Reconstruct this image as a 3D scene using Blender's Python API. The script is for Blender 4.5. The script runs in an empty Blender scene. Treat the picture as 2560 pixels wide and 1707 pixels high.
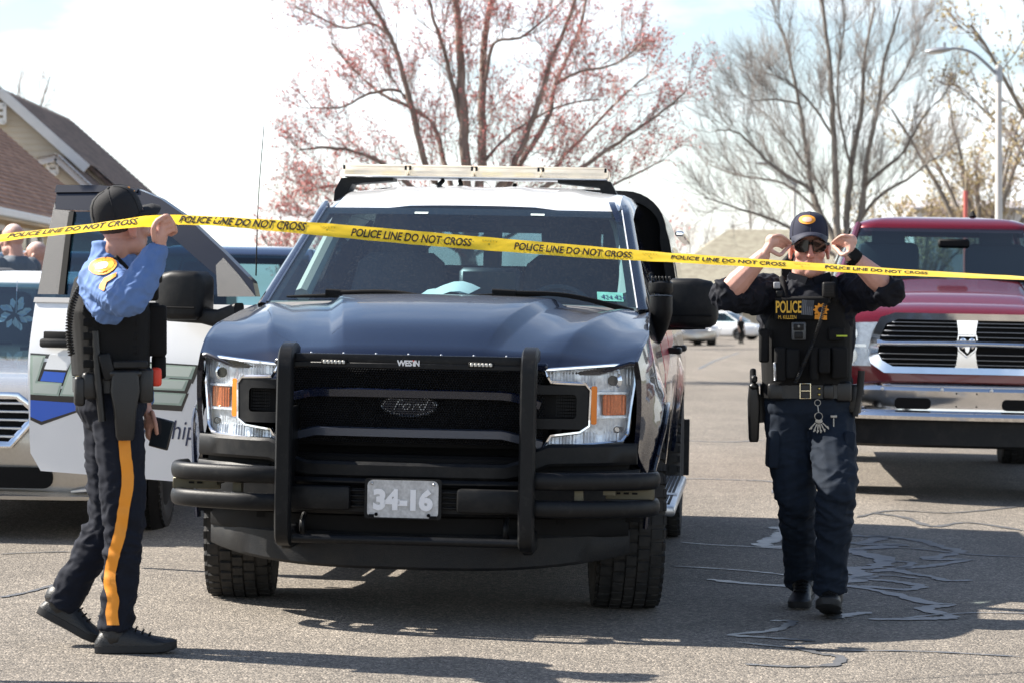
import bpy, bmesh, math, random
import numpy as np
from mathutils import Vector, Matrix, noise as mnoise
from mathutils.geometry import delaunay_2d_cdt
from mathutils.bvhtree import BVHTree

random.seed(7)
SC = bpy.context.scene
COL = SC.collection
PI = math.pi
R = math.radians
FPX, CAMH, HORI = 6350.0, 1.28, 790.0      # focal length and horizon measured on the photograph (2560 px wide)
SLOPE = math.tan(R(1.1))                   # cross fall of the road

# ---------------------------------------------------------------- camera, sky, sun, exposure
cam_d = bpy.data.cameras.new('camera')
cam = bpy.data.objects.new('camera', cam_d); COL.objects.link(cam)
cam.location = (0, 0, CAMH); cam.rotation_euler = (R(90), 0, 0)
cam_d.sensor_width = 36.0; cam_d.lens = FPX / 2560 * 36
cam_d.shift_y = -(853.5 - HORI) / 2560
cam_d.clip_start = 0.1; cam_d.clip_end = 3000
cam_d.dof.use_dof = True; cam_d.dof.focus_distance = 11.2; cam_d.dof.aperture_fstop = 6.3
SC.camera = cam

SUN_EL, SUN_AZ = 41.5, 75.5                # azimuth from +Y towards -X
sd = Vector((-math.sin(R(SUN_AZ)) * math.cos(R(SUN_EL)), math.cos(R(SUN_AZ)) * math.cos(R(SUN_EL)), math.sin(R(SUN_EL))))
sun_d = bpy.data.lights.new('sun', 'SUN'); sun_d.energy = 5.0; sun_d.angle = R(0.53); sun_d.color = (1.0, 0.935, 0.835)
sun = bpy.data.objects.new('sun', sun_d); COL.objects.link(sun)
sun.rotation_euler = sd.to_track_quat('Z', 'Y').to_euler(); sun.location = sd * 60

W = bpy.data.worlds.new('World'); SC.world = W; W.use_nodes = True
nt = W.node_tree; N = nt.nodes; L = nt.links
for n in list(N): N.remove(n)
out = N.new('ShaderNodeOutputWorld'); bg = N.new('ShaderNodeBackground')
sky = N.new('ShaderNodeTexSky'); sky.sky_type = 'NISHITA'; sky.sun_disc = False
sky.sun_elevation = R(SUN_EL); sky.sun_rotation = R(-SUN_AZ)
sky.air_density = 1.0; sky.dust_density = 0.7; sky.ozone_density = 1.0; sky.altitude = 30
tc = N.new('ShaderNodeTexCoord'); sep = N.new('ShaderNodeSeparateXYZ')
L.new(tc.outputs['Generated'], sep.inputs[0])
den = N.new('ShaderNodeMath'); den.operation = 'ADD'; den.inputs[1].default_value = 0.22
mx = N.new('ShaderNodeMath'); mx.operation = 'MAXIMUM'; mx.inputs[1].default_value = 0.0
L.new(sep.outputs[2], mx.inputs[0]); L.new(mx.outputs[0], den.inputs[0])
dx = N.new('ShaderNodeMath'); dx.operation = 'DIVIDE'; dy = N.new('ShaderNodeMath'); dy.operation = 'DIVIDE'
L.new(sep.outputs[0], dx.inputs[0]); L.new(den.outputs[0], dx.inputs[1])
L.new(sep.outputs[1], dy.inputs[0]); L.new(den.outputs[0], dy.inputs[1])
cmb = N.new('ShaderNodeCombineXYZ'); L.new(dx.outputs[0], cmb.inputs[0]); L.new(dy.outputs[0], cmb.inputs[1])
cn = N.new('ShaderNodeTexNoise'); cn.inputs['Scale'].default_value = 1.7; cn.inputs['Detail'].default_value = 7; cn.inputs['Roughness'].default_value = 0.56
mp = N.new('ShaderNodeMapping'); mp.inputs['Location'].default_value = (9.4, 3.3, 0.0)
L.new(cmb.outputs[0], mp.inputs[0]); L.new(mp.outputs[0], cn.inputs['Vector'])
cr = N.new('ShaderNodeValToRGB'); cr.color_ramp.elements[0].position = 0.44; cr.color_ramp.elements[1].position = 0.66
L.new(cn.outputs['Fac'], cr.inputs[0])
mixc = N.new('ShaderNodeMixRGB'); mixc.inputs[2].default_value = (9.8, 10.1, 10.5, 1)
hi = N.new('ShaderNodeMapRange'); hi.inputs[1].default_value = 0.22; hi.inputs[2].default_value = 0.5; hi.inputs[3].default_value = 1.0; hi.inputs[4].default_value = 0.06
L.new(sep.outputs[2], hi.inputs[0])          # the cloud field is low in the sky; overhead it is nearly clear
cm = N.new('ShaderNodeMath'); cm.operation = 'MULTIPLY'; veil = N.new('ShaderNodeMapRange'); veil.inputs[3].default_value = 0.10; hz = N.new('ShaderNodeMapRange'); hz.inputs[1].default_value = 0.0; hz.inputs[2].default_value = 0.10; hz.inputs[3].default_value = 0.55; hz.inputs[4].default_value = 0.08; L.new(sep.outputs[2], hz.inputs[0]); L.new(hz.outputs[0], veil.inputs[3])
L.new(cr.outputs[0], veil.inputs[0])   # thin high cloud between the heaps
L.new(veil.outputs[0], cm.inputs[0]); L.new(hi.outputs[0], cm.inputs[1])
L.new(cm.outputs[0], mixc.inputs[0]); L.new(sky.outputs[0], mixc.inputs[1])
L.new(mixc.outputs[0], bg.inputs[0]); bg.inputs[1].default_value = 0.078
L.new(bg.outputs[0], out.inputs[0])

SC.view_settings.view_transform = 'Standard'; SC.view_settings.look = 'None'
SC.view_settings.gamma = 1.0; SC.view_settings.use_curve_mapping = False
SC.view_settings.exposure = 1.3
SC.render.engine = 'CYCLES'
SC.cycles.max_bounces = 7; SC.cycles.transparent_max_bounces = 16; SC.cycles.use_denoising = True
SC.cycles.caustics_reflective = False; SC.cycles.caustics_refractive = False

# ---------------------------------------------------------------- placing
def rise(y): return .011 * max(0.0, min(32.0, y) - 14.5)
def gz(x, y=0): return -SLOPE * max(-7.0, min(7.0, x)) + rise(y)
def at(px, py, Y): return Vector(((px - 1280) / FPX * Y, Y, CAMH - (py - HORI) / FPX * Y))
def gp(px, py, dz=0.0):
    Y = (CAMH - dz) * FPX / max(8.0, (py - HORI) - SLOPE * (px - 1280))
    X = (px - 1280) / FPX * Y
    return Vector((X, Y, gz(X) + dz))

# ---------------------------------------------------------------- materials
MATS = {}
def s2l(c):
    return tuple((x / 12.92 if x <= 0.04045 else ((x + 0.055) / 1.055) ** 2.4) for x in c)
def pbr(name, col, rough=0.5, metal=0.0, coat=0.0, spec=0.5, vary=0.0, vscale=4.0, bump=0.0, bscale=60.0, rvary=0.0,
        attr=None, grime=0.0, gcol=(0.12, 0.1, 0.08), gscale=3.0, gthr=0.55, stretch=None, emit=0.0, alpha=1.0, sheen=0.0):
    m = bpy.data.materials.new(name); m.use_nodes = True
    t = m.node_tree; n = t.nodes; l = t.links; p = n['Principled BSDF']
    p.inputs['Base Color'].default_value = (*col, 1); p.inputs['Roughness'].default_value = rough
    p.inputs['Metallic'].default_value = metal; p.inputs['Coat Weight'].default_value = coat
    p.inputs['Coat Roughness'].default_value = 0.04; p.inputs['Specular IOR Level'].default_value = spec
    if sheen: p.inputs['Sheen Weight'].default_value = sheen
    if emit:
        p.inputs['Emission Color'].default_value = (*col, 1); p.inputs['Emission Strength'].default_value = emit
    tcn = n.new('ShaderNodeTexCoord'); vec = tcn.outputs['Object']
    if stretch:
        mpn = n.new('ShaderNodeMapping'); mpn.inputs['Scale'].default_value = stretch
        l.new(vec, mpn.inputs[0]); vec = mpn.outputs[0]
    cur = None
    if attr:
        a = n.new('ShaderNodeAttribute'); a.attribute_name = attr; cur = a.outputs['Color']
        l.new(cur, p.inputs['Base Color'])
    if vary:
        nz = n.new('ShaderNodeTexNoise'); nz.inputs['Scale'].default_value = vscale; nz.inputs['Detail'].default_value = 6
        l.new(vec, nz.inputs['Vector'])
        mr = n.new('ShaderNodeMapRange'); mr.inputs[1].default_value = 0.25; mr.inputs[2].default_value = 0.75
        mr.inputs[3].default_value = 1 - vary; mr.inputs[4].default_value = 1 + vary
        l.new(nz.outputs['Fac'], mr.inputs[0])
        mm = n.new('ShaderNodeMixRGB'); mm.blend_type = 'MULTIPLY'; mm.inputs[0].default_value = 1
        if cur: l.new(cur, mm.inputs[1])
        else: mm.inputs[1].default_value = (*col, 1)
        l.new(mr.outputs[0], mm.inputs[2]); cur = mm.outputs[0]; l.new(cur, p.inputs['Base Color'])
    if grime:
        nz = n.new('ShaderNodeTexNoise'); nz.inputs['Scale'].default_value = gscale; nz.inputs['Detail'].default_value = 8; nz.inputs['Roughness'].default_value = 0.7
        l.new(vec, nz.inputs['Vector'])
        rp = n.new('ShaderNodeMapRange'); rp.inputs[1].default_value = gthr - 0.12; rp.inputs[2].default_value = gthr + 0.15
        rp.inputs[3].default_value = 0; rp.inputs[4].default_value = grime
        l.new(nz.outputs['Fac'], rp.inputs[0])
        mm = n.new('ShaderNodeMixRGB'); l.new(rp.outputs[0], mm.inputs[0])
        if cur: l.new(cur, mm.inputs[1])
        else: mm.inputs[1].default_value = (*col, 1)
        mm.inputs[2].default_value = (*gcol, 1); cur = mm.outputs[0]; l.new(cur, p.inputs['Base Color'])
        ra = n.new('ShaderNodeMath'); ra.operation = 'MULTIPLY_ADD'; ra.inputs[1].default_value = 0.5; ra.inputs[2].default_value = rough
        l.new(rp.outputs[0], ra.inputs[0]); l.new(ra.outputs[0], p.inputs['Roughness'])
    if rvary:
        nz = n.new('ShaderNodeTexNoise'); nz.inputs['Scale'].default_value = vscale * 1.7; nz.inputs['Detail'].default_value = 5
        l.new(vec, nz.inputs['Vector'])
        mr = n.new('ShaderNodeMapRange'); mr.inputs[3].default_value = max(0.02, rough - rvary); mr.inputs[4].default_value = rough + rvary
        l.new(nz.outputs['Fac'], mr.inputs[0]); l.new(mr.outputs[0], p.inputs['Roughness'])
    if bump:
        nz = n.new('ShaderNodeTexNoise'); nz.inputs['Scale'].default_value = bscale; nz.inputs['Detail'].default_value = 4
        l.new(vec, nz.inputs['Vector'])
        b = n.new('ShaderNodeBump'); b.inputs['Strength'].default_value = bump; b.inputs['Distance'].default_value = 0.01
        l.new(nz.outputs['Fac'], b.inputs['Height']); l.new(b.outputs[0], p.inputs['Normal'])
    MATS[name] = m
    return m
def glass(name, tint=(0.5, 0.6, 0.6), rough=0.02, ior=1.5, dust=0.0, refl=1.0):
    m = bpy.data.materials.new(name); m.use_nodes = True
    t = m.node_tree; n = t.nodes; l = t.links
    for q in list(n): n.remove(q)
    o = n.new('ShaderNodeOutputMaterial'); tr = n.new('ShaderNodeBsdfTransparent'); tr.inputs[0].default_value = (*tint, 1)
    gl = n.new('ShaderNodeBsdfGlossy'); gl.inputs['Roughness'].default_value = rough; gl.inputs[0].default_value = (refl, refl, refl, 1)
    lw = n.new('ShaderNodeLayerWeight'); lw.inputs[0].default_value = 0.5; pw = n.new('ShaderNodeMath'); pw.operation = 'POWER'; pw.inputs[1].default_value = 5; l.new(lw.outputs['Facing'], pw.inputs[0])
    f0 = ((ior - 1) / (ior + 1)) ** 2; fr = n.new('ShaderNodeMath'); fr.operation = 'MULTIPLY_ADD'; fr.inputs[1].default_value = 1 - f0; fr.inputs[2].default_value = f0; l.new(pw.outputs[0], fr.inputs[0])   # Schlick, the same from both sides
    mx_ = n.new('ShaderNodeMixShader'); l.new(fr.outputs[0], mx_.inputs[0]); l.new(tr.outputs[0], mx_.inputs[1]); l.new(gl.outputs[0], mx_.inputs[2])
    last = mx_.outputs[0]
    if dust:
        df = n.new('ShaderNodeBsdfDiffuse'); df.inputs[0].default_value = (0.33, 0.31, 0.27, 1)
        tcn = n.new('ShaderNodeTexCoord')
        nz = n.new('ShaderNodeTexNoise'); nz.inputs['Scale'].default_value = 90; nz.inputs['Detail'].default_value = 3
        n2 = n.new('ShaderNodeTexNoise'); n2.inputs['Scale'].default_value = 2.2; n2.inputs['Detail'].default_value = 4
        l.new(tcn.outputs['Object'], nz.inputs['Vector']); l.new(tcn.outputs['Object'], n2.inputs['Vector'])
        mr = n.new('ShaderNodeMapRange'); mr.inputs[1].default_value = 0.5; mr.inputs[2].default_value = 0.75; mr.inputs[4].default_value = dust
        l.new(nz.outputs['Fac'], mr.inputs[0])
        ml = n.new('ShaderNodeMath'); ml.operation = 'MULTIPLY_ADD'; ml.inputs[1].default_value = 0.35 * dust; 
        l.new(n2.outputs['Fac'], ml.inputs[0]); l.new(mr.outputs[0], ml.inputs[2])
        m2 = n.new('ShaderNodeMixShader'); l.new(ml.outputs[0], m2.inputs[0]); l.new(last, m2.inputs[1]); l.new(df.outputs[0], m2.inputs[2])
        last = m2.outputs[0]
    l.new(last, o.inputs[0]); MATS[name] = m
    return m

# ---------------------------------------------------------------- mesh building
def ss(a, b, x):
    t = max(0.0, min(1.0, (x - a) / (b - a))); return t * t * (3 - 2 * t)
def lerp(a, b, t): return a + (b - a) * t
def catmull(pts, k=6):
    P = [Vector(p) for p in pts]
    if len(P) < 3: return P
    o = []
    for i in range(len(P) - 1):
        p0 = P[max(i - 1, 0)]; p1 = P[i]; p2 = P[i + 1]; p3 = P[min(i + 2, len(P) - 1)]
        for j in range(k):
            t = j / k
            o.append(0.5 * ((2 * p1) + (p2 - p0) * t + (2 * p0 - 5 * p1 + 4 * p2 - p3) * t * t + (3 * p1 - p0 - 3 * p2 + p3) * t ** 3))
    o.append(P[-1]); return o
def interp(xs, ys, x):
    return float(np.interp(x, xs, ys))
def inside(poly, x, y):
    c = False; n = len(poly); j = n - 1
    for i in range(n):
        xi, yi = poly[i][0], poly[i][1]; xj, yj = poly[j][0], poly[j][1]
        if (yi > y) != (yj > y) and x < (xj - xi) * (y - yi) / (yj - yi) + xi: c = not c
        j = i
    return c
def resample(poly, step):
    o = []; n = len(poly)
    for i in range(n):
        a = Vector(poly[i][:2]); b = Vector(poly[(i + 1) % n][:2]); k = max(1, int(math.ceil((b - a).length / step)))
        for j in range(k): o.append(a.lerp(b, j / k))
    return o
def arc(cx, cy, r, a0, a1, n=10, ry=None):
    ry = ry or r
    return [(cx + r * math.cos(R(a0 + (a1 - a0) * i / n)), cy + ry * math.sin(R(a0 + (a1 - a0) * i / n))) for i in range(n + 1)]
def rrect(x0, y0, x1, y1, r, n=4):
    return arc(x1 - r, y1 - r, r, 0, 90, n) + arc(x0 + r, y1 - r, r, 90, 180, n) + arc(x0 + r, y0 + r, r, 180, 270, n) + arc(x1 - r, y0 + r, r, 270, 360, n)

class MB:
    def __init__(s): s.v = []; s.f = []; s.m = []
    def add(s, vs, fs, mi=0, M=None):
        b = len(s.v)
        s.v += [tuple(M @ Vector(v)) if M else tuple(v) for v in vs]
        s.f += [tuple(i + b for i in f) for f in fs]; s.m += [mi] * len(fs); return s
    def box(s, c, d, M=None, mi=0, bev=0.0, seg=1):
        bm = bmesh.new(); bmesh.ops.create_cube(bm, size=1)
        for v in bm.verts: v.co = Vector((v.co.x * d[0], v.co.y * d[1], v.co.z * d[2]))
        if bev: bmesh.ops.bevel(bm, geom=bm.edges[:], offset=min(bev, min(d) * 0.49), segments=seg, affect='EDGES', profile=0.5)
        for v in bm.verts: v.co += Vector(c)
        bm.verts.index_update()
        s.add([v.co[:] for v in bm.verts], [[v.index for v in f.verts] for f in bm.faces], mi, M); bm.free(); return s
    def tube(s, pts, r, n=8, mi=0, caps=True, ell=1.0, up=None, M=None, closed=False):
        P = [Vector(p) for p in pts]; k = len(P)
        rr = r if isinstance(r, (list, tuple)) else [r] * k
        if len(rr) != k: rr = [interp(np.linspace(0, 1, len(rr)), rr, i / (k - 1)) for i in range(k)]
        vs = []; fs = []; prev = None
        for i in range(k):
            if closed: t = P[(i + 1) % k] - P[i - 1]
            else: t = P[min(i + 1, k - 1)] - P[max(i - 1, 0)]
            if t.length < 1e-9: t = Vector((0, 0, 1))
            t.normalize()
            if prev is None:
                a = Vector(up) if up else (Vector((0, 0, 1)) if abs(t.z) < 0.9 else Vector((0, 1, 0)))
            else: a = Vector(up) if up else prev
            u = (a - t * a.dot(t))
            if u.length < 1e-6: u = t.orthogonal()
            u.normalize(); w = t.cross(u); prev = u
            for j in range(n):
                an = 2 * PI * j / n
                vs.append(P[i] + u * (math.cos(an) * rr[i]) + w * (math.sin(an) * rr[i] * ell))
        for i in range(k if closed else k - 1):
            for j in range(n):
                a = i * n + j; b = i * n + (j + 1) % n; c = ((i + 1) % k) * n + (j + 1) % n; d = ((i + 1) % k) * n + j
                fs.append((a, b, c, d))
        if caps and not closed:
            fs.append(tuple(range(n - 1, -1, -1))); fs.append(tuple((k - 1) * n + j for j in range(n)))
        return s.add(vs, fs, mi, M)
    def sweep(s, pts, prof, up=(0, 0, 1), mi=0, caps=True, M=None, closed=False):
        # profile points (side, up) swept along a path
        P = [Vector(p) for p in pts]; k = len(P); n = len(prof); vs = []; fs = []; U = Vector(up)
        for i in range(k):
            t = (P[(i + 1) % k] - P[i - 1]) if closed else (P[min(i + 1, k - 1)] - P[max(i - 1, 0)])
            t.normalize(); sd_ = t.cross(U).normalized(); u2 = sd_.cross(t)
            for a, b in prof: vs.append(P[i] + sd_ * a + u2 * b)
        for i in range(k if closed else k - 1):
            for j in range(n):
                fs.append((i * n + j, i * n + (j + 1) % n, ((i + 1) % k) * n + (j + 1) % n, ((i + 1) % k) * n + j))
        if caps and not closed: fs.append(tuple(range(n - 1, -1, -1))); fs.append(tuple((k - 1) * n + j for j in range(n)))
        return s.add(vs, fs, mi, M)
    def loft(s, rings, mi=0, caps=(True, True), M=None, wrap=True):
        n = len(rings[0]); vs = [p for r in rings for p in r]; fs = []
        for i in range(len(rings) - 1):
            for j in range(n if wrap else n - 1):
                fs.append((i * n + j, i * n + (j + 1) % n, (i + 1) * n + (j + 1) % n, (i + 1) * n + j))
        if caps[0]: fs.append(tuple(range(n - 1, -1, -1)))
        if caps[1]: fs.append(tuple((len(rings) - 1) * n + j for j in range(n)))
        return s.add(vs, fs, mi, M)
    def lathe(s, prof, n=24, M=None, mi=0, axis='Z'):
        vs = []; fs = []; k = len(prof)
        for i, (r, h) in enumerate(prof):
            for j in range(n):
                a = 2 * PI * j / n; c, d = r * math.cos(a), r * math.sin(a)
                vs.append({'Z': (c, d, h), 'X': (h, c, d), 'Y': (d, h, c)}[axis])
        for i in range(k - 1):
            for j in range(n): fs.append((i * n + j, i * n + (j + 1) % n, (i + 1) * n + (j + 1) % n, (i + 1) * n + j))
        if prof[0][0] > 1e-5: fs.append(tuple(range(n - 1, -1, -1)))
        if prof[-1][0] > 1e-5: fs.append(tuple((k - 1) * n + j for j in range(n)))
        return s.add(vs, fs, mi, M)
    def sphere(s, c, r, n=12, k=8, M=None, mi=0, rot=None):
        rx, ry, rz = r if isinstance(r, (list, tuple)) else (r, r, r); vs = []; fs = []
        for i in range(k + 1):
            th = PI * i / k
            for j in range(n):
                ph = 2 * PI * j / n
                p = Vector((rx * math.sin(th) * math.cos(ph), ry * math.sin(th) * math.sin(ph), rz * math.cos(th)))
                if rot: p = rot @ p
                vs.append(p + Vector(c))
        for i in range(k):
            for j in range(n): fs.append((i * n + j, (i + 1) * n + j, (i + 1) * n + (j + 1) % n, i * n + (j + 1) % n))
        return s.add(vs, fs, mi, M)
    def prism(s, poly, f, d, mi=0, M=None):
        # flat polygon mapped by f(u,v) and given thickness along vector d
        n = len(poly); D = Vector(d)
        a = [Vector(f(*p[:2])) for p in poly]; vs = a + [p + D for p in a]
        fs = [tuple(range(n)), tuple(range(2 * n - 1, n - 1, -1))] + [(i, (i + 1) % n, n + (i + 1) % n, n + i) for i in range(n)]
        return s.add(vs, fs, mi, M)
    def panel(s, outline, f, step=0.06, holes=(), thick=0.0, d=None, mi=0, M=None, grid=True):
        # sheet cut to an outline in (u,v), bent by f(u,v) and thickened along d (or its own normals)
        loops = [resample(outline, step)] + [resample(h, step) for h in holes]
        pts = []; ed = []
        for lp in loops:
            b = len(pts); pts += lp; ed += [(b + i, b + (i + 1) % len(lp)) for i in range(len(lp))]
        if grid:
            us = [p[0] for p in loops[0]]; vs_ = [p[1] for p in loops[0]]
            bnd = np.array([(p[0], p[1]) for p in pts])
            u = min(us) + step * 0.5
            while u < max(us):
                v = min(vs_) + step * 0.5
                while v < max(vs_):
                    if inside(loops[0], u, v) and not any(inside(h, u, v) for h in loops[1:]):
                        if ((bnd - (u, v)) ** 2).sum(1).min() > (0.45 * step) ** 2: pts.append(Vector((u, v)))
                    v += step
                u += step
        rv, re, rf, *_ = delaunay_2d_cdt(pts, ed, [], 0, 1e-6)
        fs = []
        for t in rf:
            c = sum((rv[i] for i in t), Vector((0, 0))) / len(t)
            if inside(loops[0], c.x, c.y) and not any(inside(h, c.x, c.y) for h in loops[1:]): fs.append(tuple(t))
        V = [Vector(f(p.x, p.y)) for p in rv]
        if not thick: return s.add(V, fs, mi, M)
        nr = [Vector((0, 0, 0)) for _ in V]
        if d is None:
            for t in fs:
                n_ = (V[t[1]] - V[t[0]]).cross(V[t[2]] - V[t[0]])
                for i in t: nr[i] += n_
            nr = [x.normalized() if x.length > 0 else x for x in nr]
        else: nr = [Vector(d)] * len(V)
        n = len(V); V2 = V + [V[i] - nr[i] * thick for i in range(n)]
        cnt = {}
        for t in fs:
            for i in range(3): cnt[(t[i], t[(i + 1) % 3])] = 1
        f2 = list(fs) + [tuple(i + n for i in reversed(t)) for t in fs]
        for (a, b) in cnt:
            if (b, a) not in cnt: f2.append((b, a, a + n, b + n))
        return s.add(V2, f2, mi, M)
    def mirror_x(s):
        n = len(s.v); s.v += [(-x, y, z) for x, y, z in s.v]; s.f += [tuple(i + n for i in reversed(f)) for f in s.f]; s.m += s.m[:]; return s
    def flip_x(s):
        s.v = [(-x, y, z) for x, y, z in s.v]; s.f = [tuple(reversed(f)) for f in s.f]; return s
    def mesh(s, name, mats, angle=38, flat=False):
        me = bpy.data.meshes.new(name); me.from_pydata(s.v, [], s.f)
        for m in (mats if isinstance(mats, (list, tuple)) else [mats]): me.materials.append(m)
        if len(set(s.m)) > 1: me.polygons.foreach_set('material_index', s.m)
        if not flat:
            me.polygons.foreach_set('use_smooth', [True] * len(s.f)); me.set_sharp_from_angle(angle=R(angle))
        me.update(); return me
    def build(s, name, mats, parent=None, angle=38, flat=False, bevel=0.0, bseg=2, subsurf=0, **kw):
        o = bpy.data.objects.new(name, s.mesh(name, mats, angle, flat)); return link(o, parent, bevel, bseg, subsurf, **kw)
def link(o, parent=None, bevel=0.0, bseg=2, subsurf=0, label=None, kind=None, cat=None, group=None):
    COL.objects.link(o)
    if parent: o.parent = parent
    if bevel:
        b = o.modifiers.new('bevel', 'BEVEL'); b.width = bevel; b.segments = bseg; b.limit_method = 'ANGLE'; b.angle_limit = R(40)
    if subsurf:
        b = o.modifiers.new('subsurf', 'SUBSURF'); b.levels = subsurf; b.render_levels = subsurf
    return tag(o, label, cat, group, kind)
def tag(o, label=None, cat=None, group=None, kind=None):
    if label: o['label'] = label
    if cat: o['category'] = cat
    if group: o['group'] = group
    if kind: o['kind'] = kind
    return o
def thing(name, label, cat, loc=(0, 0, 0), rot=(0, 0, 0), group=None):
    o = bpy.data.objects.new(name, None); COL.objects.link(o); o.location = loc; o.rotation_euler = rot
    o.empty_display_size = 0.2
    return tag(o, label, cat, group)
def kids(o): return [c for c in bpy.data.objects if c.parent == o]
def copy_tree(o, parent=None):
    c = o.copy(); COL.objects.link(c)
    if parent: c.parent = parent
    for ch in kids(o): copy_tree(ch, c)
    return c
def text_mesh(txt, size=1.0, shear=0.0, bold=0.0, align='LEFT', space=1.0, xs=1.0, res=3):
    cu = bpy.data.curves.new('lettering', 'FONT'); cu.body = txt; cu.size = size; cu.shear = shear; cu.offset = bold
    cu.align_x = align; cu.space_character = space; cu.resolution_u = res; cu.fill_mode = 'FRONT'
    o = bpy.data.objects.new('lettering', cu); COL.objects.link(o)
    dg = bpy.context.evaluated_depsgraph_get(); me = bpy.data.meshes.new_from_object(o.evaluated_get(dg))
    vs = [(v.co.x * xs, v.co.y) for v in me.vertices]; fs = [tuple(p.vertices) for p in me.polygons]
    bpy.data.objects.remove(o); bpy.data.curves.remove(cu); bpy.data.meshes.remove(me)
    return vs, fs
def text_on(mb, txt, f, size, mi=0, **kw):
    vs, fs = text_mesh(txt, size, **kw)
    return mb.add([f(*p) for p in vs], fs, mi)
def bvh_of(o):
    me = o.data; return BVHTree.FromPolygons([v.co[:] for v in me.vertices], [p.vertices[:] for p in me.polygons])

# common materials
M_navy = pbr('navy_paint', (0.0028, 0.0055, 0.018), 0.25, 0.0, 0.9, spec=0.15, vary=0.25, vscale=400, grime=0.3, gcol=(0.07, 0.065, 0.06), gscale=130, gthr=0.62)
def hood_paint():
    # navy coat with road dust settled on the flat, upward facing parts
    m = pbr('dusty_navy_paint', (0.0028, 0.0055, 0.018), 0.25, 0.0, 0.9, spec=0.15); t = m.node_tree; n = t.nodes; l = t.links; p = n['Principled BSDF']
    g = n.new('ShaderNodeNewGeometry'); sp = n.new('ShaderNodeSeparateXYZ'); l.new(g.outputs['Normal'], sp.inputs[0])
    up = n.new('ShaderNodeMapRange'); up.interpolation_type = 'SMOOTHSTEP'; up.inputs[1].default_value = 0.972; up.inputs[2].default_value = 0.993; l.new(sp.outputs[2], up.inputs[0])
    tc_ = n.new('ShaderNodeTexCoord'); f = []
    for sc_, a, b in ((260, 0.42, 0.66), (7, 0.25, 0.75)):
        z = n.new('ShaderNodeTexNoise'); z.inputs['Scale'].default_value = sc_; z.inputs['Detail'].default_value = 4; l.new(tc_.outputs['Object'], z.inputs['Vector'])
        r = n.new('ShaderNodeMapRange'); r.inputs[1].default_value = a; r.inputs[2].default_value = b; l.new(z.outputs['Fac'], r.inputs[0]); f.append(r.outputs[0])
    m1 = n.new('ShaderNodeMath'); m1.operation = 'MULTIPLY'; l.new(f[0], m1.inputs[0]); l.new(up.outputs[0], m1.inputs[1])
    m2 = n.new('ShaderNodeMath'); m2.operation = 'MULTIPLY_ADD'; m2.inputs[1].default_value = 0.22; l.new(f[1], m2.inputs[0]); m2.inputs[2].default_value = 0.12
    m3 = n.new('ShaderNodeMath'); m3.operation = 'MULTIPLY'; l.new(up.outputs[0], m3.inputs[0]); l.new(m2.outputs[0], m3.inputs[1])
    m4 = n.new('ShaderNodeMath'); m4.operation = 'MULTIPLY_ADD'; m4.inputs[1].default_value = 0.5; l.new(m1.outputs[0], m4.inputs[0]); l.new(m3.outputs[0], m4.inputs[2])
    mx_ = n.new('ShaderNodeMixRGB'); mx_.inputs[1].default_value = (0.0028, 0.0055, 0.018, 1); mx_.inputs[2].default_value = (0.13, 0.118, 0.10, 1); l.new(m4.outputs[0], mx_.inputs[0]); l.new(mx_.outputs[0], p.inputs['Base Color'])
    cw = n.new('ShaderNodeMath'); cw.operation = 'MULTIPLY_ADD'; cw.inputs[1].default_value = -0.9; cw.inputs[2].default_value = 0.9; l.new(m4.outputs[0], cw.inputs[0]); l.new(cw.outputs[0], p.inputs['Coat Weight'])
    return m
M_hood = hood_paint()
M_navy2 = pbr('navy_frame_paint', (0.0025, 0.004, 0.012), 0.3, 0.0, 0.5, spec=0.3)
M_white = pbr('white_paint', (0.78, 0.79, 0.80), 0.22, 0.0, 0.8, vary=0.03, vscale=3)
M_blackplastic = pbr('black_plastic', (0.0055, 0.006, 0.0072), 0.45, spec=0.24, bump=0.12, bscale=500, grime=0.25, gcol=(0.075, 0.07, 0.062), gscale=9, gthr=0.6)
M_barcoat = pbr('powder_coat', (0.0045, 0.005, 0.0062), 0.42, spec=0.24, bump=0.12, bscale=700, grime=0.25, gcol=(0.09, 0.085, 0.075), gscale=30, gthr=0.66)
M_black = pbr('matt_black', (0.004, 0.004, 0.0045), 0.7, spec=0.2)
M_chrome = pbr('chrome', (0.85, 0.86, 0.88), 0.07, 1.0, vary=0.05, vscale=8)
M_alu = pbr('aluminium', (0.6, 0.61, 0.63), 0.35, 1.0, vary=0.1, vscale=30)
M_rubber = pbr('rubber', (0.018, 0.018, 0.018), 0.8, vary=0.3, vscale=20, grime=0.4, gcol=(0.10, 0.085, 0.07), gscale=14, gthr=0.58)
M_ws = glass('windscreen_glass', (0.55, 0.72, 0.76), 0.015, 1.62, dust=0.045, refl=1.0)
M_sideglass = glass('side_glass', (0.10, 0.15, 0.18), 0.015, 1.8)
M_lens = glass('lens_glass', (0.93, 0.95, 0.97), 0.02, 1.45)
M_amber = pbr('amber_lens', (0.85, 0.22, 0.01), 0.15, 0, 0.6)
M_red = pbr('red_lens', (0.5, 0.01, 0.01), 0.15, 0, 0.6)
M_interior = pbr('cabin_plastic', (0.07, 0.075, 0.08), 0.6)
M_seat = pbr('seat_cloth', (0.05, 0.055, 0.065), 0.85)
M_skin = pbr('skin', (0.52, 0.28, 0.20), 0.5, attr='col', vary=0.08, vscale=40, bump=0.12, bscale=250)
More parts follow.
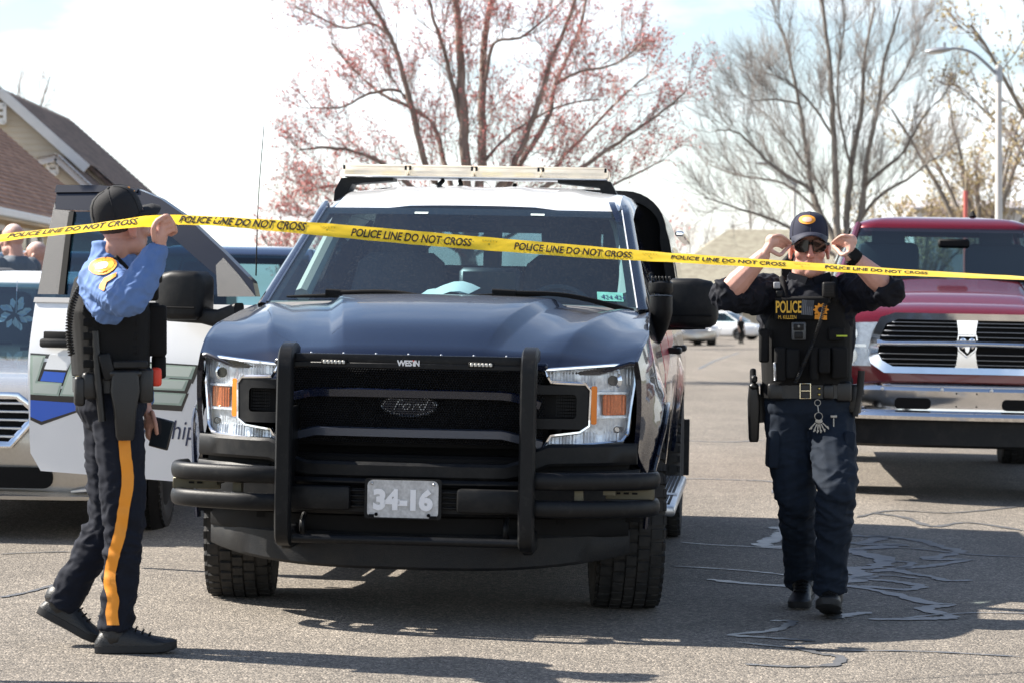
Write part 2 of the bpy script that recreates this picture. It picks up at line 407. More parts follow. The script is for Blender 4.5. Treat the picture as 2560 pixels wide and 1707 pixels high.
# ================================================================ ground
def asphalt():
    m = bpy.data.materials.new('asphalt'); m.use_nodes = True
    t = m.node_tree; n = t.nodes; l = t.links; p = n['Principled BSDF']; p.inputs['Specular IOR Level'].default_value = 0.35
    tcn = n.new('ShaderNodeTexCoord'); v = tcn.outputs['Object']
    def nz(sc, det, r=0.55):
        x = n.new('ShaderNodeTexNoise'); x.inputs['Scale'].default_value = sc; x.inputs['Detail'].default_value = det; x.inputs['Roughness'].default_value = r
        l.new(v, x.inputs['Vector']); return x.outputs['Fac']
    vo = n.new('ShaderNodeTexVoronoi'); vo.inputs['Scale'].default_value = 120; l.new(v, vo.inputs['Vector'])
    sepc = n.new('ShaderNodeSeparateColor'); l.new(vo.outputs['Color'], sepc.inputs[0])
    rp = n.new('ShaderNodeValToRGB'); e = rp.color_ramp.elements
    e[0].position = 0.0; e[0].color = (0.10, 0.09, 0.08, 1); e[1].position = 1.0; e[1].color = (0.40, 0.35, 0.29, 1)
    a = rp.color_ramp.elements.new(0.45); a.color = (0.175, 0.155, 0.132, 1); a = rp.color_ramp.elements.new(0.8); a.color = (0.24, 0.21, 0.175, 1)
    l.new(sepc.outputs[0], rp.inputs[0])
    def mul(c, fac, lo, hi, a0=0.3, a1=0.7):
        mr = n.new('ShaderNodeMapRange'); mr.inputs[1].default_value = a0; mr.inputs[2].default_value = a1; mr.inputs[3].default_value = lo; mr.inputs[4].default_value = hi
        l.new(fac, mr.inputs[0]); mm = n.new('ShaderNodeMixRGB'); mm.blend_type = 'MULTIPLY'; mm.inputs[0].default_value = 1
        l.new(c, mm.inputs[1]); l.new(mr.outputs[0], mm.inputs[2]); return mm.outputs[0]
    c = mul(rp.outputs[0], nz(0.35, 5), 0.88, 1.10)
    c = mul(c, nz(2.6, 6, 0.6), 0.88, 1.10)
    c = mul(c, nz(38, 3), 0.72, 1.25)
    # fine cracks
    v2 = n.new('ShaderNodeTexVoronoi'); v2.feature = 'DISTANCE_TO_EDGE'; v2.inputs['Scale'].default_value = 0.55
    nn = n.new('ShaderNodeTexNoise'); nn.inputs['Scale'].default_value = 3.0; nn.inputs['Detail'].default_value = 5; l.new(v, nn.inputs['Vector'])
    va = n.new('ShaderNodeMixRGB'); va.blend_type = 'ADD'; va.inputs[0].default_value = 0.25; l.new(v, va.inputs[1]); l.new(nn.outputs['Color'], va.inputs[2]); l.new(va.outputs[0], v2.inputs['Vector'])
    wr = n.new('ShaderNodeTexNoise'); wr.inputs['Scale'].default_value = 0.8; wr.inputs['Detail'].default_value = 3; mpw = n.new('ShaderNodeMapping'); mpw.inputs['Scale'].default_value = (1.2, 0.12, 1); l.new(v, mpw.inputs[0]); l.new(mpw.outputs[0], wr.inputs['Vector'])
    c = mul(c, wr.outputs['Fac'], 0.86, 1.10)                # wheel tracks worn along the road
    c = mul(c, v2.outputs['Distance'], 0.86, 1.0, 0.001, 0.004)
    l.new(c, p.inputs['Base Color']); p.inputs['Roughness'].default_value = 0.86
    b = n.new('ShaderNodeBump'); b.inputs['Strength'].default_value = 0.85; b.inputs['Distance'].default_value = 0.006
    l.new(vo.outputs['Distance'], b.inputs['Height']); b.invert = True; l.new(b.outputs[0], p.inputs['Normal'])
    return m
M_asph = asphalt()
M_grass = pbr('grass', (0.10, 0.095, 0.04), 0.9, vary=0.4, vscale=3, bump=0.6, bscale=40)
def sheet(name, xs, ys, dz, m):
    mb = MB(); nx = len(xs)
    mb.add([(x, y, gz(x, y) + dz) for y in ys for x in xs], [(j * nx + i, j * nx + i + 1, (j + 1) * nx + i + 1, (j + 1) * nx + i) for j in range(len(ys) - 1) for i in range(nx - 1)])
    return mb.build(name, m, kind='structure')
sheet('ground', [-1500, -400, -60, -20, -7, 0, 7, 20, 60, 400, 1500], [-60, 0, 14.5, 20, 32, 60, 150, 400, 2500], -0.06, M_grass)
sheet('road', [-16, -11, -7, -3, 0, 3, 7, 12, 20, 40], [-40, 0, 8, 14.5, 23, 32, 60, 100, 182], 0.0, M_asph)

# bituminous sealant poured over the cracks
M_seal = pbr('sealant', (0.115, 0.116, 0.12), 0.42, vary=0.3, vscale=7, rvary=0.1, spec=1.0)
def seal(name, px, w, seed=0):
    rn = random.Random(seed); P = catmull([gp(x, y, 0.004) for x, y in px], 8); vs = []; fs = []
    for i, p in enumerate(P):
        t = (P[min(i + 1, len(P) - 1)] - P[max(i - 1, 0)]); t.z = 0; t.normalize(); s_ = Vector((-t.y, t.x, 0))
        e = min(1, i / 2.0, (len(P) - 1 - i) / 2.0) ; ww = w * .78 * (0.45 + 0.9 * rn.random()) * max(0.1, e)
        q1 = p + s_ * ww; q2 = p - s_ * ww
        vs += [(q1.x, q1.y, gz(q1.x) + 0.004), (q2.x, q2.y, gz(q2.x) + 0.004)]
        if i: fs.append((2 * i - 2, 2 * i - 1, 2 * i + 1, 2 * i))
    return vs, fs
seals = [
    ([(1700, 1354), (1780, 1360), (1900, 1366), (1990, 1372), (2120, 1374), (2260, 1368), (2440, 1385), (2640, 1392)], .025),
    ([(1676, 1413), (1800, 1420), (1900, 1428), (1990, 1438), (2100, 1446), (2210, 1436), (2300, 1445)], .026),
    ([(1770, 1446), (1860, 1456), (1980, 1463), (2110, 1462), (2220, 1480), (2320, 1505), (2370, 1510), (2310, 1520), (2380, 1540), (2300, 1545), (2170, 1546)], .05),
    ([(1930, 1320), (1965, 1330), (1940, 1345), (1905, 1362), (1990, 1366)], .075),
    ([(2125, 1340), (2200, 1345), (2160, 1358), (2240, 1362), (2130, 1374), (2210, 1395), (2190, 1415), (2130, 1420), (2160, 1440), (2110, 1455)], .085),
    ([(2160, 1340), (2290, 1350), (2350, 1365), (2400, 1378), (2320, 1395), (2410, 1398), (2330, 1412), (2260, 1418), (2180, 1428)], .06),
    ([(2100, 1436), (2160, 1445), (2240, 1452), (2300, 1463), (2260, 1472), (2150, 1462)], .05),
    ([(2200, 1400), (2280, 1405), (2250, 1425), (2330, 1440), (2370, 1450), (2430, 1448)], .045),
    ([(2080, 1545), (2120, 1535), (2180, 1528)], .05),
    ([(1925, 1550), (1980, 1551), (1960, 1566), (1920, 1576), (1830, 1585), (1920, 1592), (2040, 1600)], .035),
    ([(1990, 1612), (2040, 1630), (2100, 1640), (2080, 1660), (1980, 1664), (1860, 1658)], .03),
    ([(2180, 1290), (2260, 1300), (2330, 1320), (2420, 1312), (2560, 1330)], .04),
    ([(2140, 1300), (2230, 1285), (2380, 1290), (2560, 1275)], .03),
    ([(1740, 1003), (1850, 1000), (1910, 1004)], .02), ([(1745, 945), (1790, 918), (1850, 895)], .05),
    ([(1700, 1128), (1820, 1132), (1910, 1127)], .03), ([(1700, 1213), (1810, 1215), (1945, 1222), (1930, 1245)], .03),
    ([(0, 1492), (70, 1478), (130, 1462), (190, 1450)], .02), ([(0, 1384), (60, 1380), (180, 1377)], .02),
    ([(2250, 1545), (2340, 1535), (2450, 1530), (2600, 1532)], .02), ([(1850, 1604), (2050, 1622), (2300, 1626), (2560, 1640)], .018),
]
mb = MB()
for i, (p, w) in enumerate(seals): mb.add(*seal('s', p, w, i))
mb.v = [(x, y, z + rise(y)) for x, y, z in mb.v]; mb.build('crack_sealant', M_seal, kind='structure')

# ================================================================ trees
M_bark = pbr('bark', (0.24, 0.185, 0.155), 0.9, vary=0.45, vscale=6, bump=0.5, bscale=30, stretch=(1, 1, 0.25))
M_bark2 = pbr('grey_bark', (0.22, 0.195, 0.17), 0.9, vary=0.4, vscale=6, bump=0.5, bscale=30, stretch=(1, 1, 0.25))
M_twig = pbr('twig_bark', (0.34, 0.26, 0.23), 0.85, vary=0.3, vscale=3)
M_greytwig = pbr('grey_twig_bark', (0.24, 0.21, 0.19), 0.85, vary=0.25, vscale=3)
M_bud = pbr('red_buds', (0.62, 0.20, 0.18), 0.7, vary=0.35, vscale=5)
M_drybud = pbr('tan_catkins', (0.46, 0.37, 0.20), 0.8, vary=0.35, vscale=5)
def fast_tube(mb, P, r0, r1, n):
    k = len(P); vs = []; fs = []
    for i, p in enumerate(P):
        t = (P[min(i + 1, k - 1)] - P[max(i - 1, 0)]).normalized(); u = t.orthogonal().normalized(); w = t.cross(u); r = lerp(r0, r1, i / (k - 1))
        for j in range(n):
            a = 2 * PI * j / n; vs.append(p + u * (r * math.cos(a)) + w * (r * math.sin(a)))
    for i in range(k - 1):
        for j in range(n): fs.append((i * n + j, i * n + (j + 1) % n, (i + 1) * n + (j + 1) % n, (i + 1) * n + j))
    mb.add(vs, fs)
def tree(name, label, base, limbs, cat='tree', spread=1.0, lens=(1.9, 0.8, 0.36), counts=(13, 6, 4), buds=0, budsize=0.03, seed=1, bark=M_bark, bud=M_bud, twig=None, center=None, rtwig=(0.03, 0.012, 0.0055), up=0.25, group=None):
    rn = random.Random(seed); tr = MB(); cw = MB(); bd = MB()
    ctr = center or base
    def rv(s=1.0): return Vector((rn.gauss(0, s), rn.gauss(0, s), rn.gauss(0, s)))
    def sub(P, lvl, r_here, lscale):
        n = counts[lvl]; k = len(P)
        for i in range(n):
            f = 0.12 + 0.88 * (i + rn.random()) / n; x = f * (k - 1); j = min(k - 2, int(x)); p = P[j].lerp(P[j + 1], x - j)
            t = (P[j + 1] - P[j]).normalized(); o_ = p - ctr; o_.z *= 0.3
            if o_.length > 0: o_.normalize()
            d = (t * rn.uniform(0.35, 0.9) + rv(0.55) * spread + o_ * 0.35 + Vector((0, 0, up))).normalized()
            ln = lens[lvl] * lscale * rn.uniform(0.55, 1.25) * (1.15 - 0.5 * f)
            r = min(rtwig[lvl], r_here * 0.7); q = [p]; dd = d.copy(); m = 4 if lvl < 2 else 3
            for s_ in range(m):
                dd = (dd + rv(0.16) + Vector((0, 0, 0.07))).normalized(); q.append(q[-1] + dd * (ln / m))
            fast_tube(tr if lvl == 0 else cw, q, r, r * 0.45, 4 if lvl == 0 else 3)
            if lvl < 2: sub(q, lvl + 1, r, lscale)
            if lvl == 2 and buds:
                for b in range(buds):
                    c = q[rn.randrange(1, len(q))] + rv(0.02); s2 = budsize * rn.uniform(0.5, 1.4); h = rv(1).normalized() * s2 * 1.5; g = h.orthogonal().normalized() * s2 * 0.7; e_ = h.cross(g).normalized() * s2 * 0.7
                    bd.add([c + h, c + g, c - g * 0.5 + e_, c - g * 0.5 - e_, c - h], [(0, 1, 2), (0, 2, 3), (0, 3, 1), (4, 2, 1), (4, 3, 2), (4, 1, 3)])
    for pts, r0, r1, ls in limbs:
        P = catmull(pts, 5); P = [P[0]] + [p + rv(r0 * 0.15) for p in P[1:]]
        fast_tube(tr, P, r0, r1, 8); sub(P, 0, r1, ls)
    T = thing(name, label, cat, base, group=group)
    inv = Matrix.Translation(-Vector(base))
    for m_ in (tr, cw, bd): m_.v = [tuple(Vector(v) - Vector(base)) for v in m_.v]
    tr.build('trunk', bark, T, angle=60); cw.build('crown', twig or M_twig, T, angle=80, kind='stuff')
    if buds: bd.build('buds', bud, T, flat=True, kind='stuff')
    return T
def limb(px, Y, r0, r1, ls=1.0, dy=0.0):
    n = len(px); return ([at(x, y, Y + dy * (i / (n - 1)) ** 1.2) for i, (x, y) in enumerate(px)], r0, r1, ls)
YM = 45.0
mb0 = at(1178, 962, YM)
tree('maple_tree', 'budding maple tree with red blossom on bare branches behind the police pickup', mb0, [
    limb([(1178, 970), (1176, 700), (1172, 560)], YM, 0.187, 0.120, .3),
    limb([(1172, 570), (1165, 420), (1156, 250), (1149, 120), (1140, 0), (1128, -160)], YM, 0.108, 0.042, 1.0, -.3),
    limb([(1180, 570), (1205, 420), (1206, 250), (1213, 100), (1230, -20), (1242, -160)], YM, 0.094, 0.036, 1.0, .5),
    limb([(1172, 580), (1110, 480), (1067, 416), (1029, 271), (997, 150), (978, 94), (922, 0), (880, -90)], YM, 0.072, 0.024, 1.0, -1.2),
    limb([(1172, 560), (1130, 470), (1108, 400), (1090, 323), (1045, 280), (960, 240), (900, 190), (830, 110)], YM, 0.058, 0.018, 1.0, 1.4),
    limb([(1160, 330), (1128, 200), (1105, 110), (1080, 40), (1062, -60)], YM, 0.050, 0.018, .9, -.8),
    limb([(1180, 590), (1240, 480), (1282, 416), (1333, 290), (1375, 164), (1417, 61), (1460, -60)], YM, 0.072, 0.024, 1.0, -1.0),
    limb([(1180, 590), (1260, 480), (1305, 407), (1371, 290), (1389, 210), (1446, 80), (1480, -60)], YM, 0.065, 0.024, 1.0, 1.3),
    limb([(1180, 620), (1330, 490), (1455, 420), (1548, 355), (1642, 290), (1712, 234)], YM, 0.058, 0.015, .95, -1.0),
    limb([(1180, 620), (1340, 500), (1400, 405), (1470, 330), (1560, 240), (1620, 190)], YM, 0.050, 0.015, .9, 2.0),
    limb([(1172, 620), (1040, 480), (950, 407), (861, 374), (770, 372), (745, 380)], YM, 0.058, 0.012, .9, -1.0),
    limb([(1172, 640), (1010, 520), (880, 470), (800, 470), (765, 485)], YM, 0.050, 0.012, .85, 1.0),
    limb([(1040, 290), (997, 229), (922, 236), (856, 268), (780, 270)], YM, 0.036, 0.012, .8, -.8),
    limb([(1215, 200), (1235, 110), (1300, 95), (1360, 50), (1420, -10)], YM, 0.036, 0.012, .9, -1.0),
    limb([(978, 94), (930, 60), (860, 70), (790, 40), (740, 20)], YM, 0.029, 0.012, .8, .8),
    limb([(1389, 210), (1450, 180), (1540, 160), (1600, 110)], YM, 0.029, 0.012, .8, -.8),
    limb([(1215, 400), (1260, 350), (1330, 300), (1420, 260), (1500, 250)], YM, 0.032, 0.012, .8, 1.0),
    limb([(1172, 640), (1000, 560), (850, 530), (790, 535), (765, 545)], YM, 0.043, 0.012, .8, 1.0),
    limb([(1180, 640), (1330, 560), (1460, 500), (1580, 440), (1660, 400)], YM, 0.043, 0.012, .8, 1.0),
], buds=2, budsize=.0175, seed=3, counts=(16, 7, 5), lens=(1.15, .66, .32), rtwig=(.0105, .005, .003))
YB = 75.0
tree('bare_tree', 'tall bare grey tree with spreading crown behind the officer adjusting sunglasses', at(2108, 898, YB), [
    limb([(2108, 905), (2106, 700), (2104, 600)], YB, 0.223, 0.168, .2),
    limb([(2100, 620), (2092, 536), (2085, 344), (2073, 153), (2058, 38), (2045, -40)], YB, 0.124, 0.030, 1.0, -.5),
    limb([(2108, 620), (2115, 574), (2127, 421), (2154, 268), (2161, 153), (2188, 19)], YB, 0.124, 0.030, 1.0, .8),
    limb([(2115, 620), (2154, 536), (2165, 413), (2196, 268), (2215, 134), (2253, 19)], YB, 0.099, 0.030, 1.0, -1.0),
    limb([(2100, 620), (2043, 517), (2024, 440), (1997, 260), (1966, 115), (1950, 60)], YB, 0.093, 0.030, 1.0, 1.5),
    limb([(2043, 517), (2027, 478), (1928, 413), (1851, 337), (1790, 325)], YB, 0.074, 0.018, 1.0, -1.2),
    limb([(2096, 600), (2043, 530), (1960, 460), (1851, 440), (1775, 413)], YB, 0.062, 0.018, 1.0, 2.0),
    limb([(2150, 560), (2165, 467), (2257, 383), (2310, 291), (2368, 230)], YB, 0.074, 0.018, 1.0, -1.0),
    limb([(2120, 600), (2190, 500), (2280, 440), (2330, 400), (2360, 390)], YB, 0.062, 0.018, .9, 1.8),
    limb([(2090, 640), (1943, 555), (1851, 524), (1760, 495)], YB, 0.062, 0.018, .95, -1.0),
    limb([(2085, 344), (2020, 250), (1960, 200), (1900, 180)], YB, 0.043, 0.018, .9, 1.0),
    limb([(2127, 421), (2100, 300), (2095, 180), (2110, 60), (2100, -20)], YB, 0.043, 0.018, .9, -1.0),
    limb([(1997, 260), (1940, 250), (1880, 250), (1840, 220)], YB, 0.037, 0.012, .9, -1.0),
    limb([(2196, 268), (2250, 200), (2290, 120), (2300, 70)], YB, 0.037, 0.012, .9, 1.0),
    limb([(2060, 480), (1990, 380), (1930, 300), (1890, 270)], YB, 0.037, 0.012, .9, 1.6),
], seed=9, counts=(19, 8, 5), lens=(1.9, 1.05, .55), rtwig=(.0145, .0075, .0048), bark=M_bark2, twig=M_greytwig, up=.38, spread=.85)
def wild(base, h, seed, n=7, r=0.15, lean=0.45):
    rn = random.Random(seed); o = []; B = Vector(base); fork = B + Vector((0, 0, h * rn.uniform(0.12, 0.22)))
    o.append(([B, fork], r, r * 0.8, 0.3))
    for i in range(n):
        a = 2 * PI * (i + rn.random() * 0.6) / n; l_ = lean * rn.uniform(0.4, 1.1); e = fork + Vector((math.cos(a) * h * l_, math.sin(a) * h * l_, h * rn.uniform(0.5, 0.85)))
        m1 = fork.lerp(e, 0.4) + Vector((0, 0, h * 0.1)); o.append(([fork, m1, e], r * 0.55, r * 0.15, 1.0))
    return o
for (px, Y, h, sd_, nm, lab, kw) in [
    (2740, 70, 10.6, 21, 'budding_tree', 'large tree with tan catkins at the right edge behind the street lamp', dict(buds=2, budsize=.04, bud=M_drybud, n=11, r=.22, lean=.42, counts=(13, 6, 4), lens=(2.3, 1.0, .45))),
    (2455, 92, 8.4, 22, 'budding_tree', 'rounded tan budding tree left of the street lamp pole', dict(buds=2, budsize=.045, bud=M_drybud, n=9, r=.25, counts=(10, 6, 4), lens=(1.9, .9, .45))),
    (2300, 98, 6.0, 23, 'budding_tree', 'low tan bushy tree just above the cab of the red pickup', dict(buds=2, budsize=.05, bud=M_drybud, n=8, r=.2, counts=(9, 5, 4), lens=(1.5, .8, .4))),
    (1800, 185, 8.8, 31, 'sapling', 'thin bare sapling above the left end of the tan roof', dict(n=5, r=.12, counts=(9, 5, 3), lens=(1.9, 1.0, .5), lean=.25, rtwig=(.05, .025, .014))),
    (1735, 182, 9.6, 32, 'sapling', 'thin bare sapling rising beside the police pickup cap', dict(n=5, r=.12, counts=(9, 5, 3), lens=(1.9, 1.0, .5), lean=.25, rtwig=(.05, .025, .014))),
    (1670, 184, 8.5, 33, 'sapling', 'thin reddish bare sapling partly hidden by the police pickup cab', dict(n=6, r=.12, counts=(9, 5, 3), lens=(1.9, 1.0, .5), lean=.35, rtwig=(.05, .025, .014))),
    (1880, 190, 10.5, 34, 'sapling', 'slender bare tree between the tan roof and the tall bare tree', dict(n=6, r=.14, counts=(9, 5, 3), lens=(1.9, 1.0, .5), lean=.3, rtwig=(.05, .025, .014))),
    (0, 85, 9.3, 35, 'sapling', 'bare treetop peeping over the brown roof at the left edge', dict(n=6, r=.12, counts=(8, 5, 3), lens=(1.5, .8, .4), lean=.2)),
    (1560, 95, 4.6, 36, 'sapling', 'low reddish scrub tree behind the police pickup roof', dict(n=8, r=.1, counts=(8, 5, 4), lens=(1.4, .8, .4), buds=1, budsize=.04)),
    (745, 80, 4.3, 37, 'sapling', 'low reddish scrub tree left of the budding maple', dict(n=8, r=.1, counts=(8, 5, 4), lens=(.9, .5, .3), buds=2, budsize=.03, lean=.3)),
]:
    n_ = kw.pop('n'); r_ = kw.pop('r'); ln_ = kw.pop('lean', .45); b = Vector(((px - 1280) / FPX * Y, Y, gz((px - 1280) / FPX * Y, Y) - .05))
    tree(nm, lab, b, wild(b, h, sd_, n_, r_, ln_), seed=sd_, bark=M_bark2, **kw)

# ================================================================ houses
def roof_mat(name, c1, c2, w=0.3, h=0.14):
    m = bpy.data.materials.new(name); m.use_nodes = True; t = m.node_tree; n = t.nodes; l = t.links; p = n['Principled BSDF']; p.inputs['Roughness'].default_value = 0.9
    tcn = n.new('ShaderNodeTexCoord'); nz = n.new('ShaderNodeTexVoronoi'); nz.inputs['Scale'].default_value = 3.2
    mpn = n.new('ShaderNodeMapping'); mpn.inputs['Scale'].default_value = (1.0, 1.0, 2.4); l.new(tcn.outputs['Object'], mpn.inputs[0]); l.new(mpn.outputs[0], nz.inputs['Vector'])
    sc = n.new('ShaderNodeSeparateColor'); l.new(nz.outputs['Color'], sc.inputs[0]); mm = n.new('ShaderNodeMixRGB'); l.new(sc.outputs[0], mm.inputs[0])
    mm.inputs[1].default_value = (*c1, 1); mm.inputs[2].default_value = (*c2, 1); l.new(mm.outputs[0], p.inputs['Base Color']); return m
M_shA = roof_mat('dark_shingle', (0.12, 0.085, 0.072), (0.20, 0.145, 0.12))
M_shB = roof_mat('brown_shingle', (0.24, 0.135, 0.09), (0.40, 0.24, 0.165))
M_shC = roof_mat('tan_shingle', (0.28, 0.25, 0.19), (0.37, 0.34, 0.26))
M_siding = pbr('tan_siding', (0.50, 0.44, 0.35), 0.6, vary=0.06, vscale=3)
M_trim = pbr('white_trim', (0.78, 0.78, 0.76), 0.5, vary=0.04)
M_beige = pbr('beige_render', (0.55, 0.47, 0.33), 0.8, vary=0.08)
M_dkwin = pbr('dark_window', (0.02, 0.025, 0.03), 0.08, 0, 0.5)
M_yellow = pbr('yellow_panel', (0.65, 0.36, 0.04), 0.6)
def courses(mb, a, b, c, d, n, t=0.018):
    # stepped courses between the eave a-b and the ridge d-c, each one lapped over the one below
    a, b, c, d = map(Vector, (a, b, c, d)); nrm = (b - a).cross(d - a).normalized()
    for i in range(n):
        f0 = i / n; f1 = (i + 1) / n + 0.15 / n
        p0 = a.lerp(d, f0) + nrm * t; p1 = b.lerp(c, f0) + nrm * t; p2 = b.lerp(c, min(1, f1)) + nrm * 0.002; p3 = a.lerp(d, min(1, f1)) + nrm * 0.002
        q0 = a.lerp(d, f0) - nrm * 0.01; q1 = b.lerp(c, f0) - nrm * 0.01
        mb.add([p0, p1, p2, p3, q0, q1], [(0, 1, 2, 3), (1, 0, 4, 5)])
def siding(mb, poly, y, course=0.13, dirn=(0, -1, 0)):
    # lap boards clipped to a gable polygon in (x, z); wall plane at y
    z0 = min(p[1] for p in poly); z1 = max(p[1] for p in poly); z = z0
    def span(z_):
        xs = []
        for i in range(len(poly)):
            (xa, za), (xb, zb) = poly[i], poly[(i + 1) % len(poly)]
            if (za > z_) != (zb > z_): xs.append(xa + (xb - xa) * (z_ - za) / (zb - za))
        return (min(xs), max(xs)) if len(xs) > 1 else None
    while z < z1 - 0.01:
        s0, s1 = span(z + 0.002), span(min(z + course, z1 - 0.004))
        if s0 and s1:
            mb.add([(s0[0], y - 0.02, z), (s0[1], y - 0.02, z), (s1[1], y - 0.004, z + course), (s1[0], y - 0.004, z + course), (s0[0], y, z), (s0[1], y, z)], [(0, 1, 2, 3), (1, 0, 4, 5)])
        z += course
def slab(mb, pts, t):
    a, b, c, d = map(Vector, pts); n_ = (b - a).cross(d - a).normalized() * t
    mb.add([a, b, c, d, a - n_, b - n_, c - n_, d - n_], [(0, 1, 2, 3), (7, 6, 5, 4), (0, 4, 5, 1), (1, 5, 6, 2), (2, 6, 7, 3), (3, 7, 4, 0)])
H = thing('house', 'house with dark brown shingle roof, tan siding gable and white trim at the left', 'house')
ax, az = -11.1, 6.20; sl = math.tan(R(41.5))
def zx(x): return az - (x - ax) * sl
mb = MB(); courses(mb, (-9.28, 55, zx(-9.28)), (-9.28, 63.9, zx(-9.28)), (ax, 63.9, az), (ax, 55, az), 17)
courses(mb, (-6.6, 56.2, zx(-6.6)), (-6.6, 63.9, zx(-6.6)), (-9.28, 63.9, zx(-9.28)), (-9.28, 56.2, zx(-9.28)), 25)
slab(mb, [(ax - 4, 55, az - 4 * sl), (ax, 55, az), (ax, 63.9, az), (ax - 4, 63.9, az - 4 * sl)], -.05)
slab(mb, [(-6.6, 56.2, zx(-6.6) - .03), (-6.6, 63.9, zx(-6.6) - .03), (ax, 63.9, az - .03), (ax, 56.2, az - .03)], .08)
rf = mb.build('roof', M_shA, H, flat=True)
mb = MB(); siding(mb, [(-14.5, -.2), (-9.35, -.2), (-9.35, zx(-9.35)), (ax, az), (-14.5, az - 3.4 * sl)], 55.12)
mb.add([(-14.5, 55.13, -.2), (-6.9, 56.3, -.2), (-6.9, 56.3, zx(-6.9) - .1), (-9.35, 56.3, zx(-9.35) - .1), (-14.5, 55.13, 5), (-6.9, 63.7, -.2), (-6.9, 63.7, zx(-6.9) - .1)], [(0, 1, 2, 3, 4), (1, 5, 6, 2)])
mb.build('gable_wall', M_siding, H, flat=True)
mb = MB(); mb.sweep([(ax - 3.6, 54.95, az - 3.6 * sl - .06), (ax, 54.95, az - .06)], [(-.03, -.1), (.03, -.1), (.03, .1), (-.03, .1)], up=(0, -1, 0)); mb.sweep([(ax, 54.95, az - .06), (-9.2, 54.95, zx(-9.2) - .06)], [(-.1, -.03), (.1, -.03), (.1, .03), (-.1, .03)], up=(0, -1, 0))
mb.build('rake_trim', M_trim, H, flat=True)
def vent(px0, py0, px1, py1, Y):
    a = at(px0, py1, Y); b = at(px1, py0, Y); m_ = MB(); cx = (a.x + b.x) / 2; cz = (a.z + b.z) / 2; w = b.x - a.x; h = b.z - a.z
    for s_ in (-1, 1): m_.box((cx + s_ * w / 2, Y, cz), (.07, .05, h)); m_.box((cx, Y, cz + s_ * h / 2), (w, .05, .07))
    n_ = int(h / .1)
    for i in range(n_): m_.box((cx, Y, a.z + h * (i + .5) / n_), (w, .02, .075), None)
    m_.build('gable_vent', M_trim, H, flat=True)
vent(-25, 262, 12, 308, 54.96)
# small gable beside it
g0, g1, g2 = at(96, 399, 54.2), at(143, 388, 54.2), at(236, 474, 54.2)
mb = MB(); courses(mb, (g2.x, 54.0, g2.z), (g2.x, 57, g2.z), (g1.x, 57, g1.z), (g1.x, 54.0, g1.z), 10); courses(mb, (g0.x, 57, g0.z - .1), (g0.x, 54, g0.z), (g1.x, 54, g1.z), (g1.x, 57, g1.z), 6)
mb.build('small_gable_roof', M_shA, H, flat=True)
mb = MB(); siding(mb, [(g0.x, -.2), (g2.x - .05, -.2), (g2.x - .05, g2.z - .05), (g1.x, g1.z - .02), (g0.x, g0.z)], 54.25); mb.build('small_gable_wall', M_siding, H, flat=True)
mb = MB(); mb.sweep([g0 + Vector((0, -.1, -.06)), g1 + Vector((0, -.1, -.06))], [(-.08, -.03), (.08, -.03), (.08, .03), (-.08, .03)], up=(0, -1, 0)); mb.sweep([g1 + Vector((0, -.1, -.06)), g2 + Vector((0, -.1, -.06))], [(-.08, -.03), (.08, -.03), (.08, .03), (-.08, .03)], up=(0, -1, 0)); mb.build('small_gable_trim', M_trim, H, flat=True)
vent(120, 408, 143, 436, 54.2)
# front wing with the lighter brown roof
sl2 = math.tan(R(41.5)); ez = 3.07
mb = MB(); courses(mb, (-8.4, 30, ez), (-8.4, 53.9, ez), (-12.6, 53.9, ez + 4.2 * sl2), (-12.6, 30, ez + 4.2 * sl2), 38, .022)
slab(mb, [(-8.4, 30, ez - .04), (-8.4, 53.9, ez - .04), (-12.6, 53.9, ez + 4.2 * sl2 - .04), (-12.6, 30, ez + 4.2 * sl2 - .04)], .06); mb.build('wing_roof', M_shB, H, flat=True)
mb = MB(); mb.box((-8.36, 42, ez - .09), (.1, 24, .14), None, 0, .02); mb.build('gutter', M_trim, H)
mb = MB(); mb.box((-8.95, 42, 1.3), (.2, 23.6, 3.3)); mb.build('wing_wall', M_beige, H)
for i, y in enumerate((38.2, 43.2, 46.4, 49.6)):
    w = MB(); hy = 1.15 if i != 1 else .75
    for s_ in (-1, 1): w.box((-8.82, y + s_ * hy, 1.95), (.08, .1, 1.7)); w.box((-8.82, y, 1.95 + s_ * .85), (.08, 2 * hy + .1, .1))
    w.box((-8.82, y, 1.95), (.06, .07, 1.7)); f_ = w.build('window_frame', M_trim, H, flat=True)
    MB().box((-8.84, y, 1.95), (.02, 2 * hy, 1.65)).build('pane', M_dkwin, f_, flat=True)
MB().box((-8.81, 45.0, 2.45), (.06, 1.0, .85)).build('yellow_panel', M_yellow, H, flat=True)

HB = thing('house', 'low house with a broad tan shingle roof behind the officer adjusting sunglasses', 'house')
Yh = 152.0
r0, r1 = at(1821, 574, Yh + 6), at(2180, 545, Yh + 6); e0, e1 = at(1560, 762, Yh - 2), at(2330, 750, Yh - 2)
r1.z = r0.z; e1.z = e0.z
mb = MB(); courses(mb, e0, e1, r1, r0, 30, .03); slab(mb, [e0 - Vector((0, 0, .05)), e1 - Vector((0, 0, .05)), r1 - Vector((0, 0, .05)), r0 - Vector((0, 0, .05))], .1)
bk0, bk1 = Vector((e0.x, Yh + 14, e0.z)), Vector((e1.x, Yh + 14, e1.z)); mb.add([e0, bk0, r0], [(0, 1, 2)]); mb.add([e1, bk1, r1, bk0, r0], [(0, 1, 2), (1, 3, 4, 2)])
mb.build('roof', M_shC, HB, flat=True)
MB().box(((e0.x + e1.x) / 2, Yh + 6, e0.z - 1.7), (e1.x - e0.x - 1.2, 14.5, 3.3)).build('wall', M_siding, HB)
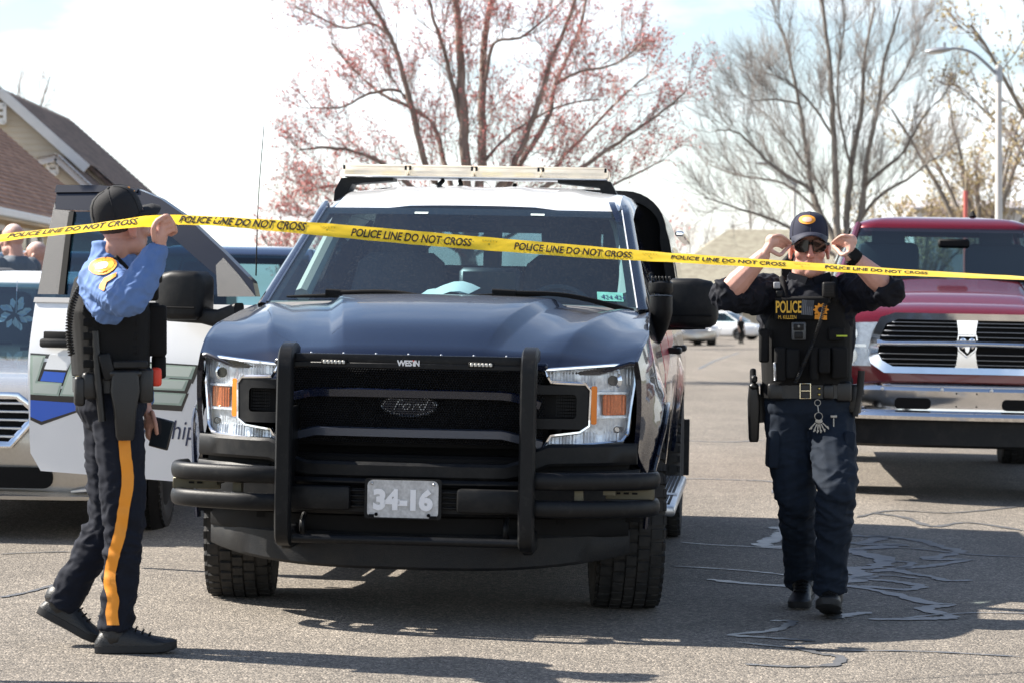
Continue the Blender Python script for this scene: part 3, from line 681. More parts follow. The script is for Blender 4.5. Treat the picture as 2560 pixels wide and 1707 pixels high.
mb = MB(); mb.box(((e0.x + e1.x) / 2, Yh - 2, e0.z - .1), (e1.x - e0.x, .12, .2)); mb.build('gutter', M_trim, HB)
for px in (1800, 1835, 1700, 2050, 2200):
    x = (px - 1280) / FPX * Yh; f_ = MB().box((x, Yh - 1.28, e0.z - .85), (.75, .1, 1.15)).build('window_frame', M_trim, HB); MB().box((x, Yh - 1.34, e0.z - .85), (.6, .04, 1.0)).build('pane', M_dkwin, f_)
HC = thing('house', 'pale flat building beyond the trees above the red pickup cab', 'building')
a, b = at(2290, 520, 112), at(2620, 500, 112); MB().box(((a.x + b.x) / 2, 115, a.z / 2 - .1), (b.x - a.x, 6, a.z), None, 0, .03).build('wall', pbr('pale_wall', (.62, .6, .58), .7, vary=.08), HC)
mb = MB(); slab(mb, [(a.x - .3, 111.6, a.z), (b.x, 111.6, a.z), (b.x, 116, a.z + .5), (a.x - .3, 116, a.z + .5)], .12); mb.build('roof', pbr('grey_roof', (.45, .42, .42), .8, vary=.1), HC)

# ================================================================ street lamps, marker pole
M_pole = pbr('concrete_pole', (0.56, 0.54, 0.51), 0.65, vary=0.06, vscale=5)
M_lampgrey = pbr('lamp_grey', (0.34, 0.35, 0.37), 0.4, 0.5)
def lamp(label, px, Y, ytop, arm, head, rad):
    base = Vector(((px - 1280) / FPX * Y, Y, gz(9, 60))); T = thing('street_lamp', label, 'street lamp', base); zt = at(px, ytop, Y).z
    B = lambda x, y: at(x, y, Y) - base
    MB().tube([(0, 0, 0), (0, 0, (zt - base.z) * .5), (0, 0, zt - base.z)], [rad * 1.25, rad, rad * .8], 14).build('pole', M_pole, T)
    MB().tube(catmull([B(*p) for p in arm], 6), [rad * .5, rad * .32], 8).build('arm', M_lampgrey, T)
    MB().tube([B(arm[0][0] + 4, arm[0][1] - 4) + Vector((0, 0, -.16)), B(arm[0][0] + 4, arm[0][1] - 4) + Vector((0, 0, .1))], rad * 1.05, 12).build('collar', M_lampgrey, T)
    (x0, y0), (x1, y1) = head; c0, c1 = B(x0, y0), B(x1, y1); h = MB()
    pts = [c0.lerp(c1, f) for f in (0, .08, .3, .6, .9, 1)]; h.tube(pts, [.02, .07, .16, .17, .1, .05], 12, ell=.38, up=(0, 1, 0)); hd = h.build('lamp_head', M_lampgrey, T)
    h = MB(); h.tube([c0.lerp(c1, f) + Vector((0, 0, -.035)) for f in (.12, .3, .62)], [.05, .12, .12], 10, ell=.3, up=(0, 1, 0)); h.build('lens', pbr('lamp_lens', (.7, .7, .7), .3), hd)
    MB().tube([c0.lerp(c1, .72) + Vector((0, 0, .04)), c0.lerp(c1, .72) + Vector((0, 0, .15))], .035, 8).build('photocell', M_lampgrey, hd)
lamp('tall street lamp with curved arm above the red pickup', 2497, 50, 163, [(2493, 188), (2465, 160), (2435, 135), (2405, 124), (2378, 122)], [(2312, 130), (2380, 124)], .072)
lamp('distant pale street lamp above the cap of the officer adjusting sunglasses', 1986, 108, 450, [(1984, 462), (1960, 440), (1935, 418), (1925, 412)], [(1884, 408), (1926, 411)], .085)
b = Vector(((2414 - 1280) / FPX * 58, 58, gz(9, 60))); T = thing('marker_pole', 'thin red marker pole standing above the red pickup cab', 'pole', b)
MB().tube([(0, 0, 0), (0, 0, at(0, 478, 58).z - b.z)], .05, 10).build('post', pbr('red_post', (.50, .12, .10), .5, vary=.1), T)
MB().tube([(0, 0, at(0, 478, 58).z - b.z), (0, 0, at(0, 428, 58).z - b.z)], .014, 8).build('rod', pbr('ochre_rod', (.55, .45, .30), .5), T)
# ================================================================ police pickup
T0 = Vector((-.36, 11.4, gz(-.36))); YAW, ROLL = R(5.3), R(1.1)
P = thing('police_pickup', 'black and white police pickup with push bar, number 34-16 plate and roof light bar', 'pickup truck', T0, (0, ROLL, -YAW))
TM = Matrix.Translation(T0) @ Matrix.Rotation(-YAW, 4, 'Z') @ Matrix.Rotation(ROLL, 4, 'Y'); TI = TM.inverted()
def tin(px, py, yt):
    o = TI @ Vector((0, 0, CAMH)); d = TI.to_3x3() @ Vector(((px - 1280) / FPX, 1, -(py - HORI) / FPX)); return o + d * ((yt - o.y) / d.y)

# --- hood
def yf(x): return -.90 + .19 * (abs(x) / .84) ** 2.3
def yr(x): return .30 + .17 * (abs(x) / .86) ** 2
def sidex(y, z, bulge=True):
    x = .962 + .038 * ss(.5, .95, z) - .30 * max(0, z - 1.02) ** 1.25 - .10 * max(0, .62 - z) ** 1.3
    if bulge and y < .9:
        d = math.hypot(y, z - .42); x += .035 * math.exp(-((d - .50) / .09) ** 2)
        x -= .20 * max(0, -y - .28) ** 1.35
    return x
def ztop(y): return interp([-.8, -.66, -.5, -.2, .2, .55, .8], [1.078, 1.10, 1.16, 1.225, 1.275, 1.305, 1.315], y)
def hoodrow(t):
    # half section of the hood at t (0 front, 1 cowl): crown, raised centre with crisp shoulders, valley, outer ridge, edge
    w = .285 + .215 * t; wr = .60 + .25 * t; A = ss(.0, .3, t); y0 = lerp(yf(.86), yr(.86), t); xe = sidex(y0, ztop(y0)) - .006
    xs = [0, w * .35, w * .7, w - .012, w, w + .045, w + .06, lerp(w + .06, wr - .11, .5), wr - .11, wr - .02, wr, wr + .02, lerp(wr, xe, .55), xe - .02, xe]
    o = []
    for i, x in enumerate(xs):
        y = lerp(yf(x), yr(x), t); z = 1.105 + .233 * (1 - (1 - t) ** 1.9) - .05 * (x / .9) ** 2.6 - .03 * (1 - ss(0, .07, t))
        z += .034 * A * (1 if i <= 3 else .92 if i == 4 else .1 if i == 5 else 0)
        z += (.036 * A * (1 - .35 * t)) * (.0 if i <= 8 else .9 if i == 9 else 1 if i == 10 else .88 if i == 11 else .3 if i == 12 else 0) * (1 if i > 8 else 0)
        if i >= 12: z = lerp(z, ztop(y), .45 if i == 12 else 1) + (.004 if i == 13 else 0)
        o.append((x, y, z))
    return o
rows = [hoodrow(t) for t in list(np.linspace(0, .12, 6)) + list(np.linspace(.16, 1, 22))]
full = [[(-x, y, z) for x, y, z in reversed(r[1:])] + r for r in rows]
lip = [[(x, y - .012 * 0 + a_, z + c_) for x, y, z in full[0]] for a_, c_ in ((.02, -.022), (-.003, -.017), (-.006, -.007))]
MB().loft(lip + full, caps=(False, False), wrap=False).build('hood', M_hood, P, angle=24)
def hood(u, t):
    x = u * .875; w = .285 + .215 * t; return (x, 0, 1.105 + .233 * (1 - (1 - t) ** 1.9) - .05 * (abs(x) / .9) ** 2.6 + (.024 if abs(x) < w else 0))

# --- fenders
arch = arc(0, .42, .47, 0, 180, 14)
fo = [(-.60, .72), (-.47, .60)] + [p for p in reversed(arch) if p[1] >= .44] + [(.50, .48), (.80, .47), (.80, 1.315), (.55, 1.31), (.2, 1.275), (-.2, 1.225), (-.5, 1.16), (-.66, 1.10), (-.64, .95)]
for s_ in (1, -1):
    mb = MB().panel(fo, lambda y, z: (sidex(y, z), y, z), step=.05, thick=.02, d=(1, 0, 0))
    if s_ < 0: mb.flip_x()
    fd = mb.build('fender', M_navy, P, angle=50)
    mb = MB(); ar = [(sidex(p[0] * 1.0, p[1]) + .012, p[0], p[1]) for p in arc(0, .42, .475, -4, 184, 24)]
    mb.tube(ar, .022, 8, ell=.6)
    if s_ < 0: mb.flip_x()
    mb.build('arch_lip', M_navy, fd)
    mb = MB().loft([[(x, .56 * math.cos(a_), .42 + .56 * math.sin(a_)) for a_ in np.linspace(0, PI, 12)] for x in (.6, .95)], caps=(False, False), wrap=False)
    if s_ < 0: mb.flip_x()
    mb.build('wheel_liner', M_black, fd)

# --- headlights
def yh(x): return -.865 + .26 * max(0, (abs(x) - .50) / .42) ** 2
lo = [(.555, 1.062), (.70, 1.074), (.83, 1.084), (.925, 1.086), (.918, 1.0), (.905, .90), (.895, .80), (.872, .765), (.72, .752), (.556, .744), (.585, .792), (.70, .806), (.738, .832), (.742, .98), (.722, 1.006), (.585, 1.012)]
M_reflector = pbr('reflector', (.90, .91, .93), .30, .45, vary=.22, vscale=40, bump=.35, bscale=60)
M_orref = pbr('amber_reflector', (.72, .19, .06), .25, .4, vary=.35, vscale=120)
for s_ in (1, -1):
    def ob(mb, nm, m, par, **k):
        if s_ < 0: mb.flip_x()
        return mb.build(nm, m, par, **k)
    hb = MB().panel(lo, lambda x, z: (x, yh(x) + .036 + .004 * math.sin(x * 520) * (1 if z > 1.0 or z < .80 else .35) + .006 * math.sin(z * 41), z), step=.0065)
    for z in (.868, .968): hb.loft([[(x, yh(x) + a_, z + c_) for a_, c_ in ((.035, -.005), (.012, -.005), (.012, .005), (.035, .005))] for x in (.76, .82, .86, .895)])
    hb.loft([[(x, yh(x) + a_, z) for a_ in (.002, .05)] for x, z in resample(lo, .03)] + [[(lo[0][0], yh(lo[0][0]) + a_, lo[0][1]) for a_ in (.002, .05)]], caps=(False, False), wrap=False)
    hl = ob(hb, 'headlight', M_reflector, P, angle=20)
    ob(MB().panel([(p[0], p[1]) for p in lo], lambda x, z: (x, yh(x), z), step=.03, thick=.006, d=(0, -1, 0)), 'lens', M_lens, hl, angle=60)
    tr = [(x, yh(x) - .004, z) for x, z in resample(lo, .03)]
    ob(MB().tube(tr, .0075, 6, closed=True), 'bezel', M_chrome, hl)
    ob(MB().panel(rrect(.747, .838, .770, .998, .008), lambda x, z: (x, yh(x) - .009, z), step=.02, thick=.012, d=(0, -1, 0)), 'turn_signal', M_amber, hl)
    ob(MB().panel(rrect(.79, .875, .885, .962, .01), lambda x, z: (x, yh(x) + .020 + .003 * math.sin(x * 520), z), step=.0065), 'side_reflector', M_orref, hl, angle=15)
    b = MB(); b.lathe([(.001, -.03), (.018, -.025), (.022, 0), (.038, .01), (.04, .03)], 16, Matrix.Translation((.83, yh(.83) + .045, 1.02)), axis='Y'); b.lathe([(.001, -.02), (.012, -.02), (.014, 0), (.03, .02)], 14, Matrix.Translation((.85, yh(.85) + .05, .815)), axis='Y')
    ob(b, 'bulb_housing', M_chrome, hl)
    ob(MB().panel(arc(.83, 1.02, .022, 0, 360, 14)[:-1], lambda x, z: (x, yh(.83) + .012, z), step=.02), 'projector', M_dkwin, hl)
    ob(MB().tube([(.85 + .013 * math.cos(a_), yh(.85) + .004, .815 + .013 * math.sin(a_)) for a_ in np.linspace(0, 2 * PI, 15)[:-1]], .002, 5, closed=True), 'bulb_ring', M_dkwin, hl)
    # nostril between grille and lamp
    fr = MB().panel([(.50, .82), (.72, .818), (.732, .84), (.735, .985), (.715, 1.0), (.50, 1.0)], lambda x, z: (x, yh(x) - .006, z), step=.03, thick=.09, d=(0, -1, 0), holes=[rrect(.515, .862, .688, .962, .016)])
    ns = ob(fr, 'lamp_surround', M_blackplastic, P, angle=30)
    ob(MB().panel([(.505, .85), (.695, .85), (.695, .975), (.505, .975)], lambda x, z: (x, yh(x) + .05 + .10 * max(0, .62 - x), z), step=.03), 'duct', M_black, ns)
    b = MB()
    for i in range(9):
        for j in range(7): b.box((.605 + i * .0095, yh(.65) + .035, .872 + j * .0135), (.007, .004, .010))
    ob(b, 'duct_mesh', M_blackplastic, ns, flat=True, kind='stuff')

# --- grille
def yg(x): return -.905 + .055 * (abs(x) / .55) ** 2
gb = MB().panel([(-.57, .73), (.57, .73), (.57, 1.075), (-.57, 1.075)], lambda x, z: (x, yg(x) + .075, z), step=.08)
GR = gb.build('grille', M_black, P)
hx = MB(); pit = .0112; row = pit * .866
M_mesh = pbr('grille_mesh', (.016, .017, .019), .38)
zz = .755; r_ = 0
while zz < 1.062:
    x = -.555 + (pit / 2 if r_ % 2 else 0)
    while x < .555:
        o6 = [(x + pit * .577 * math.cos(R(60 * k + 30)), zz + pit * .577 * math.sin(R(60 * k + 30))) for k in range(6)]
        i6 = [(x + pit * .40 * math.cos(R(60 * k + 30)), zz + pit * .40 * math.sin(R(60 * k + 30))) for k in range(6)]
        y = yg(x) - .006
        hx.add([(a_, y, c_) for a_, c_ in o6] + [(a_, y + .003, c_) for a_, c_ in i6], [(k, (k + 1) % 6, 6 + (k + 1) % 6, 6 + k) for k in range(6)])
        x += pit
    zz += row; r_ += 1
hx.build('honeycomb_mesh', M_mesh, GR, flat=True, kind='stuff')
pr = [(-.016, -.015), (.014, -.015), (.02, 0), (.014, .016), (-.016, .016)]
MB().sweep([(x, yg(x) - .012, z) for x, z in ((-.54, .915), (-.49, .932), (-.42, .948), (-.38, .952), (-.2, .954), (0, .954), (.2, .954), (.38, .952), (.42, .948), (.49, .932), (.54, .915))], [(b_, a_) for a_, b_ in pr]).build('grille_bar', M_navy, GR, angle=40)
M_barblue = pbr('blue_grey_trim', (.045, .055, .08), .3, .3, .6, bump=.1, bscale=300)
MB().sweep([(x, yg(x) - .02, z) for x, z in ((-.55, .752), (-.49, .768), (-.41, .787), (-.385, .792), (0, .792), (.385, .792), (.41, .787), (.49, .768), (.55, .752))], [(b_ * 1.1, a_ * 1.05) for a_, b_ in pr]).build('grille_bar', M_barblue, GR, angle=40)
MB().box((0, -.86, 1.075), (1.14, .06, .03), None, 0, .008).build('grille_header', M_navy, GR)
# oval badge behind the mesh
OV = .905; bd = MB(); el = [(.115 * math.cos(a_), .0445 * math.sin(a_)) for a_ in np.linspace(0, 2 * PI, 41)[:-1]]
bd.panel(el, lambda u, v: (u, -.887, OV + v), step=.05, thick=.012, d=(0, -1, 0)); bg_ = bd.build('badge', pbr('badge_blue', (.008, .014, .05), .25, 0, .8), GR)
MB().tube([(u, -.901, OV + v) for u, v in el], .0035, 6, closed=True).build('badge_rim', pbr('badge_chrome', (.3, .31, .33), .25, 1.0), bg_)
MB().tube([(u * .93, -.900, OV + v * .88) for u, v in el], .0012, 5, closed=True).build('badge_rim', pbr('badge_chrome', (.3, .31, .33), .25, 1.0), bg_)
tb = MB(); text_on(tb, 'Ford', lambda u, v: (u, -.9005, OV - .019 + v), .062, align='CENTER', shear=.35, xs=1.15); tb.build('badge_script', pbr('dull_chrome', (.25, .26, .28), .3, 1.0), bg_, flat=True)

# --- bumper
def yb(x, k=.34): return -.965 + k * (abs(x) / .93) ** 3.2
def band(name, z0, z1, xa, xb, dy, depth, m=M_blackplastic, par=P, tz=None, n=33, rnd=.012, k=.34):
    rings = []
    for x in np.linspace(xa, xb, n):
        y = yb(x, k) + dy; a_, b_ = (z0, z1) if tz is None else tz(x)
        rings.append([(x, y + depth, a_), (x, y + rnd, a_), (x, y, a_ + rnd), (x, y, b_ - rnd), (x, y + rnd, b_), (x, y + depth, b_)])
    return MB().loft(rings).build(name, m, par, angle=35)
BU = band('bumper', .665, .752, -.935, .935, -.02, .16, tz=lambda x: (lerp(.605, .668, ss(.42, .60, abs(x))), lerp(.672, .757, ss(.42, .58, abs(x)))))
band('bumper_slot', .60, .70, -.90, .90, .05, .1, M_black, BU)
band('lower_bumper', .44, .640, -.945, .945, -.005, .2, M_blackplastic, BU, tz=lambda x: (.455, lerp(.575, .645, ss(.42, .60, abs(x)))))
band('upper_sill', .575, .605, -.50, .50, -.03, .12, M_barcoat, BU)
for s_ in (-1, 1):
    MB().box((s_ * .355, -1.0, .525), (.27, .07, .098), None, 0, .014, 2).build('bumper_pad', M_blackplastic, BU)
    g = MB()
    for i in range(4): g.box((s_ * .195, -.985, .492 + i * .021), (.075, .03, .009), None, 0, .003)
    g.build('vent_louvre', M_blackplastic, BU)
MB().box((0, -.68, .70), (1.0, .02, .2)).build('intake', M_black, BU)
band('skid_pan', .36, .455, -.90, .90, .06, .12, M_black, BU, k=.40)
band('air_dam', .22, .40, -.905, .905, .035, .05, pbr('air_dam_plastic', (.009, .010, .012), .5, spec=.25, bump=.15, bscale=200, grime=.35, gcol=(.055, .05, .042), gscale=7, gthr=.52), BU, tz=lambda x: (.228 + .052 * (abs(x) / .9) ** 3, .372 + .01 * abs(x)), k=.46)
# plate
PL = MB(); PL.panel(rrect(-.158, .446, .158, .610, .012), lambda x, z: (x, -1.034, z), step=.1, thick=.008, d=(0, -1, 0)); pf = PL.build('plate_frame', M_blackplastic, P)
plm = pbr('plate_metal', (.60, .60, .60), .55, .2, vary=.22, vscale=55, grime=.35, gcol=(.2, .19, .18), gscale=24, gthr=.5)
pl = MB().panel(rrect(-.146, .452, .146, .604, .022), lambda x, z: (x, -1.0385, z), step=.05, thick=.003, d=(0, -1, 0)).build('number_plate', plm, pf)
tb = MB(); text_on(tb, '34-16', lambda u, v: (u, -1.0425, .488 + v), .108, align='CENTER', bold=.006, space=.95, xs=1.02); tb.build('plate_number', pbr('plate_white', (.90, .90, .92), .6), pl, flat=True)
for x, z in ((-.127, .590), (.127, .590)): MB().sphere((x, -1.041, z), .006, 8, 5).build('plate_bolt', M_alu, pl)
b = MB()
for x in (-.108, .108): b.lathe([(.001, 0), (.0075, 0)], 10, Matrix.Translation((x, -1.0432, .464)), axis='Y')
b.box((-.128, -1.042, .458), (.022, .003, .012)); b.box((.125, -1.042, .456), (.03, .003, .012)); b.build('plate_hole', M_black, pl)

# --- push bar
pb = bpy.data.objects.new('push_bar', None); COL.objects.link(pb); pb.parent = P; pb.location = (.022, 0, 0)
for s_ in (-1, 1):
    PB = MB()
    x = s_ * .495 ; pts = catmull([(x, -.98, .355), (x, -1.12, .365), (x, -1.155, .42), (x, -1.16, .7), (x, -1.158, 1.0), (x, -1.150, 1.075), (x, -1.125, 1.112), (x, -1.06, 1.128), (x, -1.0, 1.122)], 5)
    prf = [(a_ * .0325, b_ * .031) for a_, b_ in [(-1, -.55), (-.75, -.95), (.75, -.95), (1, -.55), (1, .55), (.75, .95), (-.75, .95), (-1, .55)]]
    vs = MB(); 
    rings = []
    for i, p in enumerate(pts):
        t = (pts[min(i + 1, len(pts) - 1)] - pts[max(i - 1, 0)]).normalized(); sd_ = Vector((1, 0, 0)); u2 = sd_.cross(t); rings.append([p + sd_ * a_ + u2 * b_ for a_, b_ in prf])
    PB.loft(rings); PB.box((x, -.97, .36), (.05, .2, .09), None, 0, .01); PB.box((x, -.99, .72), (.02, .26, .35), None, 0, .005); PB.build('upright', M_barcoat, pb, angle=50)
cx = MB(); cx.box((0, -1.10, 1.093), (.93, .055, .048), None, 0, .006, 2); cx.box((0, -1.13, 1.072), (.93, .012, .022), None, 0, .003); cx.build('cross_channel', M_barcoat, pb)
M_led = pbr('led_cover', (.55, .54, .50), .25, .1, .3)
for s_ in (-1, 1):
    b = MB().box((s_ * .30, -1.133, 1.083), (.105, .012, .022), None, 0, .003).build('warning_light', M_black, pb)
    for i in range(6): MB().box((s_ * .30 - .0385 + i * .0154, -1.141, 1.083), (.0125, .006, .0135), None, 0, .002).build('led_cell', M_led, b)
for i in range(7):
    MB().sphere((-.40 + i * .133, -1.10, 1.118), .005, 8, 4).build('bolt', M_alu, pb)
tb = MB(); text_on(tb, 'WEST', lambda u, v: (u - .041, -1.1385, 1.0735 + v), .031, align='LEFT', bold=.0012, xs=1.0, space=.92); text_on(tb, 'N', lambda u, v: (u + .0285, -1.1385, 1.0735 + v), .031, bold=.0012, xs=.9); tb.box((.0245, -1.1385, 1.081), (.0045, .001, .015))
tb.box((.0245, -1.1385, 1.0945), (.005, .001, .005), None, 1); tb.build('maker_lettering', [pbr('lettering_white', (.85, .85, .85), .5), pbr('lettering_red', (.7, .02, .02), .5)], pb, flat=True)
MB().tube([(-.465, -1.12, .365), (.465, -1.12, .365)], .018, 12).build('lower_pipe', M_barcoat, pb)
for z in (.620, .510):
    for s_ in (-1, 1):
        pts = catmull([(s_ * .50, -1.13, z), (s_ * .60, -1.135, z), (s_ * .70, -1.115, z), (s_ * .85, -1.05, z), (s_ * .94, -.99, z), (s_ * .99, -.92, z), (s_ * 1.0, -.84, z), (s_ * .98, -.76, z)], 5)
        prf = [(a_ * .022, b_ * .036) for a_, b_ in [(math.cos(t) * (1 if abs(math.cos(t)) < .8 else .95), math.sin(t)) for t in np.linspace(0, 2 * PI, 17)[:-1]]]
        MB().sweep(pts, prf).build('wing_bar', M_barcoat, pb, angle=60)
for s_ in (-1, 1):
    b = MB(); b.box((s_ * .90, -.93, .565), (.20, .025, .045), None, 0, .003); b.box((s_ * .70, -1.06, .565), (.035, .05, .15)); b.box((s_ * .82, -.95, .60), (.05, .16, .07)); b.build('bracket', pbr('bracket_zinc', (.10, .09, .06), .5, .5, vary=.2), pb)
    b = MB()
    for i in range(3): b.box((s_ * (.85 + i * .035), -.944, .568), (.022, .004, .008))
    b.build('bracket_slot', M_black, pb)

# --- windscreen, cowl, wipers
def wsf(u, v):
    xw = lerp(.872, .748, v); k = u * u
    return (u * xw, .40 + .93 * v + .13 * k * (1 - .3 * v), 1.335 + .478 * v - .012 * k * (1 - v))
WS = MB().panel([(-1, 0), (1, 0), (1, .985), (.55, .99), (.42, 1.02), (-.42, 1.02), (-.55, .99), (-1, .985)], wsf, step=.06).build('windscreen', M_ws, P, angle=60)
M_frit = pbr('black_border', (.012, .012, .013), .25)
b = MB()
for a_, c_ in ((-1, -.955), (.955, 1)): b.panel([(a_, 0), (c_, 0), (c_, 1), (a_, 1)], lambda u, v: tuple(Vector(wsf(u, v)) + Vector((0, .006, -.004))), step=.08)
b.panel([(-.96, .93), (.96, .93), (.96, 1), (-.96, 1)], lambda u, v: tuple(Vector(wsf(u, v)) + Vector((0, .006, -.004))), step=.1)
b.build('windscreen_border', M_frit, WS)
for s_ in (-1, 1): MB().tube([wsf(s_ * 1.004, v) for v in np.linspace(0, 1, 8)], .006, 6).build('windscreen_moulding', M_alu, WS)
# toll tags and stickers
st = MB(); st.panel([(0, 0), (.105, 0), (.105, .045), (0, .045)], lambda u, v: tuple(Vector(wsf(lerp(.795, .935, u / .105), .06 + v * 1.9)) + Vector((0, -.003, .001))), step=.03)
stk = st.build('inspection_sticker', pbr('sticker_green', (.12, .38, .33), .5, vary=.3, vscale=25), WS)
tb = MB(); text_on(tb, '4', lambda u, v: tuple(Vector(wsf(.815 + u * 1.3, .075 + v * 1.9)) + Vector((0, -.006, .002))), .035); text_on(tb, '24', lambda u, v: tuple(Vector(wsf(.838 + u * 1.3, .075 + v * 1.9)) + Vector((0, -.006, .002))), .03); text_on(tb, '4', lambda u, v: tuple(Vector(wsf(.886 + u * 1.3, .075 + v * 1.9)) + Vector((0, -.006, .002))), .035); text_on(tb, '24', lambda u, v: tuple(Vector(wsf(.908 + u * 1.3, .075 + v * 1.9)) + Vector((0, -.006, .002))), .03)
tb.build('sticker_print', pbr('print_navy', (.01, .02, .08), .6), stk, flat=True)
for u_, v_ in ((-.37, .925), (.40, .925)): b = MB().panel([(0, 0), (.09, 0), (.09, .02), (0, .02)], lambda u, v: tuple(Vector(wsf(u_ + u, v_ + v)) + Vector((0, -.003, .001))), step=.05); b.build('strip_tag', pbr('tag_white', (.6, .68, .65), .6), WS)
CW = MB()
def cowl(u, t):
    x = u * .875; a = abs(u); y0 = yr(x) + .004; y1 = wsf(u, 0)[1] + .02; return (x, lerp(y0, y1, t), lerp(hood(u, 1)[2] - .006, 1.340 - .012 * u * u, t))
holes = []
for i in range(20):
    u = -.56 + i * .0605
    if abs(u - .07) > .04: holes.append([(u, .3), (u + .040, .3), (u + .040, .75), (u, .75)])
cwl = CW.panel([(-1, 0), (1, 0), (1, 1), (-1, 1)], cowl, step=.05, holes=holes, thick=.01, d=(0, 0, 1)).build('cowl', pbr('cowl_plastic', (.15, .15, .155), .6, vary=.15, vscale=20, grime=.4, gcol=(.22, .2, .17), gscale=20, gthr=.5), P)
MB().panel([(-1, 0), (1, 0), (1, 1), (-1, 1)], lambda u, t: tuple(Vector(cowl(u, t)) - Vector((0, 0, .03))), step=.2).build('cowl_tray', M_black, cwl)
for (ux, u0, u1, v0, v1) in ((.06, -.90, -.34, .035, .055), (.98, .06, .52, .05, .085)):
    b = MB(); pv = Vector(wsf(ux, -.03)) + Vector((0, -.03, .0)); tip = Vector(wsf((u0 + u1) / 2, (v0 + v1) / 2 + .01)) + Vector((0, -.03, .015))
    b.tube(catmull([pv, pv.lerp(tip, .5) + Vector((0, -.01, .03)), tip], 6), [.014, .011, .009], 8, ell=.7)
    b.tube([tip + Vector((-.05, 0, 0)), tip + Vector((.06, 0, -.004))], .017, 8, ell=.8)
    b.tube(catmull([Vector(wsf(u, v0 + (v1 - v0) * f)) + Vector((0, -.012 - .014 * math.sin(f * PI), .006)) for u, f in ((u0, 0), (lerp(u0, u1, .5), .5), (u1, 1))], 5), [.005, .011, .005], 8, ell=.7)
    b.build('wiper', M_black, P)

# --- A pillars, roof
for s_ in (-1, 1):
    b = MB(); ring = []
    for v in np.linspace(-.02, 1.05, 12):
        p = Vector(wsf(s_ * 1.0, v)); w = .052 - .006 * v
        ring.append([p + Vector((s_ * .004, -.004, .004)), p + Vector((s_ * (w * .55), -.006 + .02, .008)), p + Vector((s_ * w, .045, .0)), p + Vector((s_ * (w + .004), .11, -.012)), p + Vector((s_ * .012, .09, -.02))])
    b.loft(ring); b.build('pillar', M_navy, P, angle=60)
def roofz(y, u): 
    t = min(1, max(0, (y - 1.33) / .95)); return 1.812 + .148 * (1 - (1 - t) ** 2) - .035 * abs(u) ** 2.5 - .03 * max(0, (y - 2.4) / .9) ** 2
def roof(u, y):
    xw = .752 - .01 * (y - 1.3); z = roofz(y, u)
    for c_ in (-.62, -.22, .22, .62): z += .008 * math.exp(-((u - c_) / .085) ** 4) * ss(1.5, 1.85, y)
    return (u * xw, y + (.11 * u * u if y < 1.6 else .11 * u * u * max(0, 1 - (y - 1.6) / .5)), z)
b = MB().panel([(-.97, 1.345), (-.55, 1.352), (-.42, 1.378), (.42, 1.378), (.55, 1.352), (.97, 1.345), (.97, 3.15), (-.97, 3.15)], roof, step=.055); rfp = b.build('roof', M_white, P, angle=60)
for s_ in (-1, 1):
    b = MB().loft([[(s_ * (.73 - .01 * (y - 1.3)) , y + (.11 if y < 1.6 else .11 * max(0, 1 - (y - 1.6) / .5)), roofz(y, 1) + .004), (s_ * (.77 - .01 * (y - 1.3)), y + .11, roofz(y, 1) - .012), (s_ * (.80 - .01 * (y - 1.3)), y + .11, roofz(y, 1) - .05), (s_ * (.77 - .01 * (y - 1.3)), y + .11, roofz(y, 1) - .08)] for y in np.linspace(1.33, 3.1, 12)])
    b.build('roof_rail', M_navy, P, angle=60)

# --- light bar
LB = MB(); LB.box((0, 2.2, 2.005), (1.40, .24, .012), None, 0, .004); lb = LB.build('light_bar', M_alu, P); lb.location = (-.07, 0, 0)
M_lb = bpy.data.materials.new('light_bar_lens'); M_lb.use_nodes = True
_n = M_lb.node_tree.nodes; _l = M_lb.node_tree.links; _p = _n['Principled BSDF']; _p.inputs['Base Color'].default_value = (.85, .80, .70, 1); _p.inputs['Roughness'].default_value = .12
_t = _n.new('ShaderNodeBsdfTranslucent'); _t.inputs[0].default_value = (.95, .88, .76, 1); _c = _n.new('ShaderNodeBsdfTransparent'); _a = _n.new('ShaderNodeMixShader'); _a.inputs[0].default_value = .5; _b = _n.new('ShaderNodeMixShader'); _b.inputs[0].default_value = .35
_l.new(_p.outputs[0], _a.inputs[1]); _l.new(_t.outputs[0], _a.inputs[2]); _l.new(_a.outputs[0], _b.inputs[1]); _l.new(_c.outputs[0], _b.inputs[2]); _l.new(_b.outputs[0], _n['Material Output'].inputs[0])
for k in range(4):
    x = -.531 + k * .354; lbc = MB(); lbc.box((x, 2.2, 2.036), (.350, .27, .058), None, 0, .016, 2); lbc.build('lens_section', M_lb, lb, angle=50)
    mod = MB(); mod.box((x, 2.17, 2.022), (.33, .14, .03)); mod.build('led_board', pbr('board_white', (.72, .70, .62), .5, vary=.1) if k == 0 else MATS['board_white'], lb)
    for sx in (-1, 1):
        for q in range(5):
            MB().lathe([(.001, -.006), (.009, -.004), (.011, .004)], 8, Matrix.Translation((x + sx * .085 - .042 + q * .021, 2.093, 2.024)), axis='Y').build('led_lens', pbr('led_yellow', (.75, .68, .30), .2, 0, .5) if (k == 0 and sx < 0 and q == 0) else MATS['led_yellow'] if (k in (0, 2) and sx > 0) or (k == 2) else M_alu, lb)
    for sx in (-1, 1): MB().box((x + sx * .165, 2.064, 2.05), (.012, .004, .022)).build('clip', M_blackplastic, lb)
MB().box((0, 2.2, 2.067), (1.39, .12, .008), None, 0, .003).build('top_strip', pbr('cream_strip', (.70, .60, .48), .4), lb)
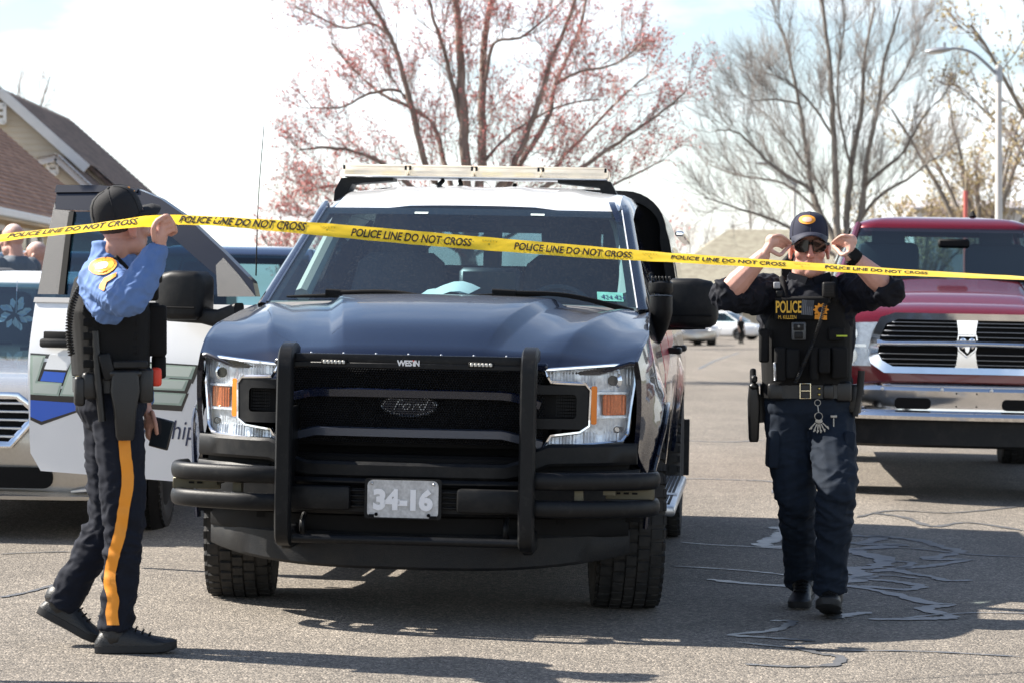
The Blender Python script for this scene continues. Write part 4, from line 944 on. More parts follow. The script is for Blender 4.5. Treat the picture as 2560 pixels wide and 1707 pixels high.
for s_ in (-1, 1):
    b = MB(); b.loft([[(s_ * .62, y, 2.0), (s_ * .72, y, 1.995), (s_ * .755, y, 1.93), (s_ * .76, y, 1.872), (s_ * .70, y, 1.89), (s_ * .66, y, 1.965), (s_ * .44, y, 1.985), (s_ * .44, y, 1.998)] for y in (2.12, 2.28)]); b.build('mounting_foot', M_blackplastic, lb)
MB().tube(catmull([(-.18, 2.18, 1.99), (-.19, 2.1, 1.955), (-.13, 2.08, 1.935), (-.08, 2.12, 1.96), (-.09, 2.2, 1.99)], 5), .012, 8).build('cable', M_rubber, lb)
MB().tube([(.13, 2.25, 1.93), (.13, 2.25, 1.985)], [.03, .008], 8).build('roof_aerial', M_blackplastic, P)

# --- cab sides
def cabx(y, z):
    if z <= 1.30: return sidex(y, z, False)
    return sidex(y, 1.30, False) - (z - 1.30) * .385 - .12 * max(0, z - 1.62) ** 1.4
M_doorwhite = M_white
def side_panel(nm, ol, m, par=P, off=0.0, s_=1, holes=(), thick=.03, step=.07, **k):
    mb = MB().panel(ol, lambda y, z: (cabx(y, z) + off, y, z), step=step, thick=thick, d=(1, 0, 0), holes=holes)
    if s_ < 0: mb.flip_x()
    return mb.build(nm, m, par, angle=50, **k)
win1 = [(1.02, 1.37), (1.86, 1.37), (1.86, 1.79), (1.58, 1.79)]
d1 = side_panel('door', [(.81, .50), (1.90, .50), (1.93, .60), (1.93, 1.305), (.81, 1.305)], M_white)
side_panel('window_frame', [(.83, 1.307), (1.93, 1.307), (1.93, 1.86), (1.50, 1.86), (1.36, 1.80)], M_navy, d1, holes=[win1])
side_panel('window', win1, M_sideglass, d1, off=-.012, thick=.004)
side_panel('sill_moulding', [(.83, 1.300), (1.93, 1.300), (1.93, 1.33), (.83, 1.33)], M_alu, d1, off=.008, thick=.01)
win2 = [(2.02, 1.37), (2.80, 1.37), (2.86, 1.5), (2.80, 1.79), (2.02, 1.79)]
d2 = side_panel('door', [(1.945, .50), (2.6, .50), (2.75, .62), (2.86, .9), (3.02, 1.0), (3.02, 1.305), (1.945, 1.305)], M_white)
side_panel('window_frame', [(1.945, 1.307), (3.02, 1.307), (2.98, 1.80), (2.9, 1.86), (1.945, 1.86)], M_navy, d2, holes=[win2])
side_panel('window', win2, M_sideglass, d2, off=-.012, thick=.004)
side_panel('rocker', [(.80, .42), (3.1, .42), (3.1, .495), (.80, .495)], M_white, off=-.01)
side_panel('corner_panel', [(3.03, .55), (3.16, .55), (3.16, 1.84), (3.03, 1.84)], M_navy)
# closed passenger side: rear door, front aperture stays open (its door is swung wide)
d3 = side_panel('door', [(1.945, .50), (2.6, .50), (2.75, .62), (2.86, .9), (3.02, 1.0), (3.02, 1.305), (1.945, 1.305)], M_white, s_=-1)
side_panel('window_frame', [(1.945, 1.307), (3.02, 1.307), (2.98, 1.80), (2.9, 1.86), (1.945, 1.86)], M_navy, d3, s_=-1, holes=[win2])
side_panel('window', win2, M_sideglass, d3, off=-.012, thick=.004, s_=-1)
side_panel('rocker', [(.80, .42), (3.1, .42), (3.1, .495), (.80, .495)], M_white, off=-.01, s_=-1)
side_panel('corner_panel', [(3.03, .55), (3.16, .55), (3.16, 1.84), (3.03, 1.84)], M_navy, s_=-1)
M_vinylred = pbr('vinyl_red', (.62, .03, .06), .3, 0, .6); M_vinylblack = pbr('vinyl_black', (.01, .01, .012), .3, 0, .6); M_vinylblue = pbr('vinyl_blue', (.02, .12, .62), .35, 0, .5)
side_panel('stripe', [(.83, .95), (1.25, 1.02), (1.90, 1.10), (1.90, 1.24), (1.4, 1.20), (.83, 1.18)], M_vinylred, d1, off=.002, thick=.002)
side_panel('stripe', [(1.96, 1.10), (2.9, 1.16), (3.0, 1.26), (1.96, 1.22)], M_vinylred, d2, off=.002, thick=.002)
for tx_, y_, dd in (('POL', .90, d1), ('ICE', 2.02, d2)):
    tb = MB(); text_on(tb, tx_, lambda u, v: (cabx(y_ + u, .72 + v) + .004, y_ + u, .72 + v), .36, xs=1.15, shear=.25, bold=.01); tb.build('lettering', M_vinylblack, dd, flat=True)
for y, dd in ((1.80, d1), (2.84, d2)):
    b = MB(); b.box((1.035, y, 1.115), (.035, .20, .035), None, 0, .012, 2); b.box((1.0, y - .085, 1.115), (.06, .03, .03)); b.box((1.0, y + .085, 1.115), (.06, .03, .03)); b.build('handle', M_blackplastic, dd)
# bed with cap
bo = [(3.18, .62)] + [p for p in reversed(arc(3.68, .42, .46, 0, 180, 14)) if p[1] > .5] + [(4.25, .58), (4.98, .66), (4.98, 1.33), (3.18, 1.33)]
for s_ in (1, -1):
    mb = MB().panel(bo, lambda y, z: (sidex(y, z, False) + .03 * math.exp(-((math.hypot(y - 3.68, z - .42) - .5) / .09) ** 2), y, z), step=.08, thick=.02, d=(1, 0, 0))
    if s_ < 0: mb.flip_x()
    bs = mb.build('bed_side', M_navy, P, angle=50)
    b = MB().box((s_ * 1.0, 4.12, .50), (.10, .02, .34), None, 0, .004).build('mud_flap', M_rubber, P)
MB().box((0, 4.98, .98), (1.86, .05, .68), None, 0, .02).build('tailgate', M_navy, P)
MB().box((0, 5.08, .62), (1.9, .16, .18), None, 0, .03).build('rear_bumper', M_chrome, P)
def capring(y, sc_=0.0):
    pts = [(.985 - sc_, 1.335), (.975 - sc_, 1.50), (.935 - sc_, 1.72)] + [(.68 + (.235 - sc_ * .6) * math.cos(a_), 1.77 + (.228 - sc_) * math.sin(a_)) for a_ in np.linspace(.06, PI / 2, 9)] + [(.35, 2.005 - sc_)]
    return [(x, y, z) for x, z in pts] + [(-x, y, z) for x, z in reversed(pts)]
cap = MB().loft([capring(3.22), capring(4.9)], caps=(False, False), wrap=False).build('bed_cap', M_white, P, angle=40)
MB().loft([capring(3.17, .0), capring(3.17, .055), capring(3.25, .055)], caps=(False, False), wrap=False).build('cap_rim', M_blackplastic, cap, angle=40)
MB().loft([capring(3.16, -.004), capring(3.24, -.004)], caps=(False, False), wrap=False).build('cap_edge', M_navy, cap, angle=40)
for y_, m_, nm in ((3.27, M_black, 'cap_front'), (4.86, M_white, 'cap_rear')):
    ol = [(x, z) for x, _, z in capring(y_, .04)]; b = MB().panel(ol, lambda x, z: (x, y_, z), step=.12, thick=.015, d=(0, -1, 0), holes=[rrect(-.66, 1.42, .66, 1.80, .06)]); cf = b.build(nm, m_, cap)
    MB().panel(rrect(-.66, 1.42, .66, 1.80, .06), lambda x, z: (x, y_ + .006, z), step=.2).build('cap_glass', glass('cap_glass', (.6, .68, .7), .015, 1.5) if y_ < 4 else MATS['cap_glass'], cf)
for s_ in (1, -1): 
    b = MB().panel(rrect(3.45, 1.42, 4.7, 1.70, .05), lambda y, z: (s_ * (interp([1.335, 1.5, 1.72], [.985, .975, .935], z) + .006), y, z), step=.15).build('cap_window', M_sideglass, cap)
MB().box((.99, 4.05, 1.76), (.05, 1.7, .03), None, 0, .008).build('drip_rail', M_chrome, cap)
# window visors along the driver side
b = MB().panel([(1.28, 1.70), (1.5, 1.84), (2.95, 1.84), (2.95, 1.76), (1.5, 1.74)], lambda y, z: (cabx(y, z) + .022, y, z), step=.1, thick=.004, d=(1, 0, 0)); b.build('rain_visor', pbr('smoked_plastic', (.015, .015, .017), .1, 0, .4), d1)

# --- mirrors (driver side here, the other rides on the open door)
def mirror(par, M):
    b = MB(); rings = []
    for x, y0, y1, z0, z1, r in ((.0, .04, .13, .105, .175, .02), (.012, .005, .16, .02, .215, .03), (.04, -.01, .17, .003, .238, .035), (.16, -.012, .17, .0, .240, .035), (.225, -.004, .165, .006, .228, .04), (.25, .015, .155, .022, .20, .045), (.262, .05, .13, .06, .155, .03)):
        rings.append([(x, a_, c_) for a_, c_ in rrect(y0, z0, y1, z1, min(r, (y1 - y0) * .45, (z1 - z0) * .45), 4)])
    b.loft(rings, M=M); m_ = b.build('mirror', M_blackplastic, par, angle=50)
    a_ = MB(); a_.loft([[(x, y_, z_) for y_, z_ in rrect(.03, z0, .14, z1, .02, 3)] for x, z0, z1 in ((-.16, -.035, .09), (-.06, -.03, .055), (.02, -.012, .06), (.2, -.004, .055))], M=M); a_.build('mirror_arm', M_blackplastic, m_, angle=50)
    l_ = MB(); l_.add([(.03, .165, .03), (.22, .165, .03), (.22, .165, .2), (.03, .165, .2)], [(0, 1, 2, 3)], M=M); l_.build('mirror_glass', M_chrome, m_)
    k_ = MB(); k_.tube([(x, -.012, .062) for x in (.03, .1, .23)], .004, 6, M=M); k_.build('seam', M_black, m_)
    return m_
mirror(d1, Matrix.Translation((.985, .90, 1.235)))
b = MB().panel([(.84, 1.31), (1.06, 1.31), (1.02, 1.40), (.96, 1.46), (.90, 1.41)], lambda y, z: (cabx(y, z) + .006, y, z), step=.06, thick=.03, d=(1, 0, 0)); b.build('mirror_base', M_blackplastic, d1)

# --- pillar spotlight
q = MB(); sp0 = Vector((.985, .60, 1.20)); q.tube(catmull([sp0 + Vector((-.02, .05, -.03)), sp0 + Vector((-.012, 0, .04)), sp0 + Vector((-.004, -.03, .11)), sp0 + Vector((-.004, -.04, .185))], 6), [.018, .044, .056, .055], 18); sl_ = q.build('spotlight', M_blackplastic, P)
q = MB(); q.lathe([(.001, .0), (.05, .0), (.058, .012), (.058, .05), (.045, .06), (.001, .06)], 18, Matrix.Translation(sp0 + Vector((-.004, -.05, .195)))); 
for i in range(6): q.box(sp0 + Vector((-.044 + i * .016, -.06, .262)), (.006, .07, .03), None, 0, .002)
q.build('spotlight_head', M_blackplastic, sl_)
# --- aerial
MB().tube(catmull([tin(640, 690, .62), tin(646, 500, .62), tin(660, 316, .62)], 6), [.004, .0022, .0018], 6).build('aerial', M_black, P)

# --- running boards
for s_ in (1, -1):
    b = MB().box((s_ * .985, 1.95, .365), (.15, 2.3, .05), None, 0, .014, 2).build('running_board', M_alu, P)
    g = MB()
    for i in range(5): g.box((s_ * .985 - .04 + i * .02, 1.95, .393), (.012, 2.1, .006))
    g.build('tread_strip', M_rubber, b); MB().box((s_ * .985, 1.55, .394), (.13, .12, .008), None, 0, .002).build('logo_pad', M_alu, b)

# --- wheels
def tyre_mesh(r=.418, w=.285, lugs=True):
    b = MB(); prof = [(.225, -w * .40), (.25, -w * .46), (.33, -w * .52), (.385, -w * .5), (.408, -w * .44), (r - .002, -w * .36), (r - .002, w * .36), (.408, w * .44), (.385, w * .5), (.33, w * .52), (.25, w * .46), (.225, w * .40)]
    b.lathe([(a_ * r / .418, h) for a_, h in prof], 48, axis='X'); return b
def lug_mesh(r=.418, w=.285):
    b = MB(); n = 44
    for i in range(n):
        a0 = 2 * PI * i / n
        for row_, (x0, x1) in enumerate(((-.46, -.29), (-.26, -.10), (-.075, .075), (.10, .26), (.29, .46))):
            a = a0 + (row_ % 2) * PI / n; dr = .012 if abs(x0 + x1) < .7 else .008
            M = Matrix.Rotation(a, 4, 'X'); b.box((w * (x0 + x1) / 2, 0, r + .002 - (.006 if row_ in (0, 4) else 0)), (w * (x1 - x0), 2 * PI * r / n * .72, dr * 1.6), M @ Matrix.Rotation(.25 * (1 if row_ % 2 else -1), 4, 'Z') if False else M)
        for s_ in (-1, 1): b.box((s_ * w * .49, 0, r - .03), (.012, 2 * PI * r / n * .6, .05), Matrix.Rotation(a0, 4, 'X'))
    return b
def rim_mesh(w=.285):
    b = MB(); b.lathe([(.225, -w * .4), (.215, -w * .30), (.205, .0), (.215, w * .3), (.225, w * .4)], 32, axis='X')
    for i in range(6):
        M = Matrix.Rotation(2 * PI * i / 6, 4, 'X'); b.box((w * .28, 0, .13), (.03, .07, .17), M, 0, .012)
    b.lathe([(.001, w * .34), (.05, w * .34), (.06, w * .28), (.075, w * .24)], 20, axis='X'); b.lathe([(.20, w * .05), (.02, w * .05)], 24, axis='X'); return b
tme, lme, rme = tyre_mesh().mesh('tyre', M_rubber, 40), lug_mesh().mesh('tread', M_rubber, flat=True), rim_mesh().mesh('rim', M_alu, 35)
def wheel(par, x, y, steer=0.0, r=.418, right=True):
    o = bpy.data.objects.new('wheel', None); COL.objects.link(o); o.parent = par; o.location = (x, y, r); o.rotation_euler = (0, 0, steer + (0 if right else PI)); o.empty_display_size = .1
    o.scale = (1, r / .418, r / .418)
    for nm, me in (('tyre', tme), ('tread', lme), ('rim', rme)):
        c = bpy.data.objects.new(nm, me); COL.objects.link(c); c.parent = o
        if nm == 'tread': c['kind'] = 'stuff'
    return o
wheel(P, .862, 0, R(7), right=True); wheel(P, -.862, 0, R(7), right=False); wheel(P, .872, 3.68, 0, right=True); wheel(P, -.872, 3.68, 0, right=False)
b = MB(); b.box((0, 1.8, .50), (1.3, 5.2, .16)); b.tube([(-.75, 0, .40), (.75, 0, .40)], .05, 8); b.tube([(-.75, 3.68, .42), (.75, 3.68, .42)], .06, 8); b.box((0, .0, .62), (1.05, 1.35, .4)); b.box((0, 3.9, .75), (1.5, 2.0, .06)); b.box((0, 1.95, .52), (1.7, 2.3, .08)); b.build('chassis', M_black, P)
for s_ in (-1, 1): b = MB().tube(catmull([(s_ * .42, -.93, .36), (s_ * .42, -.99, .38), (s_ * .42, -1.0, .42), (s_ * .42, -.95, .45)], 4), .012, 8); b.build('tow_hook', M_blackplastic, P)

# --- cabin
b = MB(); b.panel([(-1, 0), (1, 0), (1, 1), (-1, 1)], lambda u, t: (u * .83, lerp(.46 + .12 * u * u, 1.05, t), 1.322 + .01 * math.sin(t * PI) - .05 * ss(.75, 1, t)), step=.1, thick=.05, d=(0, 0, 1)); b.box((0, 1.05, 1.1), (1.6, .12, .38), None, 0, .04); dash = b.build('dashboard', M_interior, P)
b = MB().panel(arc(0, 0, .20, 0, 180, 12), lambda u, v: (.45 + u, .82 + v * .3, 1.335 + .065 * math.sqrt(max(0, 1 - (u / .21) ** 2)) * (1 - v * 1.2)), step=.05, thick=.02, d=(0, 0, 1)).build('instrument_hood', M_interior, dash)
b = MB(); cst = Matrix.Translation((.45, 1.17, 1.26)) @ Matrix.Rotation(R(-28), 4, 'X'); b.tube([cst @ Vector((.185 * math.cos(a_), 0, .185 * math.sin(a_))) for a_ in np.linspace(0, 2 * PI, 33)[:-1]], .016, 8, closed=True); b.box((0, .0, 0), (.33, .03, .05), cst, 0, .01); b.box((0, .0, -.08), (.04, .03, .14), cst, 0, .01); b.build('steering_wheel', M_interior, P)
for s_ in (-1, 1):
    S = MB(); S.box((s_ * .45, 1.75, .98), (.52, .5, .18), None, 0, .06, 2); S.loft([[(s_ * .45 + dx_ * w_, y_ + dy_, z_) for dx_, dy_ in arc(0, 0, 1, 0, 360, 16, .0)[:-1] for _ in (0,)] if False else [(s_ * .45 + w_ * math.cos(a_), y_ + .07 * math.sin(a_), z_) for a_ in np.linspace(0, 2 * PI, 17)[:-1]] for w_, y_, z_ in ((.25, 1.96, 1.0), (.27, 2.0, 1.2), (.26, 2.04, 1.42), (.23, 2.07, 1.55), (.17, 2.08, 1.60))]); st_ = S.build('seat', M_seat, P, angle=60)
    S = MB(); S.loft([[(s_ * .45 + w_ * math.cos(a_), 2.1 + .055 * math.sin(a_), z_) for a_ in np.linspace(0, 2 * PI, 17)[:-1]] for w_, z_ in ((.12, 1.60), (.155, 1.64), (.16, 1.72), (.14, 1.78), (.09, 1.80))]); S.build('headrest', M_seat, st_, angle=60)
    S = MB().tube([(s_ * .45 - .06, 2.09, 1.58), (s_ * .45 - .06, 2.09, 1.65)], .007, 6); S.tube([(s_ * .45 + .06, 2.09, 1.58), (s_ * .45 + .06, 2.09, 1.65)], .007, 6); S.build('headrest_post', M_alu, st_)
b = MB(); b.box((0, 2.75, 1.2), (1.5, .16, .7), None, 0, .05); b.build('rear_bench', M_seat, P)
b = MB(); b.panel([(-.74, 1.30), (.74, 1.30), (.64, 1.82), (-.64, 1.82)], lambda x, z: (x, 2.42, z), step=.2, thick=.015, d=(0, -1, 0), holes=[rrect(-.60, 1.42, -.05, 1.76, .03), rrect(.05, 1.42, .60, 1.76, .03)]); prt = b.build('prisoner_partition', M_interior, P)
MB().add([(-.70, 3.14, 1.36), (.70, 3.14, 1.36), (.60, 3.14, 1.80), (-.60, 3.14, 1.80)], [(0, 1, 2, 3)]).build('rear_window', glass('rear_glass', (.6, .68, .7), .015, 1.5), P)
MB().panel([(-.72, 1.45), (.72, 1.45), (.70, 3.1), (-.70, 3.1)], lambda x, y: (x, y, roofz(y, x / .75) - .05), step=.3).build('headliner', pbr('headliner', (.30, .31, .31), .9), P)
b = MB(); b.box((.0, 1.40, 1.73), (.25, .03, .075), None, 0, .012, 2); b.tube([(0, 1.38, 1.77), (0, 1.33, 1.80)], .012, 6); b.build('rear_view_mirror', M_black, P)
b = MB(); b.box((.13, 1.36, 1.62), (.02, .01, .03)); b.box((.20, 1.36, 1.62), (.02, .01, .03)); b.build('tag_pair', pbr('tag_pale', (.6, .66, .62), .5), P)
b = MB(); b.box((.13, 1.10, 1.38), (.30, .2, .26), None, 0, .02); b.build('laptop', pbr('laptop_black', (.02, .02, .022), .4), P)
b = MB(); b.panel([(-.15, 0), (.12, -.02), (.16, .17), (-.10, .2)], lambda u, v: (u - .05, .66 + v * .8, 1.345 + .05 * math.sin(u * 9 + 1) ** 2 + v * .25), step=.05); b.build('paper', pbr('paper', (.75, .78, .75), .8), dash)
for s_ in (1,):
    b = MB(); b.tube(catmull([(s_ * .80, 1.0, 1.36), (s_ * .79, 1.25, 1.52), (s_ * .74, 1.52, 1.70), (s_ * .69, 1.7, 1.80)], 6), [.05, .04, .035, .03], 8); b.build('pillar_trim', pbr('pillar_trim', (.36, .40, .37), .8), P)
b = MB(); b.tube([(-.80, 1.05, 1.36), (-.70, 1.65, 1.79)], .04, 8); b.build('pillar_trim', MATS['pillar_trim'], P)

# --- open passenger door
PHI = R(76); DM0 = Matrix.Translation((-.955, .80, 0)) @ Matrix.Rotation(PHI, 4, 'Z'); DM = DM0 @ Matrix.Scale(1.115, 4, (0, 1, 0))   # closed door runs along +Y, outer face towards -X
DI = DM.inverted()
def dx_(y, z):       # outer skin offset of the door at distance y from its hinge
    if z <= 1.30: return -(sidex(2, z, False) - .955)
    return -(cabx(2, z) - .955)
def dpanel(nm, ol, m, par, off=0., thick=.03, holes=(), step=.07, **k):
    return MB().panel(ol, lambda y, z: (dx_(y, z) - off, y, z), step=step, thick=thick, d=(-1, 0, 0), holes=holes, M=DM).build(nm, m, par, angle=50, **k)
OD = dpanel('open_door', [(0, .425), (1.07, .462), (1.12, .55), (1.12, 1.305), (0.02, 1.305)], M_white, P, thick=.05)
OD['label'] = 'open front passenger door with POLICE lettering'
dpanel('sill_moulding', [(.30, 1.30), (1.125, 1.30), (1.125, 1.325), (.30, 1.325)], pbr('grey_moulding', (.30, .30, .30), .5), OD, off=.01, thick=.012)
mirror(OD, DM0 @ Matrix.Translation((-.10, .20, 1.225)) @ Matrix.Rotation(PI / 2, 4, 'Z') @ Matrix.Translation((0, .15, 0)) @ Matrix.Scale(-1, 4, (0, 1, 0)))
b = MB(); b.box((-.075, .945, 1.10), (.035, .20, .045), DM, 0, .014, 2); b.build('handle', M_blackplastic, OD); b = MB(); b.box((-.052, .945, 1.13), (.012, .19, .055), DM, 0, .02, 2); b.build('handle_recess', M_black, OD)
def dproj(px, py, off):
    # the point of the open door's outer skin seen at a photograph pixel
    o = DI @ TI @ Vector((0, 0, CAMH)); d = (DI @ TI).to_3x3() @ Vector(((px - 1280) / FPX, 1, -(py - HORI) / FPX)); x = -.045
    for _ in range(4):
        p = o + d * ((x - o.x) / d.x); x = dx_(p.y, p.z) - off
    return (p.y, p.z)
DQ = lambda l: [dproj(x, y, 0) for x, y in l]
dpanel('window_frame', DQ([(137, 524), (143, 465), (250, 466), (345, 474), (400, 497), (465, 542), (560, 632), (632, 705), (640, 742), (560, 742), (541, 690), (359, 530)]), M_navy2, OD, thick=.05)
dpanel('drip_moulding', DQ([(139, 482), (143, 463), (250, 464), (345, 472), (345, 480)]), M_navy2, OD, off=.010, thick=.03)
dpanel('pillar_trim', DQ([(94, 736), (147, 736), (176, 528), (139, 524), (137, 505)]), pbr('grained_grey_trim', (.065, .065, .068), .55, bump=.3, bscale=300), OD, thick=.05)
dpanel('window_seal', DQ([(147, 737), (162, 737), (186, 530), (174, 530)]), M_black, OD, off=.006, thick=.02)
dpanel('window', DQ([(160, 737), (184, 530), (359, 530), (541, 690), (560, 737)]), glass('door_glass', (.20, .34, .42), .015, 1.75), OD, off=-.012, thick=.004)
dpanel('sail_panel', DQ([(545, 742), (541, 664), (560, 645), (600, 690), (640, 742)]), MATS['grained_grey_trim'], OD, off=.006, thick=.012)
def decal(nm, px, m, off, cr=True):
    pl_ = [dproj(60 + x * .2551, 860 + y * .2551, off) for x, y in px]
    return dpanel(nm, pl_, m, OD, off=off, thick=.0012, step=.15)
M_sage = pbr('vinyl_sage', (.38, .48, .40), .35, 0, .5, vary=.12, vscale=8); M_sage2 = pbr('vinyl_pale_sage', (.52, .58, .52), .35, 0, .5)
decal('lettering_shadow', [(62, 85), (255, 98), (195, 240), (420, 255), (490, 115), (760, 130), (640, 545), (62, 485)], M_vinylblack, .0015)
decal('letter', [(62, 105), (212, 112), (130, 360), (372, 377), (338, 505), (62, 490)], M_sage, .003)
decal('letter_inlay', [(85, 118), (190, 122), (108, 378), (350, 392), (322, 488), (85, 474)], M_sage2, .0042)
decal('letter_gap', [(250, 102), (475, 118), (412, 252), (200, 242)], M_white, .0032)
decal('blue_block', [(196, 262), (408, 277), (378, 374), (158, 357)], M_vinylblue, .003)
decal('letter', [(480, 130), (740, 140), (640, 515), (348, 503)], M_sage, .003)
decal('letter_inlay', [(500, 150), (720, 160), (625, 498), (372, 487)], M_sage2, .0042)
decal('blue_band_edge', [(62, 485), (620, 520), (560, 650), (170, 790), (62, 740)], M_vinylblack, .0012)
decal('blue_band', [(62, 545), (600, 580), (545, 635), (172, 755), (62, 708)], M_vinylblue, .0027)
decal('lettering_shadow', [(900, 150), (1730, 205), (1655, 385), (1640, 380), (1598, 480), (1615, 480), (1548, 655), (820, 610)], M_vinylblack, .0015)
for q in ([(930, 170), (1682, 217), (1640, 340), (900, 300)], [(895, 315), (1612, 347), (1572, 455), (870, 425)], [(865, 440), (1588, 482), (1540, 600), (830, 560)]):
    decal('letter', q, M_sage, .003); c_ = (sum(p[0] for p in q) / 4, sum(p[1] for p in q) / 4); decal('letter_inlay', [(lerp(p[0], c_[0], .07), lerp(p[1], c_[1], .28)) for p in q], M_sage2, .0042)
y1, z1 = dproj(60 + 1735 * .2551 - 12, 860 + 935 * .2551, 0)
vs, fs = text_mesh('Township', .135, shear=.28, xs=.74); wt = max(v[0] for v in vs)
tb = MB(); tb.add([(dx_(y1 + wt - u, z1 + v) - .003, y1 + wt - u, z1 + v) for u, v in vs], fs, 0, DM); tb.build('script_lettering', pbr('script_navy', (.03, .04, .09), .5), OD, flat=True)
# ================================================================ other vehicles
M_silver = pbr('champagne_paint', (.50, .475, .43), .26, .55, 1.0, vary=.05, vscale=60)
M_red = pbr('red_paint', (.155, .003, .011), .24, .35, 1.0, vary=.08, vscale=60)
M_ink = pbr('dark_blue_paint', (.012, .022, .06), .2, .4, 1.0)
M_carglass = glass('car_glass', (.40, .56, .60), .015, 1.55)
def half(hw, zb, zt, zm=None, crown=.03, sh=.86):
    zm = zm or lerp(zb, zt, .55)
    o = [(0, zb), (hw * .80, zb), (hw * .95, zb + .06), (hw * .99, lerp(zb, zm, .55)), (hw, zm), (hw * .985, lerp(zm, zt, .55)), (hw * .955, lerp(zm, zt, .85)), (hw * sh, zt), (hw * sh * .66, zt + crown * .7), (hw * sh * .33, zt + crown * .95), (0, zt + crown)]
    return o
def body_loft(st):
    rings = []
    for y, hw, zb, zt, *k in st:
        h = half(hw, zb, zt, *(k[:1] or [None]), *(k[1:2] or [.03]))
        rings.append([(x, y, z) for x, z in h] + [(-x, y, z) for x, z in reversed(h[1:-1])])
    return MB().loft(rings)
def rr_ring(y0, y1, hw, z, r, n=5, hw1=None):
    # plan outline of the glasshouse at height z, y0 front, y1 rear; front corners follow hw, rear hw1
    hw1 = hw1 or hw; o = []
    for cx, cy, a in ((1, y1, 0), (-1, y1, 90), (-1, y0, 180), (1, y0, 270)):
        w = hw1 if cy == y1 else hw
        for i in range(n + 1):
            t = R(a + 90 * i / n); o.append((cx * (w - r) + r * math.cos(t), (cy - r if cy == y1 else cy + r) + r * math.sin(t), z))
    return o
def glasshouse(root, paint, b0, b1, r0, r1, zb, zr, hwb, hwr, mids=(), pr=.035, roofm=None, crown=.05):
    A = rr_ring(b0, b1, hwb, zb, .16); B = rr_ring(r0, r1, hwr, zr, .16); k = len(A) // 4
    g = MB().loft([A, [tuple(lerp(a, b, .5) + (0.012 * (1 if a > 0 else -1) if i == 0 else 0) for i, (a, b) in enumerate(zip(p, q))) for p, q in zip(A, B)], B], caps=(False, False)); g.build('window_glass', M_carglass, root, angle=50)
    f = MB(); C = Vector((0, (r0 + r1) / 2, 0))
    rings = [[(C.x + (p[0]) * s_, C.y + (p[1] - C.y) * s_, zr + dz) for p in B] for s_, dz in ((1.012, -.03), (1.01, .0), (.96, .035), (.8, .035 + crown * .6), (.5, .035 + crown * .9), (.15, .035 + crown))]
    f.loft(rings, caps=(False, True)); f.build('roof', roofm or paint, root, angle=50)
    for i in (2, 8, 14, 20):
        MB().tube([Vector(A[i]).lerp(Vector(B[i]), t) for t in (-.05, .5, 1.03)], [pr * 1.4, pr, pr], 8, ell=.8).build('pillar', paint, root)
    for y in mids:
        t = (y - b0) / (b1 - b0); yr_ = lerp(r0, r1, t)
        for s_ in (-1, 1): MB().tube([(s_ * (hwb + .004), y, zb), (s_ * (hwr + .012), yr_ * .5 + y * .5, zr)], pr * 1.1, 6, ell=.4).build('pillar', M_black, root)
def cabin_fill(root, y0, y1, zb, hw):
    b = MB(); b.box((0, (y0 + y1) / 2, zb - .25), (hw * 1.8, y1 - y0, .3), None, 0, .05); b.build('cabin', M_interior, root)
    for s_ in (-1, 1):
        b = MB(); b.box((s_ * .42, lerp(y0, y1, .42), zb + .1), (.48, .14, .55), None, 0, .06, 2); b.box((s_ * .42, lerp(y0, y1, .43), zb + .43), (.26, .1, .2), None, 0, .05, 2); b.build('seat', M_seat, root)
    MB().box((0, y0 + .45, zb - .02), (hw * 1.7, .5, .08), None, 0, .03).build('dashboard', M_interior, root)

# --- silver sedan at the left edge
sx, sy = -3.03, 14.0
S = thing('sedan', 'champagne silver sedan parked at the left behind the open police door', 'car', (sx, sy, gz(sx, sy)), (0, ROLL, R(-1)))
st = [(-.02, .74, .29, .70), (.03, .87, .235, .77), (.10, .945, .22, .81), (.30, .97, .22, .855), (.7, .965, .22, .90), (1.3, .97, .22, .965, .62, .04), (1.55, .97, .22, 1.0, .62, .03), (3.9, .965, .22, 1.02), (4.6, .94, .24, 1.0), (4.98, .86, .3, .93), (5.1, .7, .4, .85)]
body_loft(st).build('body', M_silver, S, angle=50)
glasshouse(S, M_silver, 1.05, 4.5, 2.05, 3.7, .985, 1.43, .80, .60, (2.75,), roofm=M_white)
cabin_fill(S, 1.5, 4.2, 1.0, .76)
def sf(x): return -.035 + .15 * max(0, abs(x) / .95) ** 4
hexo = [(-.30, .79), (.30, .79), (.415, .70), (.27, .525), (-.27, .525), (-.415, .70)]
g = MB().panel(hexo, lambda x, z: (x, sf(x) - .012 + (z - .66) * .12, z), step=.1, thick=.02, d=(0, -1, 0)).build('grille', M_black, S)
MB().tube([(x, sf(x) - .03 + (z - .66) * .12, z) for x, z in resample(hexo, .06)], .022, 8, closed=True, ell=.6).build('grille_surround', M_chrome, g)
for z in (.57, .615, .66, .705, .75):
    w = interp([.525, .70, .79], [.27, .40, .30], z); MB().box((0, sf(0) - .028 + (z - .66) * .12, z), (2 * w, .02, .016), None, 0, .004).build('grille_bar', M_alu, g)
MB().tube([(.075 * math.cos(a_), sf(0) - .055, .66 + .03 * math.sin(a_)) for a_ in np.linspace(0, 2 * PI, 25)[:-1]], .008, 6, closed=True).build('badge', M_chrome, g)
MB().panel(rrect(-.50, .285, .50, .40, .05), lambda x, z: (x, sf(x) - .012 + max(0, .3 - z) * .2, z), step=.1, thick=.03, d=(0, -1, 0)).build('lower_intake', M_black, S)
